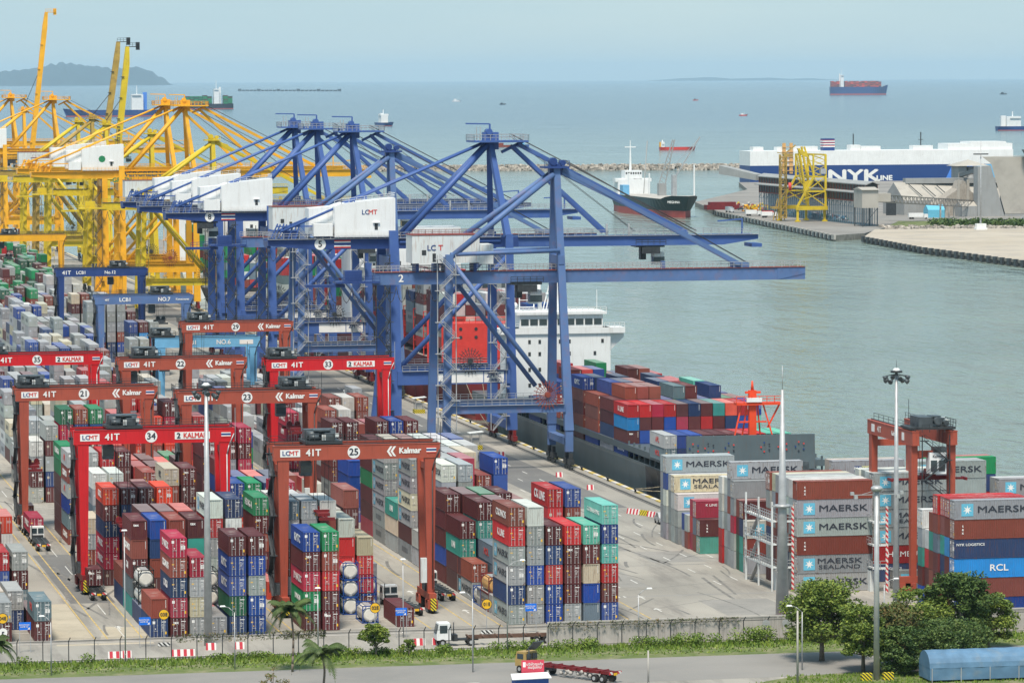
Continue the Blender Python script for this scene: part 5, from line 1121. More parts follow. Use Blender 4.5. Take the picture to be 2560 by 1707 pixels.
for bay in range(10):
    yy = 9.2+bay*14.2
    for q in range(13): s.beam((-15.8+q*2.6, yy, 13.5), (-15.8+q*2.6, yy, 24.5), .22)
    for zz in (16.5, 19.4, 22.2, 24.4): s.box(-15.9, yy-.3, zz, 15.9, yy+.3, zz+.18)
s.build('lashing_bridges', M['brightred'], RS)
for tx_, yy in (('HAMBURG SÜD', 118),): letter(tx_, 6.2, M['white'], RS, (-16.15, yy, 6.6), -math.pi/2, bold=.03, sx=1.15)
s = MB(); s.box(-15.6, 152, 13.5, 15.6, 168, 39.0, 0); s.box(-16, 154, 39, 16, 166, 41.5, 0)
for q in range(8):
    for k in range(7):
        if (q*3+k) % 5: s.box(-13+q*3.6, 151.92, 16+k*3, -12.2+q*3.6, 152, 17.2+k*3, 1)
s.build('accommodation_block', [M['hwhite'], M['dark']], RS)
# --- third and fourth vessels further along the quay, mostly hidden by cranes
TS = ship('container_ship', 204.5, 1300, 0, 'white-decked cargo ship hidden behind the yellow crane legs')
hull_mesh(240, 30, 9, None, zk=1, foc=.08).build('hull', [M['hullnavy'], M['pierd'], M['antifoul']], TS)
s = MB(); s.box(-14, 180, 9, 14, 196, 38, 0); s.box(-15.8, 184, 36, 15.8, 194, 38.6, 0)
for q in range(6):
    for k in range(5): s.box(-11+q*4, 179.9, 14+k*4, -10+q*4, 180, 15.4+k*4, 1)
s.build('accommodation_block', [M['hwhite'], M['dark']], TS)
CS = ship('container_ship', 206, 1580, 0, 'white and red cargo ship glimpsed behind the leftmost yellow cranes')
hull_mesh(260, 32, 12, None, zk=1, foc=.08).build('hull', [M['hwhite'], M['pierd'], M['antifoul']], CS)
s = MB(); s.box(-14, 30, 12, 14, 46, 40, 0); s.box(-2, 36, 40, 4, 44, 47, 1); s.build('accommodation_block', [M['hwhite'], M['brightred']], CS)
# --- car carrier beyond the bulk terminal, broadside (local +y -> world +x)
CC = ship('car_carrier', 816.5, 3124, -math.pi/2, 'long white and deep blue car carrier with NYK LINE lettering')
s = MB(); Lc = 210
s.box(-16, 0, -2, 16, Lc, 15.2, 0); s.box(-16, 0, 15.2, 16, Lc, 26.3, 1); s.box(-16.1, 0, -2, 16.1, Lc+.1, .6, 2)
s.build('hull', [M['nyk'], M['hwhite'], M['antifoul']], CC)
s = MB()
for y0, y1, h in ((3, 11, 3.2), (22, 29, 3), (34, 54, 3.4), (80, 88, 4.2), (88.2, 104, 3.2), (130, 146, 3.4)): MB().box(4, y0, 26.3, 14, y1, 26.3+h).build('deck_house', M['hwhite'], CC)
MB().box(-12, 158, 26.3, 14, 210, 31.0).box(-12, 176, 31, 14, 205, 32.4).build('bridge_house', M['hwhite'], CC)
s = MB(); s.box(4, 59, 26.3, 12, 68, 35.5, 0)
for q in range(3): s.box(3.9, 58.9, 28.9+q*2.0, 12.1, 68.1, 29.9+q*2.0, 1)
for q in range(3): s.box(3.85, 58.85, 29.9+q*2.0, 12.15, 68.15, 30.3+q*2.0, 2)
s.build('funnel', [M['nyk'], M['white'], M['brightred']], CC)
s = MB(); s.beam((8, 84, 30), (8, 84, 39), .7); s.beam((8, 138, 29), (8, 138, 40), .7); s.box(7.6, 136, 34, 8.4, 140, 34.4); s.build('mast', M['dark'], CC)
s = MB()
for q in (25.4, 31.0): s.box(16, q, 9, 16.7, q+2.6, 32.4)
for q in range(6): s.box(16, 25, 11+q*3.6, 17.2, 34, 11.5+q*3.6)
s.build('ramp_frame', M['tan'], CC)
letter('NYK', 9.0, M['white'], CC, (16.06, 82, 6.4), math.pi/2, bold=.06, sx=1.6)
letter('LINE', 3.6, M['white'], CC, (16.06, 106.5, 5.0), math.pi/2, bold=.06, sx=1.25)
s = MB(); s.add([(16.08, 154, .6), (16.08, 172, .6), (16.08, 178, 14.9), (16.08, 161, 14.9)], [(0,1,2,3)]); s.add([(16.08, 175, .6), (16.08, 196, .6), (16.08, 200, 14.9), (16.08, 181, 14.9)], [(0,1,2,3)], 1); s.build('painted_stripe', [M['nyk2'], M['ltblue']], CC)
# --- green-hulled bulk carrier at the terminal tip (bow to the camera, right)
BC = ship('bulk_carrier', 591.0, 2556, math.pi+.02, 'dark green cargo ship with white bridge and lattice deck crane')
M['hullgreen'] = mat('hull_green_black', (.012, .035, .04), .5, var=.15)
hull_mesh(152, 24, 11.0, None, zk=4.0, bowrise=2.0, flare=6, foc=.12).build('hull', [M['hullgreen'], M['conc'], M['antifoul']], BC)
s = MB(); s.box(-10, 10, 11, 10, 22, 20, 0); s.box(-5.5, 12, 20, 5.5, 21, 25.5, 0); s.box(-11.5, 14, 18.5, 11.5, 21, 20.6, 0); s.build('accommodation_block', [M['hwhite']], BC)
s = MB()
for q in range(7): s.box(-5.0+q*1.5, 21, 23.2, -4.1+q*1.5, 21.1, 24.4)
s.build('bridge_windows', M['dark'], BC)
s = MB(); s.beam((1, 17, 25), (1, 17, 44), 1.3, 1.3, .3, .3); s.box(-2.5, 16.8, 39.6, 4.5, 17.2, 40.2); s.box(-7, 34, 11, -6.2, 35, 24); s.box(6, 34, 11, 6.8, 35, 24); s.beam((-10, 128, 12), (-10, 128, 31), .8); s.build('mast', M['hwhite'], BC)
s = MB(); s.box(-9.0, 62, 11, -4.5, 67, 18.5); s.beam((1, 50, 12), (-4, 40, 44), .5)
for a_, b_ in (((-9, 64, 18), (-15, 64, 45)), ((-5.0, 64, 18), (-13.8, 64, 45))): s.beam(a_, b_, .6)
for q in range(11):
    a = Vector((-9, 64, 18)).lerp(Vector((-15, 64, 45)), q/11); b = Vector((-5.0, 64, 18)).lerp(Vector((-13.8, 64, 45)), (q+1)/11); s.beam(a, b, .3)
s.build('deck_crane', M['sheet'], BC)
s = MB(); s.beam((-9.5, 84, 22), (-24, 90, 47), .7); s.beam((-9, 84, 29), (-24, 90, 47), .25); s.box(-10.5, 82, 11, -8, 86, 24); s.build('deck_crane', M['galv'], BC)
s = MB(); s.box(7, 30, 11, 11, 38, 17); s.build('deck_house', M['ltblue'], BC)
letter('MEGHNA', 1.4, M['white'], BC, (6.3, 142.0, 9.2), math.pi-.75, bold=.03)
# --- ships at anchor
def boxes(s, L, rows, y0, y1, z, B, seed):
    r = random.Random(seed); y = y0
    while y < y1-11:
        n = rows+r.choice([0, 0, -1])
        for q in range(n):
            for k in range(int(B/2.6)): s.box(-B/2+k*2.6, y, z+q*2.6, -B/2+k*2.6+2.5, y+12, z+q*2.6+2.5, r.randrange(4))
        y += 12.6
    return s
def dist_ship(name, x, y, rz, L, B, H, label, hullm, cargo=None, hp=.75, house=(9, 14), fm=None, both=True):
    t = ship(name, x, y, rz, label, group='ships out at sea' if False else None)
    hull_mesh(L, B, H, None, zk=H*.16, bowrise=H*.2, flare=L*.03, foc=.08).build('hull', [hullm, M['pierd'], M['antifoul']], t)
    y0 = L*(1-hp); hw, hh = house
    s = MB(); s.box(-B*.42, y0-hw, H, B*.42, y0, H+hh); s.box(-B/2, y0-hw*.8, H+hh-2, B/2, y0-.5, H+hh+1); s.beam((0, y0-hw/2, H+hh), (0, y0-hw/2, H+hh*1.6), 1.2); s.build('accommodation_block', M['hwhite'], t)
    MB().box(-B*.14, y0-hw*1.35, H, B*.14, y0-hw*1.02, H+hh*1.15).build('funnel', fm or M['hwhite'], t)
    if cargo:
        rows, pal, rng = cargo; s = MB()
        for a, b in rng: boxes(s, L, rows, a, b, H, B*.96, int(x))
        s.build('stacked_cargo', [mat('cargo_paint', COL[c]) for c in pal], t)
    return t
dist_ship('container_ship', 5155, 18215, -math.pi/2-.15, 262, 44, 36, 'large container ship under way on the right horizon, blue hull', M['nyk'], (10, 'okbrko', [(4, 44), (66, 236)]), hp=.77, house=(14, 52))
# the two at anchor on the left
dist_ship('tanker', 1110, 9420, math.pi/2, 222, 32, 15, 'blue bulk ship at anchor behind the raised yellow booms', M['nyk'], None, hp=.69, house=(26, 34), fm=M['nyk2'])
dist_ship('container_ship', 1560, 11560, math.pi/2, 150, 27, 15, 'container ship with green and maroon boxes at anchor, upper left', M['hullnavy'], (9, 'ebedbk', [(3, 36), (60, 138)]), hp=.64, house=(15, 40))
dist_ship('coaster', 1236, 7271, .2+math.pi, 70, 15, 6, 'small white and blue coaster beside the blue crane heads', M['nyk'], None, hp=.5, house=(14, 14))
dist_ship('coaster', 1118, 4660, -math.pi/2, 42, 9, 3.6, 'small red hulled coaster right of centre, beyond the breakwater', M['brightred'], None, hp=.88, house=(4, 5), fm=M['yel'])
t = ship('barge', 985, 4955, -math.pi/2, 'rusty barge with blue tug behind the central blue crane head', 'barge')
MB().hexa([(-5,0,-1),(5,0,-1),(5,24,-1),(-5,24,-1)], [(-5,-2,2.4),(5,-2,2.4),(5,22,2.4),(-5,22,2.4)]).box(-4, 0, 2.4, 4, 10, 5).build('hull', M['brick'], t)
t = ship('tug', 1010, 4955, -math.pi/2, 'small blue tug attached to the rusty barge', 'tug')
MB().hexa([(-3.5,0,-1),(3.5,0,-1),(3.5,16,-1),(-3.5,16,-1)], [(-4,-.5,2.2),(4,-.5,2.2),(2.5,17,2.8),(-2.5,17,2.8)]).build('hull', M['nyk'], t); MB().box(-2.5, 3, 2.2, 2.5, 11, 5.2).build('wheelhouse', M['ltblue'], t)
dist_ship('cargo_ship', 1990, 6105, -math.pi/2, 120, 19, 6.5, 'dark hulled cargo ship cut by the right edge of the photo', M['nyk'], None, hp=.70, house=(22, 14))
def boat(x, y, rz, L, label, hm, dm):
    t = ship('fishing_boat', x, y, rz, label, 'boat', 'small boats at sea')
    hull_mesh(L, L*.27, L*.11, None, zk=.1, bowrise=L*.06, flare=L*.08, foc=.2).build('hull', [hm, M['pierd'], hm], t); MB().box(-L*.09, L*.2, L*.1, L*.09, L*.45, L*.28).beam((0, L*.6, 0), (0, L*.6, L*.4), .4).build('cabin', dm, t)
for px_, x, y, L, lab, h_, d_ in ((1847, 2262, 8700, 20, 'tiny red fishing boat right of centre in open water', M['brightred'], M['hwhite']), (1285, 2750, 14600, 34, 'tiny white boat near the horizon above the central crane', M['hwhite'], M['hwhite']), (1335, 2560, 12800, 22, 'tiny dark boat right of the white one by the horizon', M['hullnavy'], M['hullnavy']), (2520, 5850, 17900, 36, 'tiny dark boat at the far right horizon', M['hullnavy'], M['dark']), (390, 1700, 14400, 26, 'tiny boat left of the anchored container ship', M['nyk'], M['hwhite']), (410, 1250, 9900, 20, 'tiny boat between raised booms and container ship', M['nyk2'], M['hwhite']), (1758, 3600, 14500, 22, 'tiny boat on the water above the red coaster', M['brightred'], M['dark']), (2215, 1950, 4700, 24, 'dark blue workboat peeping over the car carrier roof', M['nyk'], M['brick'])):
    boat(x, y, -math.pi/2+.2, L, lab, h_, d_)
s = MB()
for q in range(26): s.box(3900+q*18, 28600-q*60, SEA, 3919+q*18, 28640-q*60, SEA+(9 if q % 5 else 15))
o = s.build('fish_pen_line', M['dark']); tag(o, 'long thin dark line of floating pens below the horizon', 'fish pens')
hill('island_hill', 3600, 7230, 60000, [20, 50, 70, 85, 110, 150, 190, 205, 220, 235, 265, 300, 325, 305, 280, 270, 235, 255, 265, 215, 120, 0], 3000, M['isle'])
hill('far_coast', 21800, 26500, 92000, [0, 30, 60, 75, 40, 50, 60, 35, 45, 20, 0], 4000, M['isle'])
# ================================================================== BULK TERMINAL
def lattice(s, a, b, w, h, n, r=.25, mi=0):
    a = Vector(a); b = Vector(b); d = (b-a).normalized(); u = d.cross(Vector((0,0,1)))
    if u.length < .01: u = Vector((1,0,0)); v = Vector((0,1,0))
    else: u.normalize(); v = u.cross(d)
    c = [(-w/2, -h/2), (w/2, -h/2), (w/2, h/2), (-w/2, h/2)]
    for x, y in c: s.beam(a+u*x+v*y, b+u*x+v*y, r, mi=mi)
    for i in range(n):
        p = a.lerp(b, i/n); q = a.lerp(b, (i+1)/n)
        for k in range(4):
            x0, y0 = c[k]; x1, y1 = c[(k+1) % 4]
            s.beam(p+u*x0+v*y0, q+u*x1+v*y1, r*.6, mi=mi); s.beam(p+u*x0+v*y0, p+u*x1+v*y1, r*.6, mi=mi)
    return s
gt = empty('conveyor_gallery', (0, 0, 0), 0, 'long two-tier roofed conveyor gallery on blue trestle legs', 'conveyor')
A0 = Vector((633.5, 2378, 0)); A1 = Vector((638.0, 2172, 0)); d_ = (A1-A0).normalized(); n_ = Vector((d_.y, -d_.x, 0)); n_ = n_ if n_.x < 0 else -n_
def strip(s, off, wd, z0, z1, e0=0, e1=0, mi=0):
    a = A0-d_*e0; b = A1+d_*e1
    p = [a+n_*off, b+n_*off, b+n_*(off-wd), a+n_*(off-wd)]
    s.hexa([(q.x, q.y, z0) for q in p], [(q.x, q.y, z1) for q in p], mi); return s
def roof(s, off, wd, z, rise, e=0):
    a = A0-d_*e; b = A1+d_*e
    p = [a+n_*off, b+n_*off, b+n_*(off-wd/2), a+n_*(off-wd/2), b+n_*(off-wd), a+n_*(off-wd)]
    zz = [z, z, z+rise, z+rise, z, z]; vs = [(q.x, q.y, h) for q, h in zip(p, zz)]+[(q.x, q.y, h-.5) for q, h in zip(p, zz)]
    s.add(vs, [(0,1,2,3),(3,2,4,5),(6,9,8,7),(9,11,10,8),(0,6,7,1),(5,4,10,11),(0,3,9,6),(3,5,11,9),(1,7,8,2),(2,8,10,4)]); return s
roof(MB(), 4, 8, 22.2, 1.6, 2).build('upper_roof', M['sheet'], gt); roof(MB(), 5.2, 4, 17.6, .8, 4).build('lower_roof', M['sheet'], gt)
s = MB(); strip(s, 3.2, 6.4, 18.4, 22.2); strip(s, 3.2, 6.4, 13.2, 17.2); s.build('gallery_interior', M['dark'], gt)
s = MB(); strip(s, 3.6, 7, 12.6, 13.2)
for i in range(40):
    p = A0.lerp(A1, i/39)
    for o_ in (3.4, -3.2): q = p+n_*o_; s.beam((q.x, q.y, 13.2), (q.x, q.y, 22), .3)
s.build('gallery_floor', M['brick'], gt)
s = MB()
for i in range(53):
    p = A0.lerp(A1, i/52)
    for o_ in (3.2, 0.2, -3.0): q = p+n_*o_; s.beam((q.x, q.y, 0), (q.x, q.y, 12.6), .3)
    if i % 2 == 0:
        q = p+n_*3.2; q2 = A0.lerp(A1, min(1, (i+1)/52))+n_*3.2; s.beam((q.x, q.y, 9.6), (q2.x, q2.y, 12.6), .22)
for zz in (9.6, 6.0):
    a = A0+n_*3.2; b = A1+n_*3.2; s.beam((a.x, a.y, zz), (b.x, b.y, zz), .22)
s.build('trestle_legs', mat('trestle_blue_grey', (.13, .22, .28), .6), gt)
s = MB(); s.box(628, 2156, 10, 637, 2172, 19.6); s.yprism([(2155, 19.6), (2173, 19.6), (2164, 21)], 627.6, 637.4); s.build('transfer_tower', M['sheet2'], gt)
s = MB()
for x in (628.4, 636.6):
    for y in (2156.4, 2171.6): s.beam((x, y, 0), (x, y, 10), .5)
s.beam((628.4, 2156, 0), (636.6, 2156, 10), .3); s.build('tower_legs', M['mach'], gt)
s = MB(); s.hexa([(612,2402,23),(629,2381,19.5),(634,2383,19.5),(617,2405,23)], [(612,2402,28),(629,2381,23),(634,2383,23),(617,2405,28)]); s.build('inclined_chute', M['sheet'], gt)
cv = empty('truss_conveyor', (0, 0, 0), 0, 'grey lattice conveyor bridge sloping down to the silo', 'conveyor')
s = MB(); lattice(s, (637, 2166, 15.0), (748, 2320, 6.0), 3.4, 3.8, 30, .35); s.build('truss', mat('truss_grey', (.22, .20, .18)), cv)
s = MB()
for q in (.62, .7):
    x = 637+111*q; y = 2166+154*q; s.beam((x-1.5, y, 0), (x-1.5, y, 8), .8); s.beam((x+1.5, y, 0), (x+1.5, y, 8), .8)
s.box(636, 2163, 13, 646, 2170, 17.5); s.build('trestle', M['sheet2'], cv)
# yellow grab unloader
gu = empty('grab_unloader', (0, 0, 0), 0, 'yellow lattice grab unloader standing over the dark pier', 'crane')
s = MB()
P_ = lambda x, y, z: (x, y, z)
for (x, y) in ((615.5, 2240), (631.5, 2242), (611, 2262), (627, 2264)): s.beam((x, y, .6), (x, y, 8.6), 1.2); s.box(x-1.4, y-1.0, .1, x+1.4, y+1.0, 1.0)
s.build('leg', M['yel2'], gu)
s = MB()
for yy, xo in ((2240, 0), (2262, -4)):
    s.box(614.5+xo, yy-1, 7.4, 632.5+xo, yy+1, 9.8); L_ = 615.5+xo; R_ = 631.5+xo; T_ = 624.5+xo
    s.beam((L_, yy, 9.8), (T_, yy, 28), 1.1); s.beam((R_, yy, 9.8), (R_, yy, 42), 1.1); s.beam((T_, yy, 28), (T_, yy, 42), .9); s.beam((L_+4.6, yy, 19), (R_, yy, 19), .9); s.beam((T_, yy, 28), (R_, yy, 28), .8)
    for a_, b_ in (((L_+2, 13.6), (R_, 19)), ((R_, 9.8), (L_+4.6, 19)), ((L_+4.6, 19), (R_, 28)), ((R_, 19), (T_, 28))): s.beam((a_[0], yy, a_[1]), (b_[0], yy, b_[1]), .5)
    for q in range(4): s.beam((T_, yy, 28+q*3.5), (R_, yy, 31.5+q*3.5), .3); s.beam((R_, yy, 28+q*3.5), (T_, yy, 31.5+q*3.5), .3)
for xx, xo in ((631.5, -4), (624.5, -4)):
    for z_ in (42, 28, 19): s.beam((xx, 2240, z_), (xx+xo, 2262, z_), .9)
for q in range(4): s.beam((631.5, 2240, 28+q*3.5), (627.5, 2262, 31.5+q*3.5), .3)
s.build('portal_frame', M['yel2'], gu)
s = MB(); s.beam((621.5, 2243, 12), (617.0, 2243, 46), 1.2); s.beam((624.5, 2250, 24), (620.5, 2250, 47), 1.1); s.beam((628, 2250, 28), (622, 2250, 47), .9)
s.hexa([(618,2242,42),(622.5,2242,40),(622.5,2244,40),(618,2244,42)], [(616,2242,46),(621,2242,43.5),(621,2244,43.5),(616,2244,46)]); s.hexa([(619.6,2242,19),(624,2242,22.4),(624,2244,22.4),(619.6,2244,19)], [(620,2242,25),(626,2242,26.5),(626,2244,26.5),(620,2244,25)])
lattice(s, (619, 2243, 25), (616.6, 2243, 42), 1.6, 1.6, 12, .25); s.build('raised_jib', M['yel2'], gu)
s = MB(); lattice(s, (611.5, 2256, 2), (611.5, 2256, 42), 3.2, 3.2, 9, .55); s.box(609, 2244, 41, 614, 2248, 42.4); s.beam((609, 2246, 42), (616, 2246, 48), .7); s.beam((605.5, 2246, 43.4), (614, 2246, 42), .5); s.build('counterweight_mast', M['ochre'], gu)
MB().cyl((612, 2243, 19.6), (612, 2243, 24.6), .9).build('hopper', M['brightred'], gu)
MB().box(628.5, 2239, 30, 631.5, 2242, 33.2).build('operator_cab', M['galv'], gu)
s = MB()
for q in range(5): s.beam((607.5+q*1.6, 2262, .4), (610+q, 2262, 14), .5)
s.box(606.5, 2260, 7.6, 614.6, 2264, 9); s.build('rear_frame', M['ochre'], gu)
# warehouse, silo, big store
wh = empty('warehouse', (0, 0, 0), 0, 'grey gabled warehouse in front of the car carrier', 'warehouse')
def gable(s, p0, p1, wd, ez, rz_, mi=0, mr=1):
    p0 = Vector((*p0, 0)); p1 = Vector((*p1, 0)); d = (p1-p0).normalized(); u = Vector((-d.y, d.x, 0))
    c = [p0-u*wd/2, p1-u*wd/2, p1+u*wd/2, p0+u*wd/2]
    vs = [(q.x, q.y, 0) for q in c]+[(q.x, q.y, ez) for q in c]+[(p0.x, p0.y, rz_), (p1.x, p1.y, rz_)]
    s.add(vs, [(0,1,5,4),(2,3,7,6),(1,2,6,9,5),(3,0,4,8,7)], mi); s.add(vs, [(4,5,9,8),(7,8,9,6)], mr); return s
s = gable(MB(), (702, 2345), (770, 2352), 32, 8.5, 18.5); s.build('walls_and_roof', [M['sheet'], M['sheet2']], wh)
s = MB()
for q in (706, 714, 722): s.beam((q+4, 2342, 17.6), (q+9, 2331, 10.8), .5, .3)
s.build('roof_seam', M['dark'], wh)
s = MB(); s.box(709, 2344, 17.8, 772, 2350, 20.8); s.build('roof_monitor', M['sheet'], wh)
s = MB(); s.box(693, 2329.6, 0, 699, 2330.0, 8); s.build('loading_door', M['dark'], wh)
gb = empty('concrete_store', (0, 0, 0), 0, 'weathered concrete gable store behind the sloping truss', 'building')
s = MB(); s.xprism([(716, 0), (716, 5.5), (731, 15.5), (733, 19.8), (735, 19.8), (736, 15.5), (750, 5.5), (750, 0)], 2312, 2326); s.build('gable_wall', mat('weathered_concrete', (.34, .31, .27), .9, var=.15, dirt=(.16, .13, .11), dirt_amt=.6, streak=True, dscale=.5), gb)
for dx in (730, 735.6): MB().box(dx, 2311.4, 8, dx+1.6, 2312, 20.6).build('pilaster', M['sheet2'], gb)
sl = empty('silo_tower', (0, 0, 0), 0, 'tall grey silo tower with shallow cap roof', 'silo')
s = MB(); s.box(746, 2360, 0, 751, 2374, 27.4)
for q in range(3): s.cyl((754+q*3.4, 2363, 0), (754+q*3.4, 2363, 27), 2.6, n=12)
s.build('silo_walls', M['sheet'], sl)
s = MB(); s.add([(743.5,2358,27.4),(764.5,2358,27.4),(764.5,2376,27.4),(743.5,2376,27.4),(754,2367,31.0)], [(0,1,4),(1,2,4),(2,3,4),(3,0,4),(3,2,1,0)]); s.build('cap_roof', M['sheet2'], sl)
s = MB()
for q in (5, 10, 16, 22): s.box(748.6, 2359.9, q, 749.6, 2360, q+1.8)
s.build('window', M['dark'], sl)
bs = empty('bulk_store', (0, 0, 0), 0, 'huge beige store with steep sloping roof at right edge', 'building')
s = MB(); s.add([(736,2292,0),(736,2292,28.6),(743.6,2292,29.0),(752,2292,0),(736,2300,0),(736,2300,28.6)], [(0,3,2,1),(0,1,5,4)], 0)
s.add([(743.8,2291.6,30),(752.2,2291.6,1.5),(830,2291.6,1.5),(830,2291.6,34),(738.4,2291.6,34.0)], [(1,0,4,3,2)], 1)
s.add([(741,2292,33.8),(780,2291,35.2),(830,2291,35.2),(830,2304,35.2),(741,2304,33.8)], [(0,1,2,3,4)], 1)
s.box(752, 2291.7, -.2, 830, 2300, 1.4, 0); s.box(752.4, 2292.5, 0, 829, 2302, 33.4, 0)
s.build('walls_and_roof', [M['sheet'], M['sheet2']], bs)
s = MB(); s.hexa([(763,2286,33),(800,2286,33),(800,2292,33),(766,2292,33)], [(760,2286,38),(800,2286,38),(800,2292,38),(762,2292,38)]); s.beam((738, 2300, 26), (748, 2362, 22), 2.4, 2.0); s.build('bridge_duct', M['mach'], bs)
sh = empty('low_shed', (0, 0, 0), 0, 'low grey shed at the foot of the silo tower', 'shed')
gable(MB(), (727, 2300), (741, 2300), 14, 6, 8.5).build('walls_and_roof', [M['sheet'], M['sheet2']], sh)
tp = empty('tent', (0, 0, 0), 0, 'bright blue tarpaulin canopy beside the concrete store', 'canopy')
gable(MB(), (703, 2285), (713, 2285), 9, 4.5, 7.4, 0, 0).build('canopy_sheet', M['sky'], tp)
s = lattice(MB(), (736, 2215, 1), (752, 2225, 8), 1.2, 1.2, 10, .2); o = s.build('loading_conveyor', M['galv']); tag(o, 'short inclined white conveyor by the bushes under the bulk store', 'conveyor')
def truck_far(x, y, rz, body, label, L=9, cat='truck', name='cargo_truck', grp=None):
    t = empty(name, (x, y, 0.05), rz, label, cat, grp); s = MB(); s.box(-1.25, 2.6, 1.2, 1.25, L, 3.4); s.build('cargo_body', body, t)
    MB().box(-1.15, 0, .7, 1.15, 2.2, 2.8).build('cab', M['hwhite'], t); s = MB()
    for yy in (1, L-2.6, L-1.2):
        for xx in (-1.2, .9): s.cyl((xx, yy, .5), (xx+.3, yy, .5), .5, n=8)
    s.build('wheels', M['black'], t); return t
truck_far(621, 2405, .1, M['hwhite'], 'white tarped truck by the bow of the green ship'); truck_far(622.5, 2345, 1.5, M['hwhite'], 'white tarped truck left of the orange one on the pier')
truck_far(623, 2312, 1.5, M['hwhite'], 'white tarped truck nearest the gallery on the pier'); truck_far(627, 2325, 1.5, M['brightred'], 'white and orange tarped truck among the pier trucks'); truck_far(697, 2262, 1.5, M['hwhite'], 'white tarped truck beside the warehouse door', L=11)
def car(x, y, rz, paint, label, z=0.05):
    t = empty('parked_car', (x, y, z), rz, label, 'car'); s = MB(); s.yprism([(0,.35),(4.2,.35),(4.2,.95),(3.2,1.0),(2.7,1.5),(1.2,1.5),(.5,.95),(0,.85)], -.85, .85); s.build('body', paint, t)
    s = MB(); s.yprism([(3.05,1.0),(2.68,1.42),(1.25,1.42),(.65,1.0)], -.87, .87); s.build('windows', M['glass'], t); s = MB()
    for yy in (.8, 3.4):
        for xx in (-.88, .7): s.cyl((xx, yy, .32), (xx+.18, yy, .32), .32, n=10)
    s.build('wheels', M['black'], t); return t
car(694.5, 2232, 1.4, M['hwhite'], 'white car leftmost in the line below the warehouse'); car(712, 2222, 1.4, M['galv'], 'silver car in the middle of the line below the warehouse'); car(720, 2216, 1.4, M['hwhite'], 'white car nearest the bushes below the silo')
car(640, 2450, 1.2, M['dark'], 'dark car parked alone on the far pier'); car(662, 2500, 1.2, M['nyk'], 'blue car parked at the back of the far pier')
r = random.Random(9)
def heap(x, y, n, sp, pal, label, nm, cat):
    s = MB()
    for i in range(n):
        a = (x+r.uniform(-sp[0], sp[0]), y+r.uniform(-sp[1], sp[1]), r.uniform(0, sp[2])); b = (a[0]+r.uniform(-2, 2), a[1]+r.uniform(-2, 2), max(.1, a[2]+r.uniform(-1.5, 2))); s.beam(a, b, r.uniform(.4, 1.4), mi=r.randrange(len(pal)))
    o = s.build(nm, pal); tag(o, label, cat)
gu.scale = (1, 1, .88)
heap(641, 2420, 90, (7, 9, 3.2), [M['yel'], M['conc'], M['yel2'], M['brick']], 'heap of yellow and tan machinery left of the gallery', 'machinery_heap', 'machinery')
heap(648, 2500, 70, (12, 12, 1.5), [M['conc'], M['sheet2'], M['yel2'], M['maroon']], 'scattered tan and red equipment at the back of the far pier', 'equipment_pile', 'equipment')
heap(643, 2310, 160, (5, 60, 2.0), [M['hwhite'], M['ltblue'], M['brick'], M['green'], M['dark']], 'rows of mixed parked vehicles seen through the trestle legs', 'vehicle_rows', 'vehicles')
o = MB().box(620, 2462, 0, 640, 2470, 2.8).box(622, 2462, 2.8, 638, 2468, 4.6).build('red_pipe_stack', M['maroon']); tag(o, 'dark red stacked steel behind the white truck on the pier', 'steel stack')
lm = empty('lighting_mast', (674, 2094, .1), 0, 'tall grey lighting mast on the pale concrete pier', 'lamp mast')
MB().cyl((0, 0, 0), (0, 0, 46), .5, .28).build('pole', M['galv'], lm); MB().box(-4, -.3, 39, 4, .3, 39.6).box(-3, -1.4, 39, 3, -1.0, 39.5).build('floodlights', M['dark'], lm); MB().box(-3, -2, 0, 3, 2, 1.0).box(-2.6, -1.6, 1, 2.6, 1.6, 3.2).build('base_kiosk', M['hwhite'], lm)
# ================================================================== FOREGROUND
# perimeter: wire fence on posts, and the stained wall further right
fn = empty('wire_fence', (0, 575.0, 0), 0, 'thin wire fence on dark posts along the near verge', 'fence')
x = 40; pm_ = MB().beam((0, 0, 0), (0, 0, 3.0), .12).beam((0, 0, 2.95), (.2, -.4, 3.5), .09).mesh('post', M['dark'])
while x < 216: inst('post', pm_, fn, (x, 0, 0)); x += 3.55
s = MB()
for z in (.25, 2.95): s.beam((40, 0, z), (216, 0, z), .07)
for k in range(3): s.beam((40, -.12-.12*k, 3.1+.14*k), (216, -.12-.12*k, 3.1+.14*k), .02)
s.build('fence_rails', M['dark'], fn)
wl = empty('perimeter_wall', (0, 577.0, 0), 0, 'long stained concrete wall behind the wire fence', 'wall')
s = MB(); s.box(122, 0, 0, 214, .25, 3.1); s.build('wall_panels', M['wall'], wl)
s = MB(); 
for q in range(17): s.box(122+q*5.6-.15, -.1, 0, 122+q*5.6+.15, 0, 3.1)
s.box(122, -.05, 3.1, 214, .3, 3.3); s.build('wall_pillars', M['conc'], wl)
low = MB().box(40, 594.2, 0, 216, 594.6, .5).build('low_kerb_wall', M['conc']); tag(low, 'low pale concrete upstand in front of the container rows', 'kerb wall')
r = random.Random(12)
def leaves(s, c, rad_, n, size, r, flat=1.0, mi=0):
    c = Vector(c)
    for _ in range(n):
        d = Vector((r.gauss(0, 1), r.gauss(0, 1), r.gauss(0, 1))).normalized(); q = r.random()**.45
        p = c+Vector((d.x*rad_[0]*q, d.y*rad_[1]*q, d.z*rad_[2]*q))
        a = Vector((r.gauss(0, 1), r.gauss(0, 1), r.gauss(0, .6))).normalized(); b = a.cross(Vector((r.gauss(0, 1), r.gauss(0, 1), r.gauss(0, 1)))).normalized(); h = size*r.uniform(.6, 1.3)
        s.add([p-a*h, p+b*h*.5, p+a*h, p-b*h*.5], [(0,1,2,3)], mi)
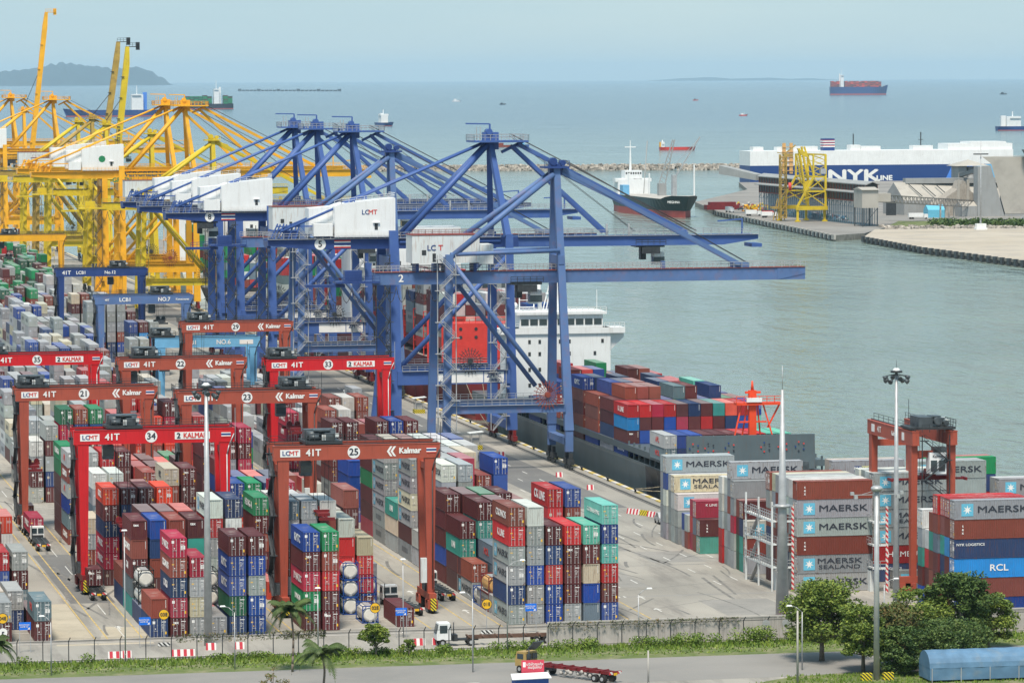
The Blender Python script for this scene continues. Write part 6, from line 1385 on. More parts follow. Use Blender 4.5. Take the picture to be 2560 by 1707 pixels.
def tree_mesh(seed, H, Wd, trunk_h, n_cl, n_leaf, size, ma, spread=1.0, lean=0, low=0.35):
    r = random.Random(seed); t = MB(); s = MB()
    t.cyl((0,0,0), (lean*.3,0,trunk_h), .035*H, .024*H, n=8); top = Vector((lean*.3, 0, trunk_h))
    for i in range(n_cl):
        a = r.uniform(0, 6.283); q = r.random()**.5; hz = r.uniform(low, 1)
        rr = Wd/2*math.sqrt(max(.05, 1-((hz-.55)/.55)**2))*.8
        q *= r.choice([1, 1, 1, 1.22]); p = Vector((lean*hz+math.cos(a)*q*rr, math.sin(a)*q*rr*.9, H*hz*.93))
        cr = Wd*r.uniform(.06, .19)
        leaves(s, p, (cr*spread, cr*spread, cr*.62), n_leaf, size, r)
        if i % 2 == 0:
            m_ = top.lerp(p, .5)+Vector((0, 0, -.04*H)); t.cyl(top-Vector((0,0,trunk_h*.2)), m_, .012*H, .008*H, n=5); t.cyl(m_, p, .008*H, .003*H, n=5)
    return t.mesh('trunk', M['trunk']), s.mesh('crown', ma)
def tree(x, y, seed, H, Wd, th, ncl, nl, size, ma, label, group='trees beside the perimeter road', **k):
    o = empty('broadleaf_tree', (x, y, 0), r.uniform(0, 6), label, 'tree', group); a, b = tree_mesh(seed, H, Wd, th, ncl, nl, size, ma, **k)
    inst('trunk', a, o); inst('crown', b, o); return o
tree(155.4, 553, 1, 11.2, 12.8, 3.0, 84, 190, .25, M['leaf'], 'tall light green tree overlapping the lowest grey container', low=.33)
tree(157.8, 541, 2, 9.0, 8.6, 3.0, 55, 190, .24, M['leaf'], 'light green tree with bare thin trunk on the verge tip', low=.33)
tree(163.5, 545, 3, 8.6, 9.4, 2.0, 60, 200, .22, M['leafr'], 'reddish tinted bushy tree right of the light pole', low=.2)
tree(162.0, 538, 9, 6.6, 8.0, 1.4, 55, 210, .20, M['leafd'], 'dark green bush tree at the foot of the light pole', low=.12)
tree(170.5, 556, 4, 9.4, 10.6, 2.6, 60, 190, .24, M['leaf'], 'yellow green tree between reddish tree and dark crown', low=.3)
tree(176.0, 556, 5, 11.6, 10.4, 3.6, 66, 190, .27, M['leafd'], 'dark round crowned tree before the blue seaco box', low=.35)
tree(181.5, 560, 6, 7.6, 9.0, 2.5, 50, 180, .24, M['leaf'], 'green tree cut by the right edge', low=.2)
tree(170.0, 541, 7, 6.8, 13.0, 1.2, 70, 210, .19, M['leafd'], 'spreading dark green tree above the blue awning', low=.3)
tree(96.4, 571, 8, 4.8, 5.2, 1.6, 26, 150, .2, M['leaf'], 'small spreading tree inside the wire fence, left of white truck', low=.45)
tree(101.0, 570.6, 13, 2.4, 2.6, .8, 12, 90, .16, M['leaf'], 'low shrub right of the small spreading tree', group=None)
tree(77.5, 540, 14, 3.6, 4.4, 1.4, 12, 30, .15, M['leafr'], 'sparse brown twiggy tree at the bottom edge', group=None, low=.3)
def palm(x, y, H, seed, label, fl=3.4):
    r = random.Random(seed); o = empty('palm_tree', (x, y, 0), 0, label, 'palm', 'coconut palms by the road')
    t = MB(); pts = [(0.35*math.sin(k*.5)*k/8, 0, H*k/8) for k in range(9)]
    for k in range(8): t.cyl(pts[k], pts[k+1], .17-.006*k, .165-.006*k, n=8)
    t.build('trunk', M['trunk'], o); top = Vector(pts[-1]); s = MB()
    for i in range(28):
        a = i*2.4+r.uniform(-.2, .2); el = r.uniform(-.25, 1.1); L = fl*r.uniform(.8, 1.15); prev = top; dirh = Vector((math.cos(a), math.sin(a), 0)); side = Vector((-dirh.y, dirh.x, 0)); n = 12
        for k in range(1, n+1):
            u = k/n; p = top+dirh*(L*math.sin(u*1.35)*math.cos(el*.6)*.95)+Vector((0, 0, L*(math.sin(el)*u*1.25-.85*u*u)))
            s.beam(prev, p, .05*(1.2-u)); ll = L*.26*math.sin(math.pi*min(.97, u*.85+.12))
            for sg in (-1, 1):
                for h2 in (0, .5):
                    q = prev.lerp(p, h2); e = q+side*sg*ll*.8+Vector((0, 0, -ll*.62))+dirh*ll*.35; w_ = (p-prev).normalized()*.12
                    s.add([q-w_, q+w_, e], [(0,1,2)])
            prev = p
    s.build('fronds', M['palmleaf'], o); return o
palm(82.9, 559, 8.6, 1, 'tall slim palm standing between two tall front stacks', 3.7)
palm(84.4, 541.5, 4.9, 2, 'short full palm at the bottom edge, right of tall palm', 4.0)
palm(42.4, 550, 6.3, 3, 'palm cut by the left edge', 3.0)
# verge grass and bushes
s = MB(); r = random.Random(5)
for i in range(15000):
    x = r.uniform(38, 215); u = r.random(); y = 564+.012*x*0+u*11
    if u < .35 and r.random() < .6: continue
    h = (.25+.4*r.random())*(1.0 if u > .45 else .5); a = r.uniform(0, 3.14); w_ = .16
    s.add([(x-w_*math.cos(a), y-w_*math.sin(a), 0), (x+w_*math.cos(a), y+w_*math.sin(a), 0), (x+r.uniform(-.2, .2), y+r.uniform(-.2, .2), h)], [(0,1,2)])
for i in range(3500):
    x = r.uniform(140, 200); y = r.uniform(528, 540)
    if y > 538+.1*(x-160) and x > 158 or x < 146 and y > 534: continue
    h = .15+.3*r.random(); a = r.uniform(0, 3.14); s.add([(x-.15*math.cos(a), y-.15*math.sin(a), 0), (x+.15*math.cos(a), y+.15*math.sin(a), 0), (x+r.uniform(-.2, .2), y, h)], [(0,1,2)])
o = s.build('verge_grass', M['grassm']); tag(o, 'green grass and weeds growing along the fence verge', 'grass', kind='stuff')
s = MB()
for cx, n, hh in ((48, 1, 1.2), (55, 1, 1.3), (78, 5, .9), (92, 8, 1.2), (99, 4, 1.0), (106, 3, 1.0), (116, 5, 1.2), (125, 6, 1.3), (137, 5, 1.2), (143, 6, 1.5), (150, 8, 2.0), (159, 6, 1.6), (170, 6, 1.6), (183, 6, 1.6), (196, 6, 1.5)):
    for k in range(n): leaves(s, (cx+r.uniform(-3.5, 3.5), 573.2+r.uniform(-1.6, 1.2), .5*hh), (1.3, .9, .7*hh), 240, .17, r)
o = s.build('verge_weeds', M['leafd'] if False else M['grassm']); tag(o, 'taller green weeds bunched against the fence', 'weeds', kind='stuff')
s = MB()
for i in range(1100):
    x = r.choice([r.uniform(69, 84), r.uniform(84, 90), r.uniform(122, 150)]); z = 3.25+r.uniform(-.9, .25) if x < 90 else 3.2+r.uniform(-1.3, .25)*r.random()
    leaves(s, (x, 576.6 if x > 100 else 575, z), (.25, .12, .2), 3, .13, r)
o = s.build('hanging_creeper', M['leafr']); tag(o, 'creeper trailing over the top of the wall and fence', 'creeper', kind='stuff')
s = MB()
for i in range(900):
    x = 720+r.uniform(-1, 1)*1.0; x = r.uniform(672, 830); y = 2200-(x-672)*.42+r.uniform(-8, 22)-40; leaves(s, (x, y, 1.5), (3.0, 3.0, 2.2), 14, .9, r)
o = s.build('terminal_bushes', M['leafd']); tag(o, 'dark green bushes below the huge beige store', 'bushes', kind='stuff')
# lamp masts and poles
def mast(x, y, H, r0, r1, label, lamps=8, group='tall lighting masts', base=True):
    o = empty('lighting_mast', (x, y, 0), 0, label, 'lamp mast', group)
    MB().cyl((0,0,0), (0,0,H), r0, r1, n=12).build('pole', M['galv'], o)
    if lamps:
        s = MB(); s.cyl((0,0,H-.3), (0,0,H), .9, n=10); 
        for k in range(lamps):
            a = 2*math.pi*k/lamps; s.beam((0,0,H-.5), (1.5*math.cos(a), 1.5*math.sin(a), H-.8), .1)
        s.build('head_ring', M['dark'], o)
        for k in range(lamps):
            a = 2*math.pi*k/lamps; c = Vector((1.65*math.cos(a), 1.65*math.sin(a), H-1.0-(k % 2)*.5)); d = Vector((math.cos(a), math.sin(a), 0)); 
            MB().cyl(c-d*.25+Vector((0,0,.15)), c+d*.3-Vector((0,0,.15)), .22, .38, n=10).build('floodlight', M['mach'], o)
        MB().cyl((0,0,H), (0,0,H+.35), .75, .3, n=10).build('mast_cap', M['hwhite'], o)
        s = MB(); s.cyl((0,0,H), (0,0,H+1.6), .03); s.build('lightning_rod', M['dark'], o)
    return o
mast(75.2, 588, 36.9, .62, .24, 'tall grey lighting mast in front of cranes 34 and 23')
mast(178.9, 596, 36.6, .55, .2, 'tall grey lighting mast in front of the right gantry crane')
m_ = mast(157.6, 534, 25.6, .42, .3, 'grey pole with two spotlight arms above the right trees', lamps=0, group=None)
s = MB(); s.beam((-3.2,0,24.7), (3.2,0,24.7), .1); s.beam((-2.2,0,24.7), (0,0,25.3), .06); s.build('cross_arm', M['galv'], m_)
for dx in (-3.4, -2.9, 2.9, 3.4): MB().box(dx-.22, -.3, 24.2+(.5 if abs(dx) > 3 else 0), dx+.22, .2, 24.6+(.5 if abs(dx) > 3 else 0)).build('spotlight', M['galv'], m_)
MB().sphere((0, 0, 25.5), .85, sz=.5).build('mast_cap', M['galv'], m_)
bp = empty('lightning_mast', (158.2, 584, 0), 0, 'thick tapering grey pole without lamps, left of white stairs', 'mast')
MB().cyl((0,0,1.6), (0,0,35), 1.02, .22, n=14).cyl((0,0,35), (0,0,38.5), .05).build('pole', M['galv'], bp)
s = MB(); s.cyl((0,0,18.0), (0,0,18.4), 1.15, n=14); s.box(-1.5,-.2,18.1, 1.5,.2,18.3); s.build('climbing_collar', M['galv'], bp)
MB().hexa([(-1.5,-1.5,0),(1.5,-1.5,0),(1.5,1.5,0),(-1.5,1.5,0)], [(-1.2,-1.2,1.9),(1.2,-1.2,1.9),(1.2,1.2,1.9),(-1.2,1.2,1.9)]).build('striped_base', M['rwstripe'], bp)
def street_lamp(x, y, H, d, label, arm=1.6, heads=1, grp='slender street lamps', ang=0.0):
    o = empty('street_lamp', (x, y, 0), ang, label, 'street lamp', grp)
    MB().cyl((0,0,0), (0,0,H-.8), .1, .07).path([(0,0,H-.8), (d*arm*.5,0,H-.1), (d*arm,0,H+.1)], .05).build('pole', M['galv'], o)
    MB().hexa([(d*arm-.4,-.16,H+.02),(d*arm+.4,-.16,H+.02),(d*arm+.4,.16,H+.02),(d*arm-.4,.16,H+.02)], [(d*arm-.3,-.1,H+.2),(d*arm+.3,-.1,H+.2),(d*arm+.3,.1,H+.2),(d*arm-.3,.1,H+.2)]).build('lamp_head', M['hwhite'], o); return o
street_lamp(61.8, 573.0, 18.2, 0.05, 'thin lamp pole in front of the left truck lane', .3)
street_lamp(50.7, 563.0, 8.0, -1, 'thin lamp pole beside the blue board at left', 1.2)
street_lamp(75.6, 563, 8.6, -1, 'thin lamp pole left of the tall palm', 1.6)
street_lamp(103.6, 590, 11.2, .05, 'thin lamp pole before the tan tank containers', .2)
street_lamp(106.6, 553, 10.8, -1, 'thin lamp pole left of the yellow truck', 1.4)
street_lamp(115.4, 573, 12.6, 1, 'thin lamp pole in front of the blue lower containers', 2.2)
street_lamp(88.6, 573, 9.5, -.05, 'thin lamp pole left of the 02E sign', .2)
street_lamp(135.2, 577, 7.6, 1, 'short lamp pole on the open yard at right', 1.6)
street_lamp(150.4, 545, 8.7, -1, 'white headed lamp pole left of the light green tree', 1.8)
street_lamp(173.8, 585, 7.0, 1, 'lamp pole in front of the seaco box', 1.8)
o = MB().cyl((0,0,0), (0,0,9.6), .17, .12).build('utility_pole', M['conc'], None, (146.6, 533.5, 0)); tag(o, 'bare concrete pole left of the street lamp by the trees', 'pole')
o = MB().cyl((0,0,0), (0,0,4.6), .14, .11).build('utility_pole', M['conc'], None, (126.9, 536, 0)); tag(o, 'short bare grey post right of the yellow truck trailer', 'pole')
# signs
def round_sign(x, y, txt, label, z=4.6):
    o = empty('bay_sign', (x, y, 0), 0, label, 'sign', 'round yellow bay signs'); MB().beam((-.02,0,0), (-.02,0,z), .1).build('post', M['galv'], o)
    s = MB(); s.cyl((0,-.06,z), (0,-.1,z), .76, n=24, mi=1, sm=False); s.cyl((0,-.1,z), (0,-.13,z), .68, n=24, mi=0, sm=False); s.build('sign_disc', [M['yellow'], M['ink']], o)
    letter(txt, .48, M['ink'], o, (0,-.16,z), bold=.03); MB().box(-.85,-.05,.1, .85,.15,.6).build('striped_board', M['bwstripe'], o); return o
round_sign(44.4+1.7, 586.5, '04E', 'round yellow sign reading 04E at lower left', 4.9); round_sign(68.9, 588, '03E', 'round yellow sign reading 03E before maroon container'); round_sign(99.5, 590, '02E', 'round yellow sign reading 02E before single maroon container', 4.4); round_sign(115.9, 590.5, '01E', 'round yellow sign reading 01E before grey star container', 4.4)
def board(x, y, label):
    o = empty('direction_board', (x, y, 0), 0, label, 'sign', 'blue direction boards'); MB().beam((-.75,0,0), (-.75,0,4.2), .08).beam((.75,0,0), (.75,0,4.2), .08).build('posts', M['galv'], o)
    plate(o, -.82, 3.2, .82, 4.3, -.05, M['sign']); letter('BOOTH 04\nLANE 02', .21, M['white'], o, (-.1,-.1,3.78), bold=.01); s = MB(); s.add([(.35,-.1,3.3),(.68,-.1,3.25),(.64,-.1,3.6)], [(0,1,2)]); s.build('arrow', M['white'], o)
board(49.2, 586.5, 'blue direction board beside the 04E sign'); board(66.2, 588, 'blue direction board beside the 03E sign'); board(103.3, 590, 'blue direction board beside the 02E sign'); board(122.4, 590.5, 'blue direction board beside the 01E sign')
o = empty('turn_sign', (46.1, 586.4, 0), 0, 'small round white turn sign under the 04E disc', 'sign'); s = MB(); s.cyl((0,-.2,2.95), (0,-.24,2.95), .62, n=20, sm=False); s.beam((0,-.1,0), (0,-.1,2.9), .08); s.build('sign_disc', M['white'], o); letter('r', .6, M['ink'], o, (0,-.28,2.95), bold=.05)
for x, lab in ((153.2, 'round grey sign back behind the wall, left of pair'), (157.0-.9, 'round grey sign back nearest the thick pole')):
    o = MB().cyl((0,0,2.5), (0,.05,2.5), .55, n=16, sm=False).beam((0,.05,0), (0,.05,2.4), .08).build('round_sign_back', M['galv'], None, (x, 574.3, 0)); tag(o, lab, 'sign')
# concrete barriers painted red and white round pole bases
def barrier(x, y, w_, label, grp='red and white concrete barriers', ma=None, rz=0):
    o = MB().yprism([(-.4,0),(.4,0),(.15,.95),(-.15,.95)], -w_/2, w_/2).build('traffic_barrier', ma or M['rwblock'], None, (x, y, 0), rz); tag(o, label, 'barrier', grp); return o
for i, (x, y, w_) in enumerate(((61.0, 577.8, 2.2), (62.6, 578.2, 1.2), (70.4, 577.8, 3.2), (75.0, 583.5, 1.4), (79.0, 583.5, 1.4), (104.4, 581.5, 1.6), (107.2, 581.5, 2.0))):
    barrier(x, y, w_, ['striped barrier left of the thin lane lamp', 'striped barrier at the foot of the thin lane lamp', 'long striped barrier alone behind the wire fence', 'striped barrier left of the first tall mast', 'striped barrier right of the first tall mast', 'striped barrier beneath the parked white truck', 'striped barrier behind the trailer of the white truck'][i])
for i, (x, y) in enumerate(((174.6, 748.5), (177.0, 742.5))): barrier(x, y, 3.4, ['red and white barrier left of the striped one on the quay', 'red and white barrier nearest the silver van'][i], rz=rad(-62))
barrier(176.0, 745.4, 2.6, 'black and yellow barrier between two red ones on the quay', ma=M['hazard'], rz=rad(-62), grp=None)
for i, (x, y) in enumerate(((174.2, 870), (176.3, 822), (176.7, 795))): barrier(x, y, 1.3, ['small red white block nearest crane 2 feet', 'small red white block in the middle of the quay', 'small red white block closest to the ship bow'][i], 'small blocks along the crane rail')
for i, x in enumerate((152.4+.6, 161.4)): barrier(x, 577.9, 1.2, ['hazard striped block behind the wall near the grey signs', 'hazard striped block right of the thick pole'][i], ma=M['hazard'], grp=None)
def kiosk(x, y, lab):
    o = empty('cable_kiosk', (x, y, 0), 0, lab, 'kiosk', 'quayside kiosks'); MB().box(-1.3,-1.3,0,1.3,1.3,.9).build('striped_base', M['hazard'], o); s = MB()
    for a in (-1, 1):
        for b in (-1, 1): s.beam((a,b,.9), (a,b,3.6), .12)
    s.box(-.7,-.7,.9,.7,.7,2.4); s.build('frame', M['galv'], o); MB().hexa([(-1.6,-1.6,3.5),(1.6,-1.6,3.8),(1.6,1.6,3.8),(-1.6,1.6,3.5)], [(-1.6,-1.6,3.6),(1.6,-1.6,3.9),(1.6,1.6,3.9),(-1.6,1.6,3.6)]).build('roof', M['hwhite2'], o)
kiosk(177.6, 988, 'small white roofed kiosk on the quay left of crane 2'); kiosk(172.0, 888, 'small white roofed kiosk on the quay behind the grey stacks')
for i in range(16):
    y = 738+i*24; o = MB().cyl((0,0,.2), (0,0,.75), .22, .2, n=10).cyl((0,0,.7), (0,0,.9), .36, n=10).build('bollard', M['dark'], None, (183.6, y, 0)); tag(o, 'dark iron mooring bollard along the quay edge kerb', 'bollard', 'mooring bollards on the quay edge')
def rope(pts, lab, rr=.09):
    s = MB(); a, b = Vector(pts[0]), Vector(pts[1]); sag = pts[2]; p = [a.lerp(b, k/10)+Vector((0,0,-sag*(1-(2*k/10-1)**2))) for k in range(11)]; s.path(p, rr, 5); o = s.build('mooring_rope', M['mooring']); tag(o, lab, 'rope')
rope(((183.6, 786, .8), (190.5, 745, 6.5), 1.2), 'pair of bow lines, lower one, from ship bow to quay'); rope(((183.6, 786.4, .8), (191.5, 752, 7.4), .8), 'pair of bow lines, upper one, from ship bow to quay')
rope(((183.6, 930, .8), (190.5, 975, 9), 1.0), 'pale stern rope of the near ship, left'); rope(((183.6, 930, .8), (190.5, 1003, 10), 1.6), 'pale bow rope of the red ship, right')
o = empty('windsock', (178.4, 741, 0), 0, 'orange windsock on a short pole near the ship bow', 'windsock'); MB().beam((0,0,0), (1.3,0,4.6), .1).build('pole', M['galv'], o); MB().cyl((1.3,0,4.5), (-.4,0,3.9), .3, .22, n=10).build('sock', M['shipor'], o)
v = car(175.6, 729, 0, M['galv'], 'silver van parked on the quay behind the rusty grey block', z=.02); v.name = 'van'; v['category'] = 'van'; v.scale = (1.05, 1.0, 1.35)
# trucks and trailers (local -y = rear, +y = forward)
def trailer_parts(t, y0, y1, ma, hz=1.15, plate_=True):
    s = MB(); s.box(-.55, y0, hz-.25, -.38, y1, hz+.2); s.box(.38, y0, hz-.25, .55, y1, hz+.2); n = max(3, int((y1-y0)/2.0))
    for k in range(n+1):
        y = y0+(y1-y0-.25)*k/n; s.box(-1.2, y, hz+.05, 1.2, y+.25, hz+.22)
    s.build('chassis_frame', ma, t)
    for k in range(2):
        for sx in (-1, 1):
            s = MB(); y = y0+1.3+k*1.4; s.cyl((sx*.62, y, .52), (sx*1.2, y, .52), .52, n=14, mi=0); s.cyl((sx*1.19, y, .52), (sx*1.23, y, .52), .26, n=10, mi=1); s.build('wheel', [M['black'], M['galv']], t)
    if plate_:
        MB().box(-1.2, y0-.1, hz-.15, -.5, y0-.02, hz+.2).box(.5, y0-.1, hz-.15, 1.2, y0-.02, hz+.2).build('striped_rear_board', M['rwstripe'], t); MB().box(-.32, y0-.12, hz-.3, .32, y0-.04, hz+.02).build('number_plate', M['yellow'], t)
def tractor_parts(t, y0, ma, face=True, h=3.0):
    s = MB(); s.yprism([(y0+2.9,.9),(y0+4.9,.9),(y0+4.95,1.7),(y0+4.6,h),(y0+3.0,h),(y0+2.9,1.2)], -1.15, 1.15, 0); s.box(-1.05, y0+2.84, 1.9, -.1, y0+2.9, h-.25, 1); s.box(.1, y0+2.84, 1.9, 1.05, y0+2.9, h-.25, 1)
    s.box(-1.18, y0+3.4, 1.9, -1.15, y0+4.5, h-.3, 1); s.box(1.15, y0+3.4, 1.9, 1.18, y0+4.5, h-.3, 1); s.hexa([(-1.0,y0+4.97,1.8),(1.0,y0+4.97,1.8),(1.0,y0+4.99,1.8),(-1.0,y0+4.99,1.8)], [(-1.0,y0+4.66,h-.2),(1.0,y0+4.66,h-.2),(1.0,y0+4.7,h-.2),(-1.0,y0+4.7,h-.2)], 1)
    s.build('cab', [ma, M['glass']], t); s = MB(); s.box(-.45, y0-1.2, .7, .45, y0+4.6, 1.0); s.box(-.95, y0+1.9, .7, .95, y0+2.6, 1.6); s.cyl((-1.0, y0+2.5, 1), (-1.0, y0+2.5, 3.4), .08); s.build('tractor_frame', M['dark'], t)
    for yy in (y0, y0+4.1):
        for sx in (-1, 1):
            s = MB(); s.cyl((sx*.75, yy, .52), (sx*1.2, yy, .52), .52, n=14, mi=0); s.cyl((sx*1.19, yy, .52), (sx*1.23, yy, .52), .26, n=10, mi=1); s.build('wheel', [M['black'], M['galv']], t)
def rig(x, y, rz, label, ma=None, L=12.4, tm=None, cab=True):
    t = empty('container_truck', (x, y, 0.01), rz, label, 'truck'); trailer_parts(t, 0, L, tm or M['dark']); 
    if cab: tractor_parts(t, L-.6, ma or M['hwhite'])
    return t
rig(65.3, 642, 0, 'terminal truck carrying a maroon container inside crane 34', tm=M['dark'])
rig(63.1, 712, .0, 'empty terminal truck in the left lane, white cab frame', L=10, tm=M['mach'])
rig(63.1, 727, 0, 'terminal truck under the crimson container', L=12.4); rig(63.4, 747, 0, 'terminal truck beneath crane 21 left leg')
rig(109.6, 612.5, 0.10, 'white cabbed empty truck behind the single maroon container', tm=M['mach']); rig(117.6, 629.0, .02, 'white cabbed empty truck right of crane 25 leg', tm=M['mach'])
rig(166.6, 1010, 0, 'white truck on the quay behind red crane 33', L=12.4)
t = rig(163.6, 1105, math.pi, 'pale truck coming along the quay beneath the blue cranes', L=6)
t = empty('container_truck', (123.6, 580.2, 0.01), math.pi/2, 'old white truck with a rusty empty trailer behind the wire fence', 'truck'); trailer_parts(t, 0, 12.6, mat('rusty_frame', (.12, .07, .05), .8, var=.4), plate_=False); tractor_parts(t, 12.2, M['hwhite'], h=3.3)
# road truck, khaki, hood raised roof flap, red trailer heading right
t = empty('container_truck', (123.0, 538.6, 0.02), rad(36), 'khaki truck with raised roof flap and long red empty trailer', 'truck')
trailer_parts(t, 0, 12.6, M['hullred'] if False else M['maroon'], hz=1.35); tractor_parts(t, 12.0, M['khaki'], h=2.9)
MB().hexa([(-1.0,15.0,3.1),(1.0,15.0,3.1),(1.0,15.1,3.1),(-1.0,15.1,3.1)], [(-1.0,13.6,4.3),(1.0,13.6,4.3),(1.0,13.7,4.4),(-1.0,13.7,4.4)]).build('roof_flap', M['mach'], t)
s = MB(); r = random.Random(8)
for q in range(26): s.sphere((r.uniform(-.6, .6), r.uniform(4, 9.5), r.uniform(.5, 1.05)), .3, 6, 4)
s.build('hanging_sacks', M['conc'], t)
st = empty('roadside_stall', (109.4, 527.2, 0), 0, 'blue sided roadside stall with white flat roof at the bottom', 'stall'); MB().box(-2.2, 0, 0, 2.2, 2.4, 2.6).build('walls', mat('blue_tarpaulin', (.03, .09, .32), .6), st); MB().hexa([(-2.7,-.4,2.6),(2.5,-.4,2.7),(2.7,3.0,2.95),(-2.2,3.0,2.85)], [(-2.7,-.4,2.7),(2.5,-.4,2.8),(2.7,3.0,3.05),(-2.2,3.0,2.95)]).build('roof', M['hwhite'], st)
sg = empty('thai_banner', (110.2, 530.6, 0), 0, 'pink red banner with white Thai writing above the blue stall', 'banner'); MB().beam((-1.4,.1,0), (-1.4,.1,4.2), .08).beam((1.4,.1,0), (1.4,.1,4.2), .08).build('posts', M['galv'], sg)
plate(sg, -1.5, 2.9, 1.5, 4.6, 0, M['pink']); letter('บริษัทขนส่ง\nคนรุ่นใหม่', .34, M['white'], sg, (.25, -.06, 3.85), bold=.01); MB().box(-1.3, -.04, 3.7, -.95, -.03, 4.35).build('emblem', M['white'], sg)
aw = empty('barrel_awning', (163.6, 529.5, 0), 0, 'blue grey barrel roofed awning at the lower right corner', 'awning'); s = MB(); n = 10; L_ = 17; seg = 12; vs = []
for i in range(seg+1):
    for k in range(n+1):
        a = math.pi*k/n; rr = 2.5+(.06 if i % 2 else 0); vs.append((i*L_/seg, 2.5-rr*math.cos(a), 1.9+rr*.85*math.sin(a)))
s.add(vs, [(i*(n+1)+k, (i+1)*(n+1)+k, (i+1)*(n+1)+k+1, i*(n+1)+k+1) for i in range(seg) for k in range(n)], 0); s.add(vs[:n+1], [tuple(range(n, -1, -1))], 0); s.box(0.02, 0.0, .3, L_, 0.06, 1.9, 0); s.box(.02, .06, .3, .08, 5, 1.9, 0)
s.build('canvas_cover', mat('blue_canvas', (.10, .20, .32), .65, var=.18, scale=.6, dirt=(.22, .26, .28), dirt_amt=.5, dscale=.5), aw); s = MB()
for q in range(5): s.beam((.3+q*4, -.05, 0), (.3+q*4, -.05, 1.9), .1)
s.build('frame', M['galv'], aw)
hb = MB().yprism([(-.4,0),(.4,0),(.4,1.0),(-.4,1.0)], -.7, .7).build('pole_guard', M['hazard'], None, (156.0, 533.4, 0)); tag(hb, 'yellow black pole guard left of the spotlight pole', 'barrier'); hb = hb.copy(); C.objects.link(hb); hb.location.x = 159.0; hb['label'] = 'yellow black pole guard right of the spotlight pole'
pc = MB().cyl((-1,0,.5), (.8,0,.5), .55, n=14).build('concrete_pipe', M['conc'], None, (103.5, 536.5, 0), .2); tag(pc, 'short concrete pipe left of the blue stall', 'pipe')
bk = MB().box(0, 0, 0, .9, .6, 2.8).build('junction_box', M['hwhite2'], None, (166.3, 574.2, 0)); tag(bk, 'pale junction box behind the fence under the big tree', 'box')
# tank containers: frame with a lying cylinder
def tank(x, y, z, fm, tm, label, L=L20):
    t = empty('tank_container', (x, y, z), 0, label, 'tank container', 'tank containers'); w_ = 1.2; H = 2.6
    s = MB()
    for yy in (0, L-.14):
        for sx in (-1, 1): s.beam((sx*(w_-.07), yy+.07, 0), (sx*(w_-.07), yy+.07, H), .14); s.beam((sx*w_*.45, yy+.07, .05), (sx*(w_-.1), yy+.07, .75), .1); s.beam((sx*w_*.45, yy+.07, H-.05), (sx*(w_-.1), yy+.07, H-.75), .1)
        s.box(-w_, yy, 0, w_, yy+.14, .14); s.box(-w_, yy, H-.14, w_, yy+.14, H)
    for sx in (-1, 1): s.box(sx*w_-.06, 0, 0, sx*w_+.06, L, .12); s.box(sx*w_-.04, 0, H-.1, sx*w_+.04, L, H)
    s.build('frame', fm, t)
    s = MB(); prof = [(.17, .75), (.22, 1.0), (.34, 1.12), (.6, 1.19), (L-.6, 1.19), (L-.34, 1.12), (L-.22, 1.0), (L-.17, .75)]; n = 18; vs = []
    for yy, rr in prof:
        for k in range(n): a = 2*math.pi*k/n; vs.append((rr*math.cos(a), yy, 1.3+rr*math.sin(a)))
    s.add(vs, [(i*n+k, i*n+(k+1) % n, (i+1)*n+(k+1) % n, (i+1)*n+k) for i in range(len(prof)-1) for k in range(n)], 0, True); s.add(vs[:n], [tuple(range(n-1, -1, -1))]); s.build('tank', tm, t)
    MB().box(-.5, 1.0, 2.42, .5, L-1.0, 2.5).box(-.2, -.0, .2, .2, .2, .5).build('walkway', M['galv'], t); return t
wb = 'white tank container in blue frame'
for (x, y, z, nm) in ((97.5, 617, 0, 'bottom left of the tank cluster'), (97.5, 617, 2.62, 'second tier left of the tank cluster'), (97.5, 617, 5.24, 'top left of the tank cluster'), (100.4, 617, 0, 'bottom middle of the tank cluster'), (100.4, 617, 2.62, 'second tier middle of the tank cluster'), (100.4, 617, 5.24, 'top middle of the tank cluster'), (103.6, 620, 0, 'lower right of the tank cluster'), (103.6, 620, 2.62, 'top right of the tank cluster'), (101.6, 606.5, 0, 'lying in front of the tank cluster')):
    tank(x, y, z, M['frameblue'], M['tank'], wb+', '+nm)
for k, nm in enumerate(('bottom', 'middle', 'top')): tank(69.4, 614.2, k*2.64, M['black'], M['tank'], '%s black framed white tank container right of the left lane' % nm)
for k, nm in enumerate(('lower', 'upper')): tank(122.3, 615.5, k*2.64, M['hullred'], M['tan'], '%s tan tank container left of the 01E front row' % nm)
tank(122.3, 621.9, 0, M['frameblue'], M['tank'], 'white tank container with dark writing beside the tan tanks')
for k, nm in enumerate(('lower', 'upper')): tank(78.6, 611.5, 2.64*k+2.6, M['dark'], M['tank'], '%s old white tank container behind the single grey box' % nm)
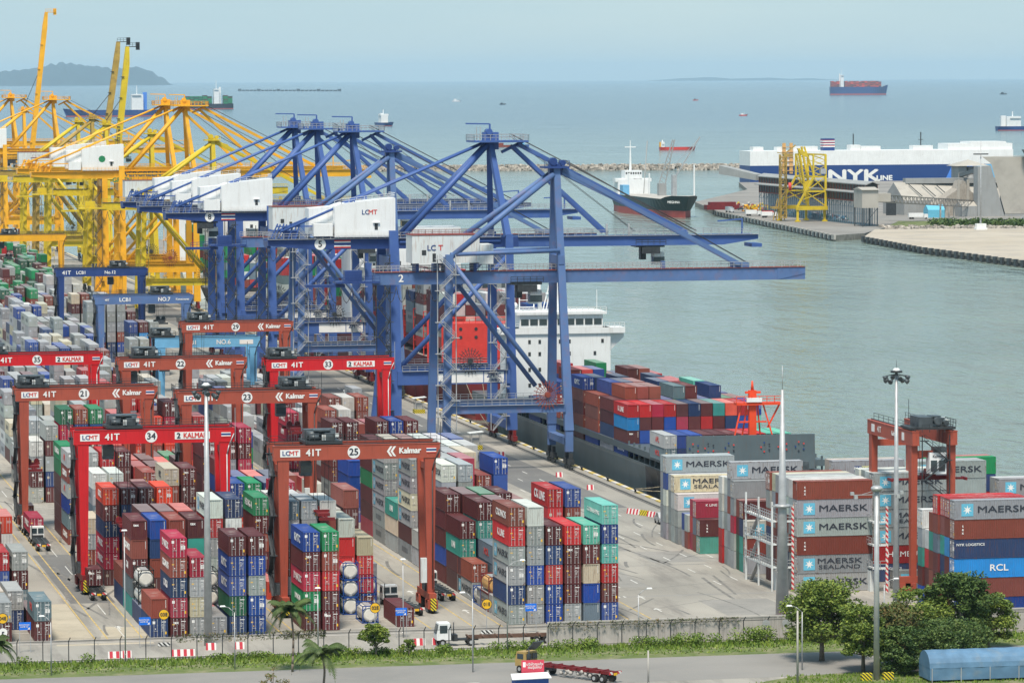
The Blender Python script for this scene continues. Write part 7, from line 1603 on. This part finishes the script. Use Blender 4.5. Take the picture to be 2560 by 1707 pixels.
# white stair gantries beside the turned blocks
def gantry(x, y, label, full=True):
    t = empty('reefer_gantry', (x, y, 0), 0, label, 'access gantry', 'white reefer access gantries')
    if full:
        for yy in (0, 8.2, 16): MB().beam((0, yy, 0), (0, yy, 14.0), .26).build('post', M['hwhite2'], t)
    for xx in (1.6, 3.2): MB().beam((xx, -.4, 0), (xx, -.4, 13.4), .34).build('striped_post', M['rwstripe'], t)
    for zz in (3.6, 7.2, 10.8):
        s = MB(); s.box(-.15 if full else .9, 0, zz, .75 if full else 1.6, 16.4, zz+.2); s.box(.9, -.5, zz, 3.3, .4, zz+.22); s.build('deck', M['hwhite2'], t)
        s = MB(); s.rail([(.8,16.4,zz+.2),(.8,0,zz+.2)], 1.1, 1.2, .04); s.rail([(.9,-.5,zz+.2),(3.3,-.5,zz+.2)], 1.1, 1.2, .04); s.rail([(-.15,16.4,zz+.2),(-.15,0,zz+.2)], 1.1, 1.2, .04) if full else 0; s.build('railing', M['galv'], t)
    s = MB()
    for k in range(3): s.beam((.3, 14, .2+3.6*k), (.3, 9, 3.7+3.6*k), .6, .12)
    s.build('stairs', M['galv'], t); MB().box(.9, 1.0, 0, 1.5, 2.6, 3.2).build('switch_cabinet', M['hwhite2'], t); return t
gantry(169.0, 630.0, 'white railed access gantry left of the grey front block'); gantry(182.9, 625.4, 'striped access gantry between front block and right gantry crane', full=False)
# HAZE ---------------------------------------------------------------
hz = MB().box(-50500, -250, -14, 70500, 101000, 420).build('haze', mat('haze_volume', (1, 1, 1))); hz['kind'] = 'stuff'; hz['label'] = 'thin sea haze over the whole harbour'
hm2 = bpy.data.materials.new('haze_air'); hm2.use_nodes = True; nt2 = hm2.node_tree; nt2.nodes.remove(nt2.nodes['Principled BSDF'])
pv = nt2.nodes.new('ShaderNodeVolumePrincipled'); pv.inputs['Color'].default_value = (.60, .82, .97, 1); pv.inputs['Density'].default_value = 1.5e-5; pv.inputs['Anisotropy'].default_value = 0.0
nt2.links.new(pv.outputs[0], nt2.nodes['Material Output'].inputs['Volume']); hz.data.materials.clear(); hz.data.materials.append(hm2); hz.display_type = 'WIRE'
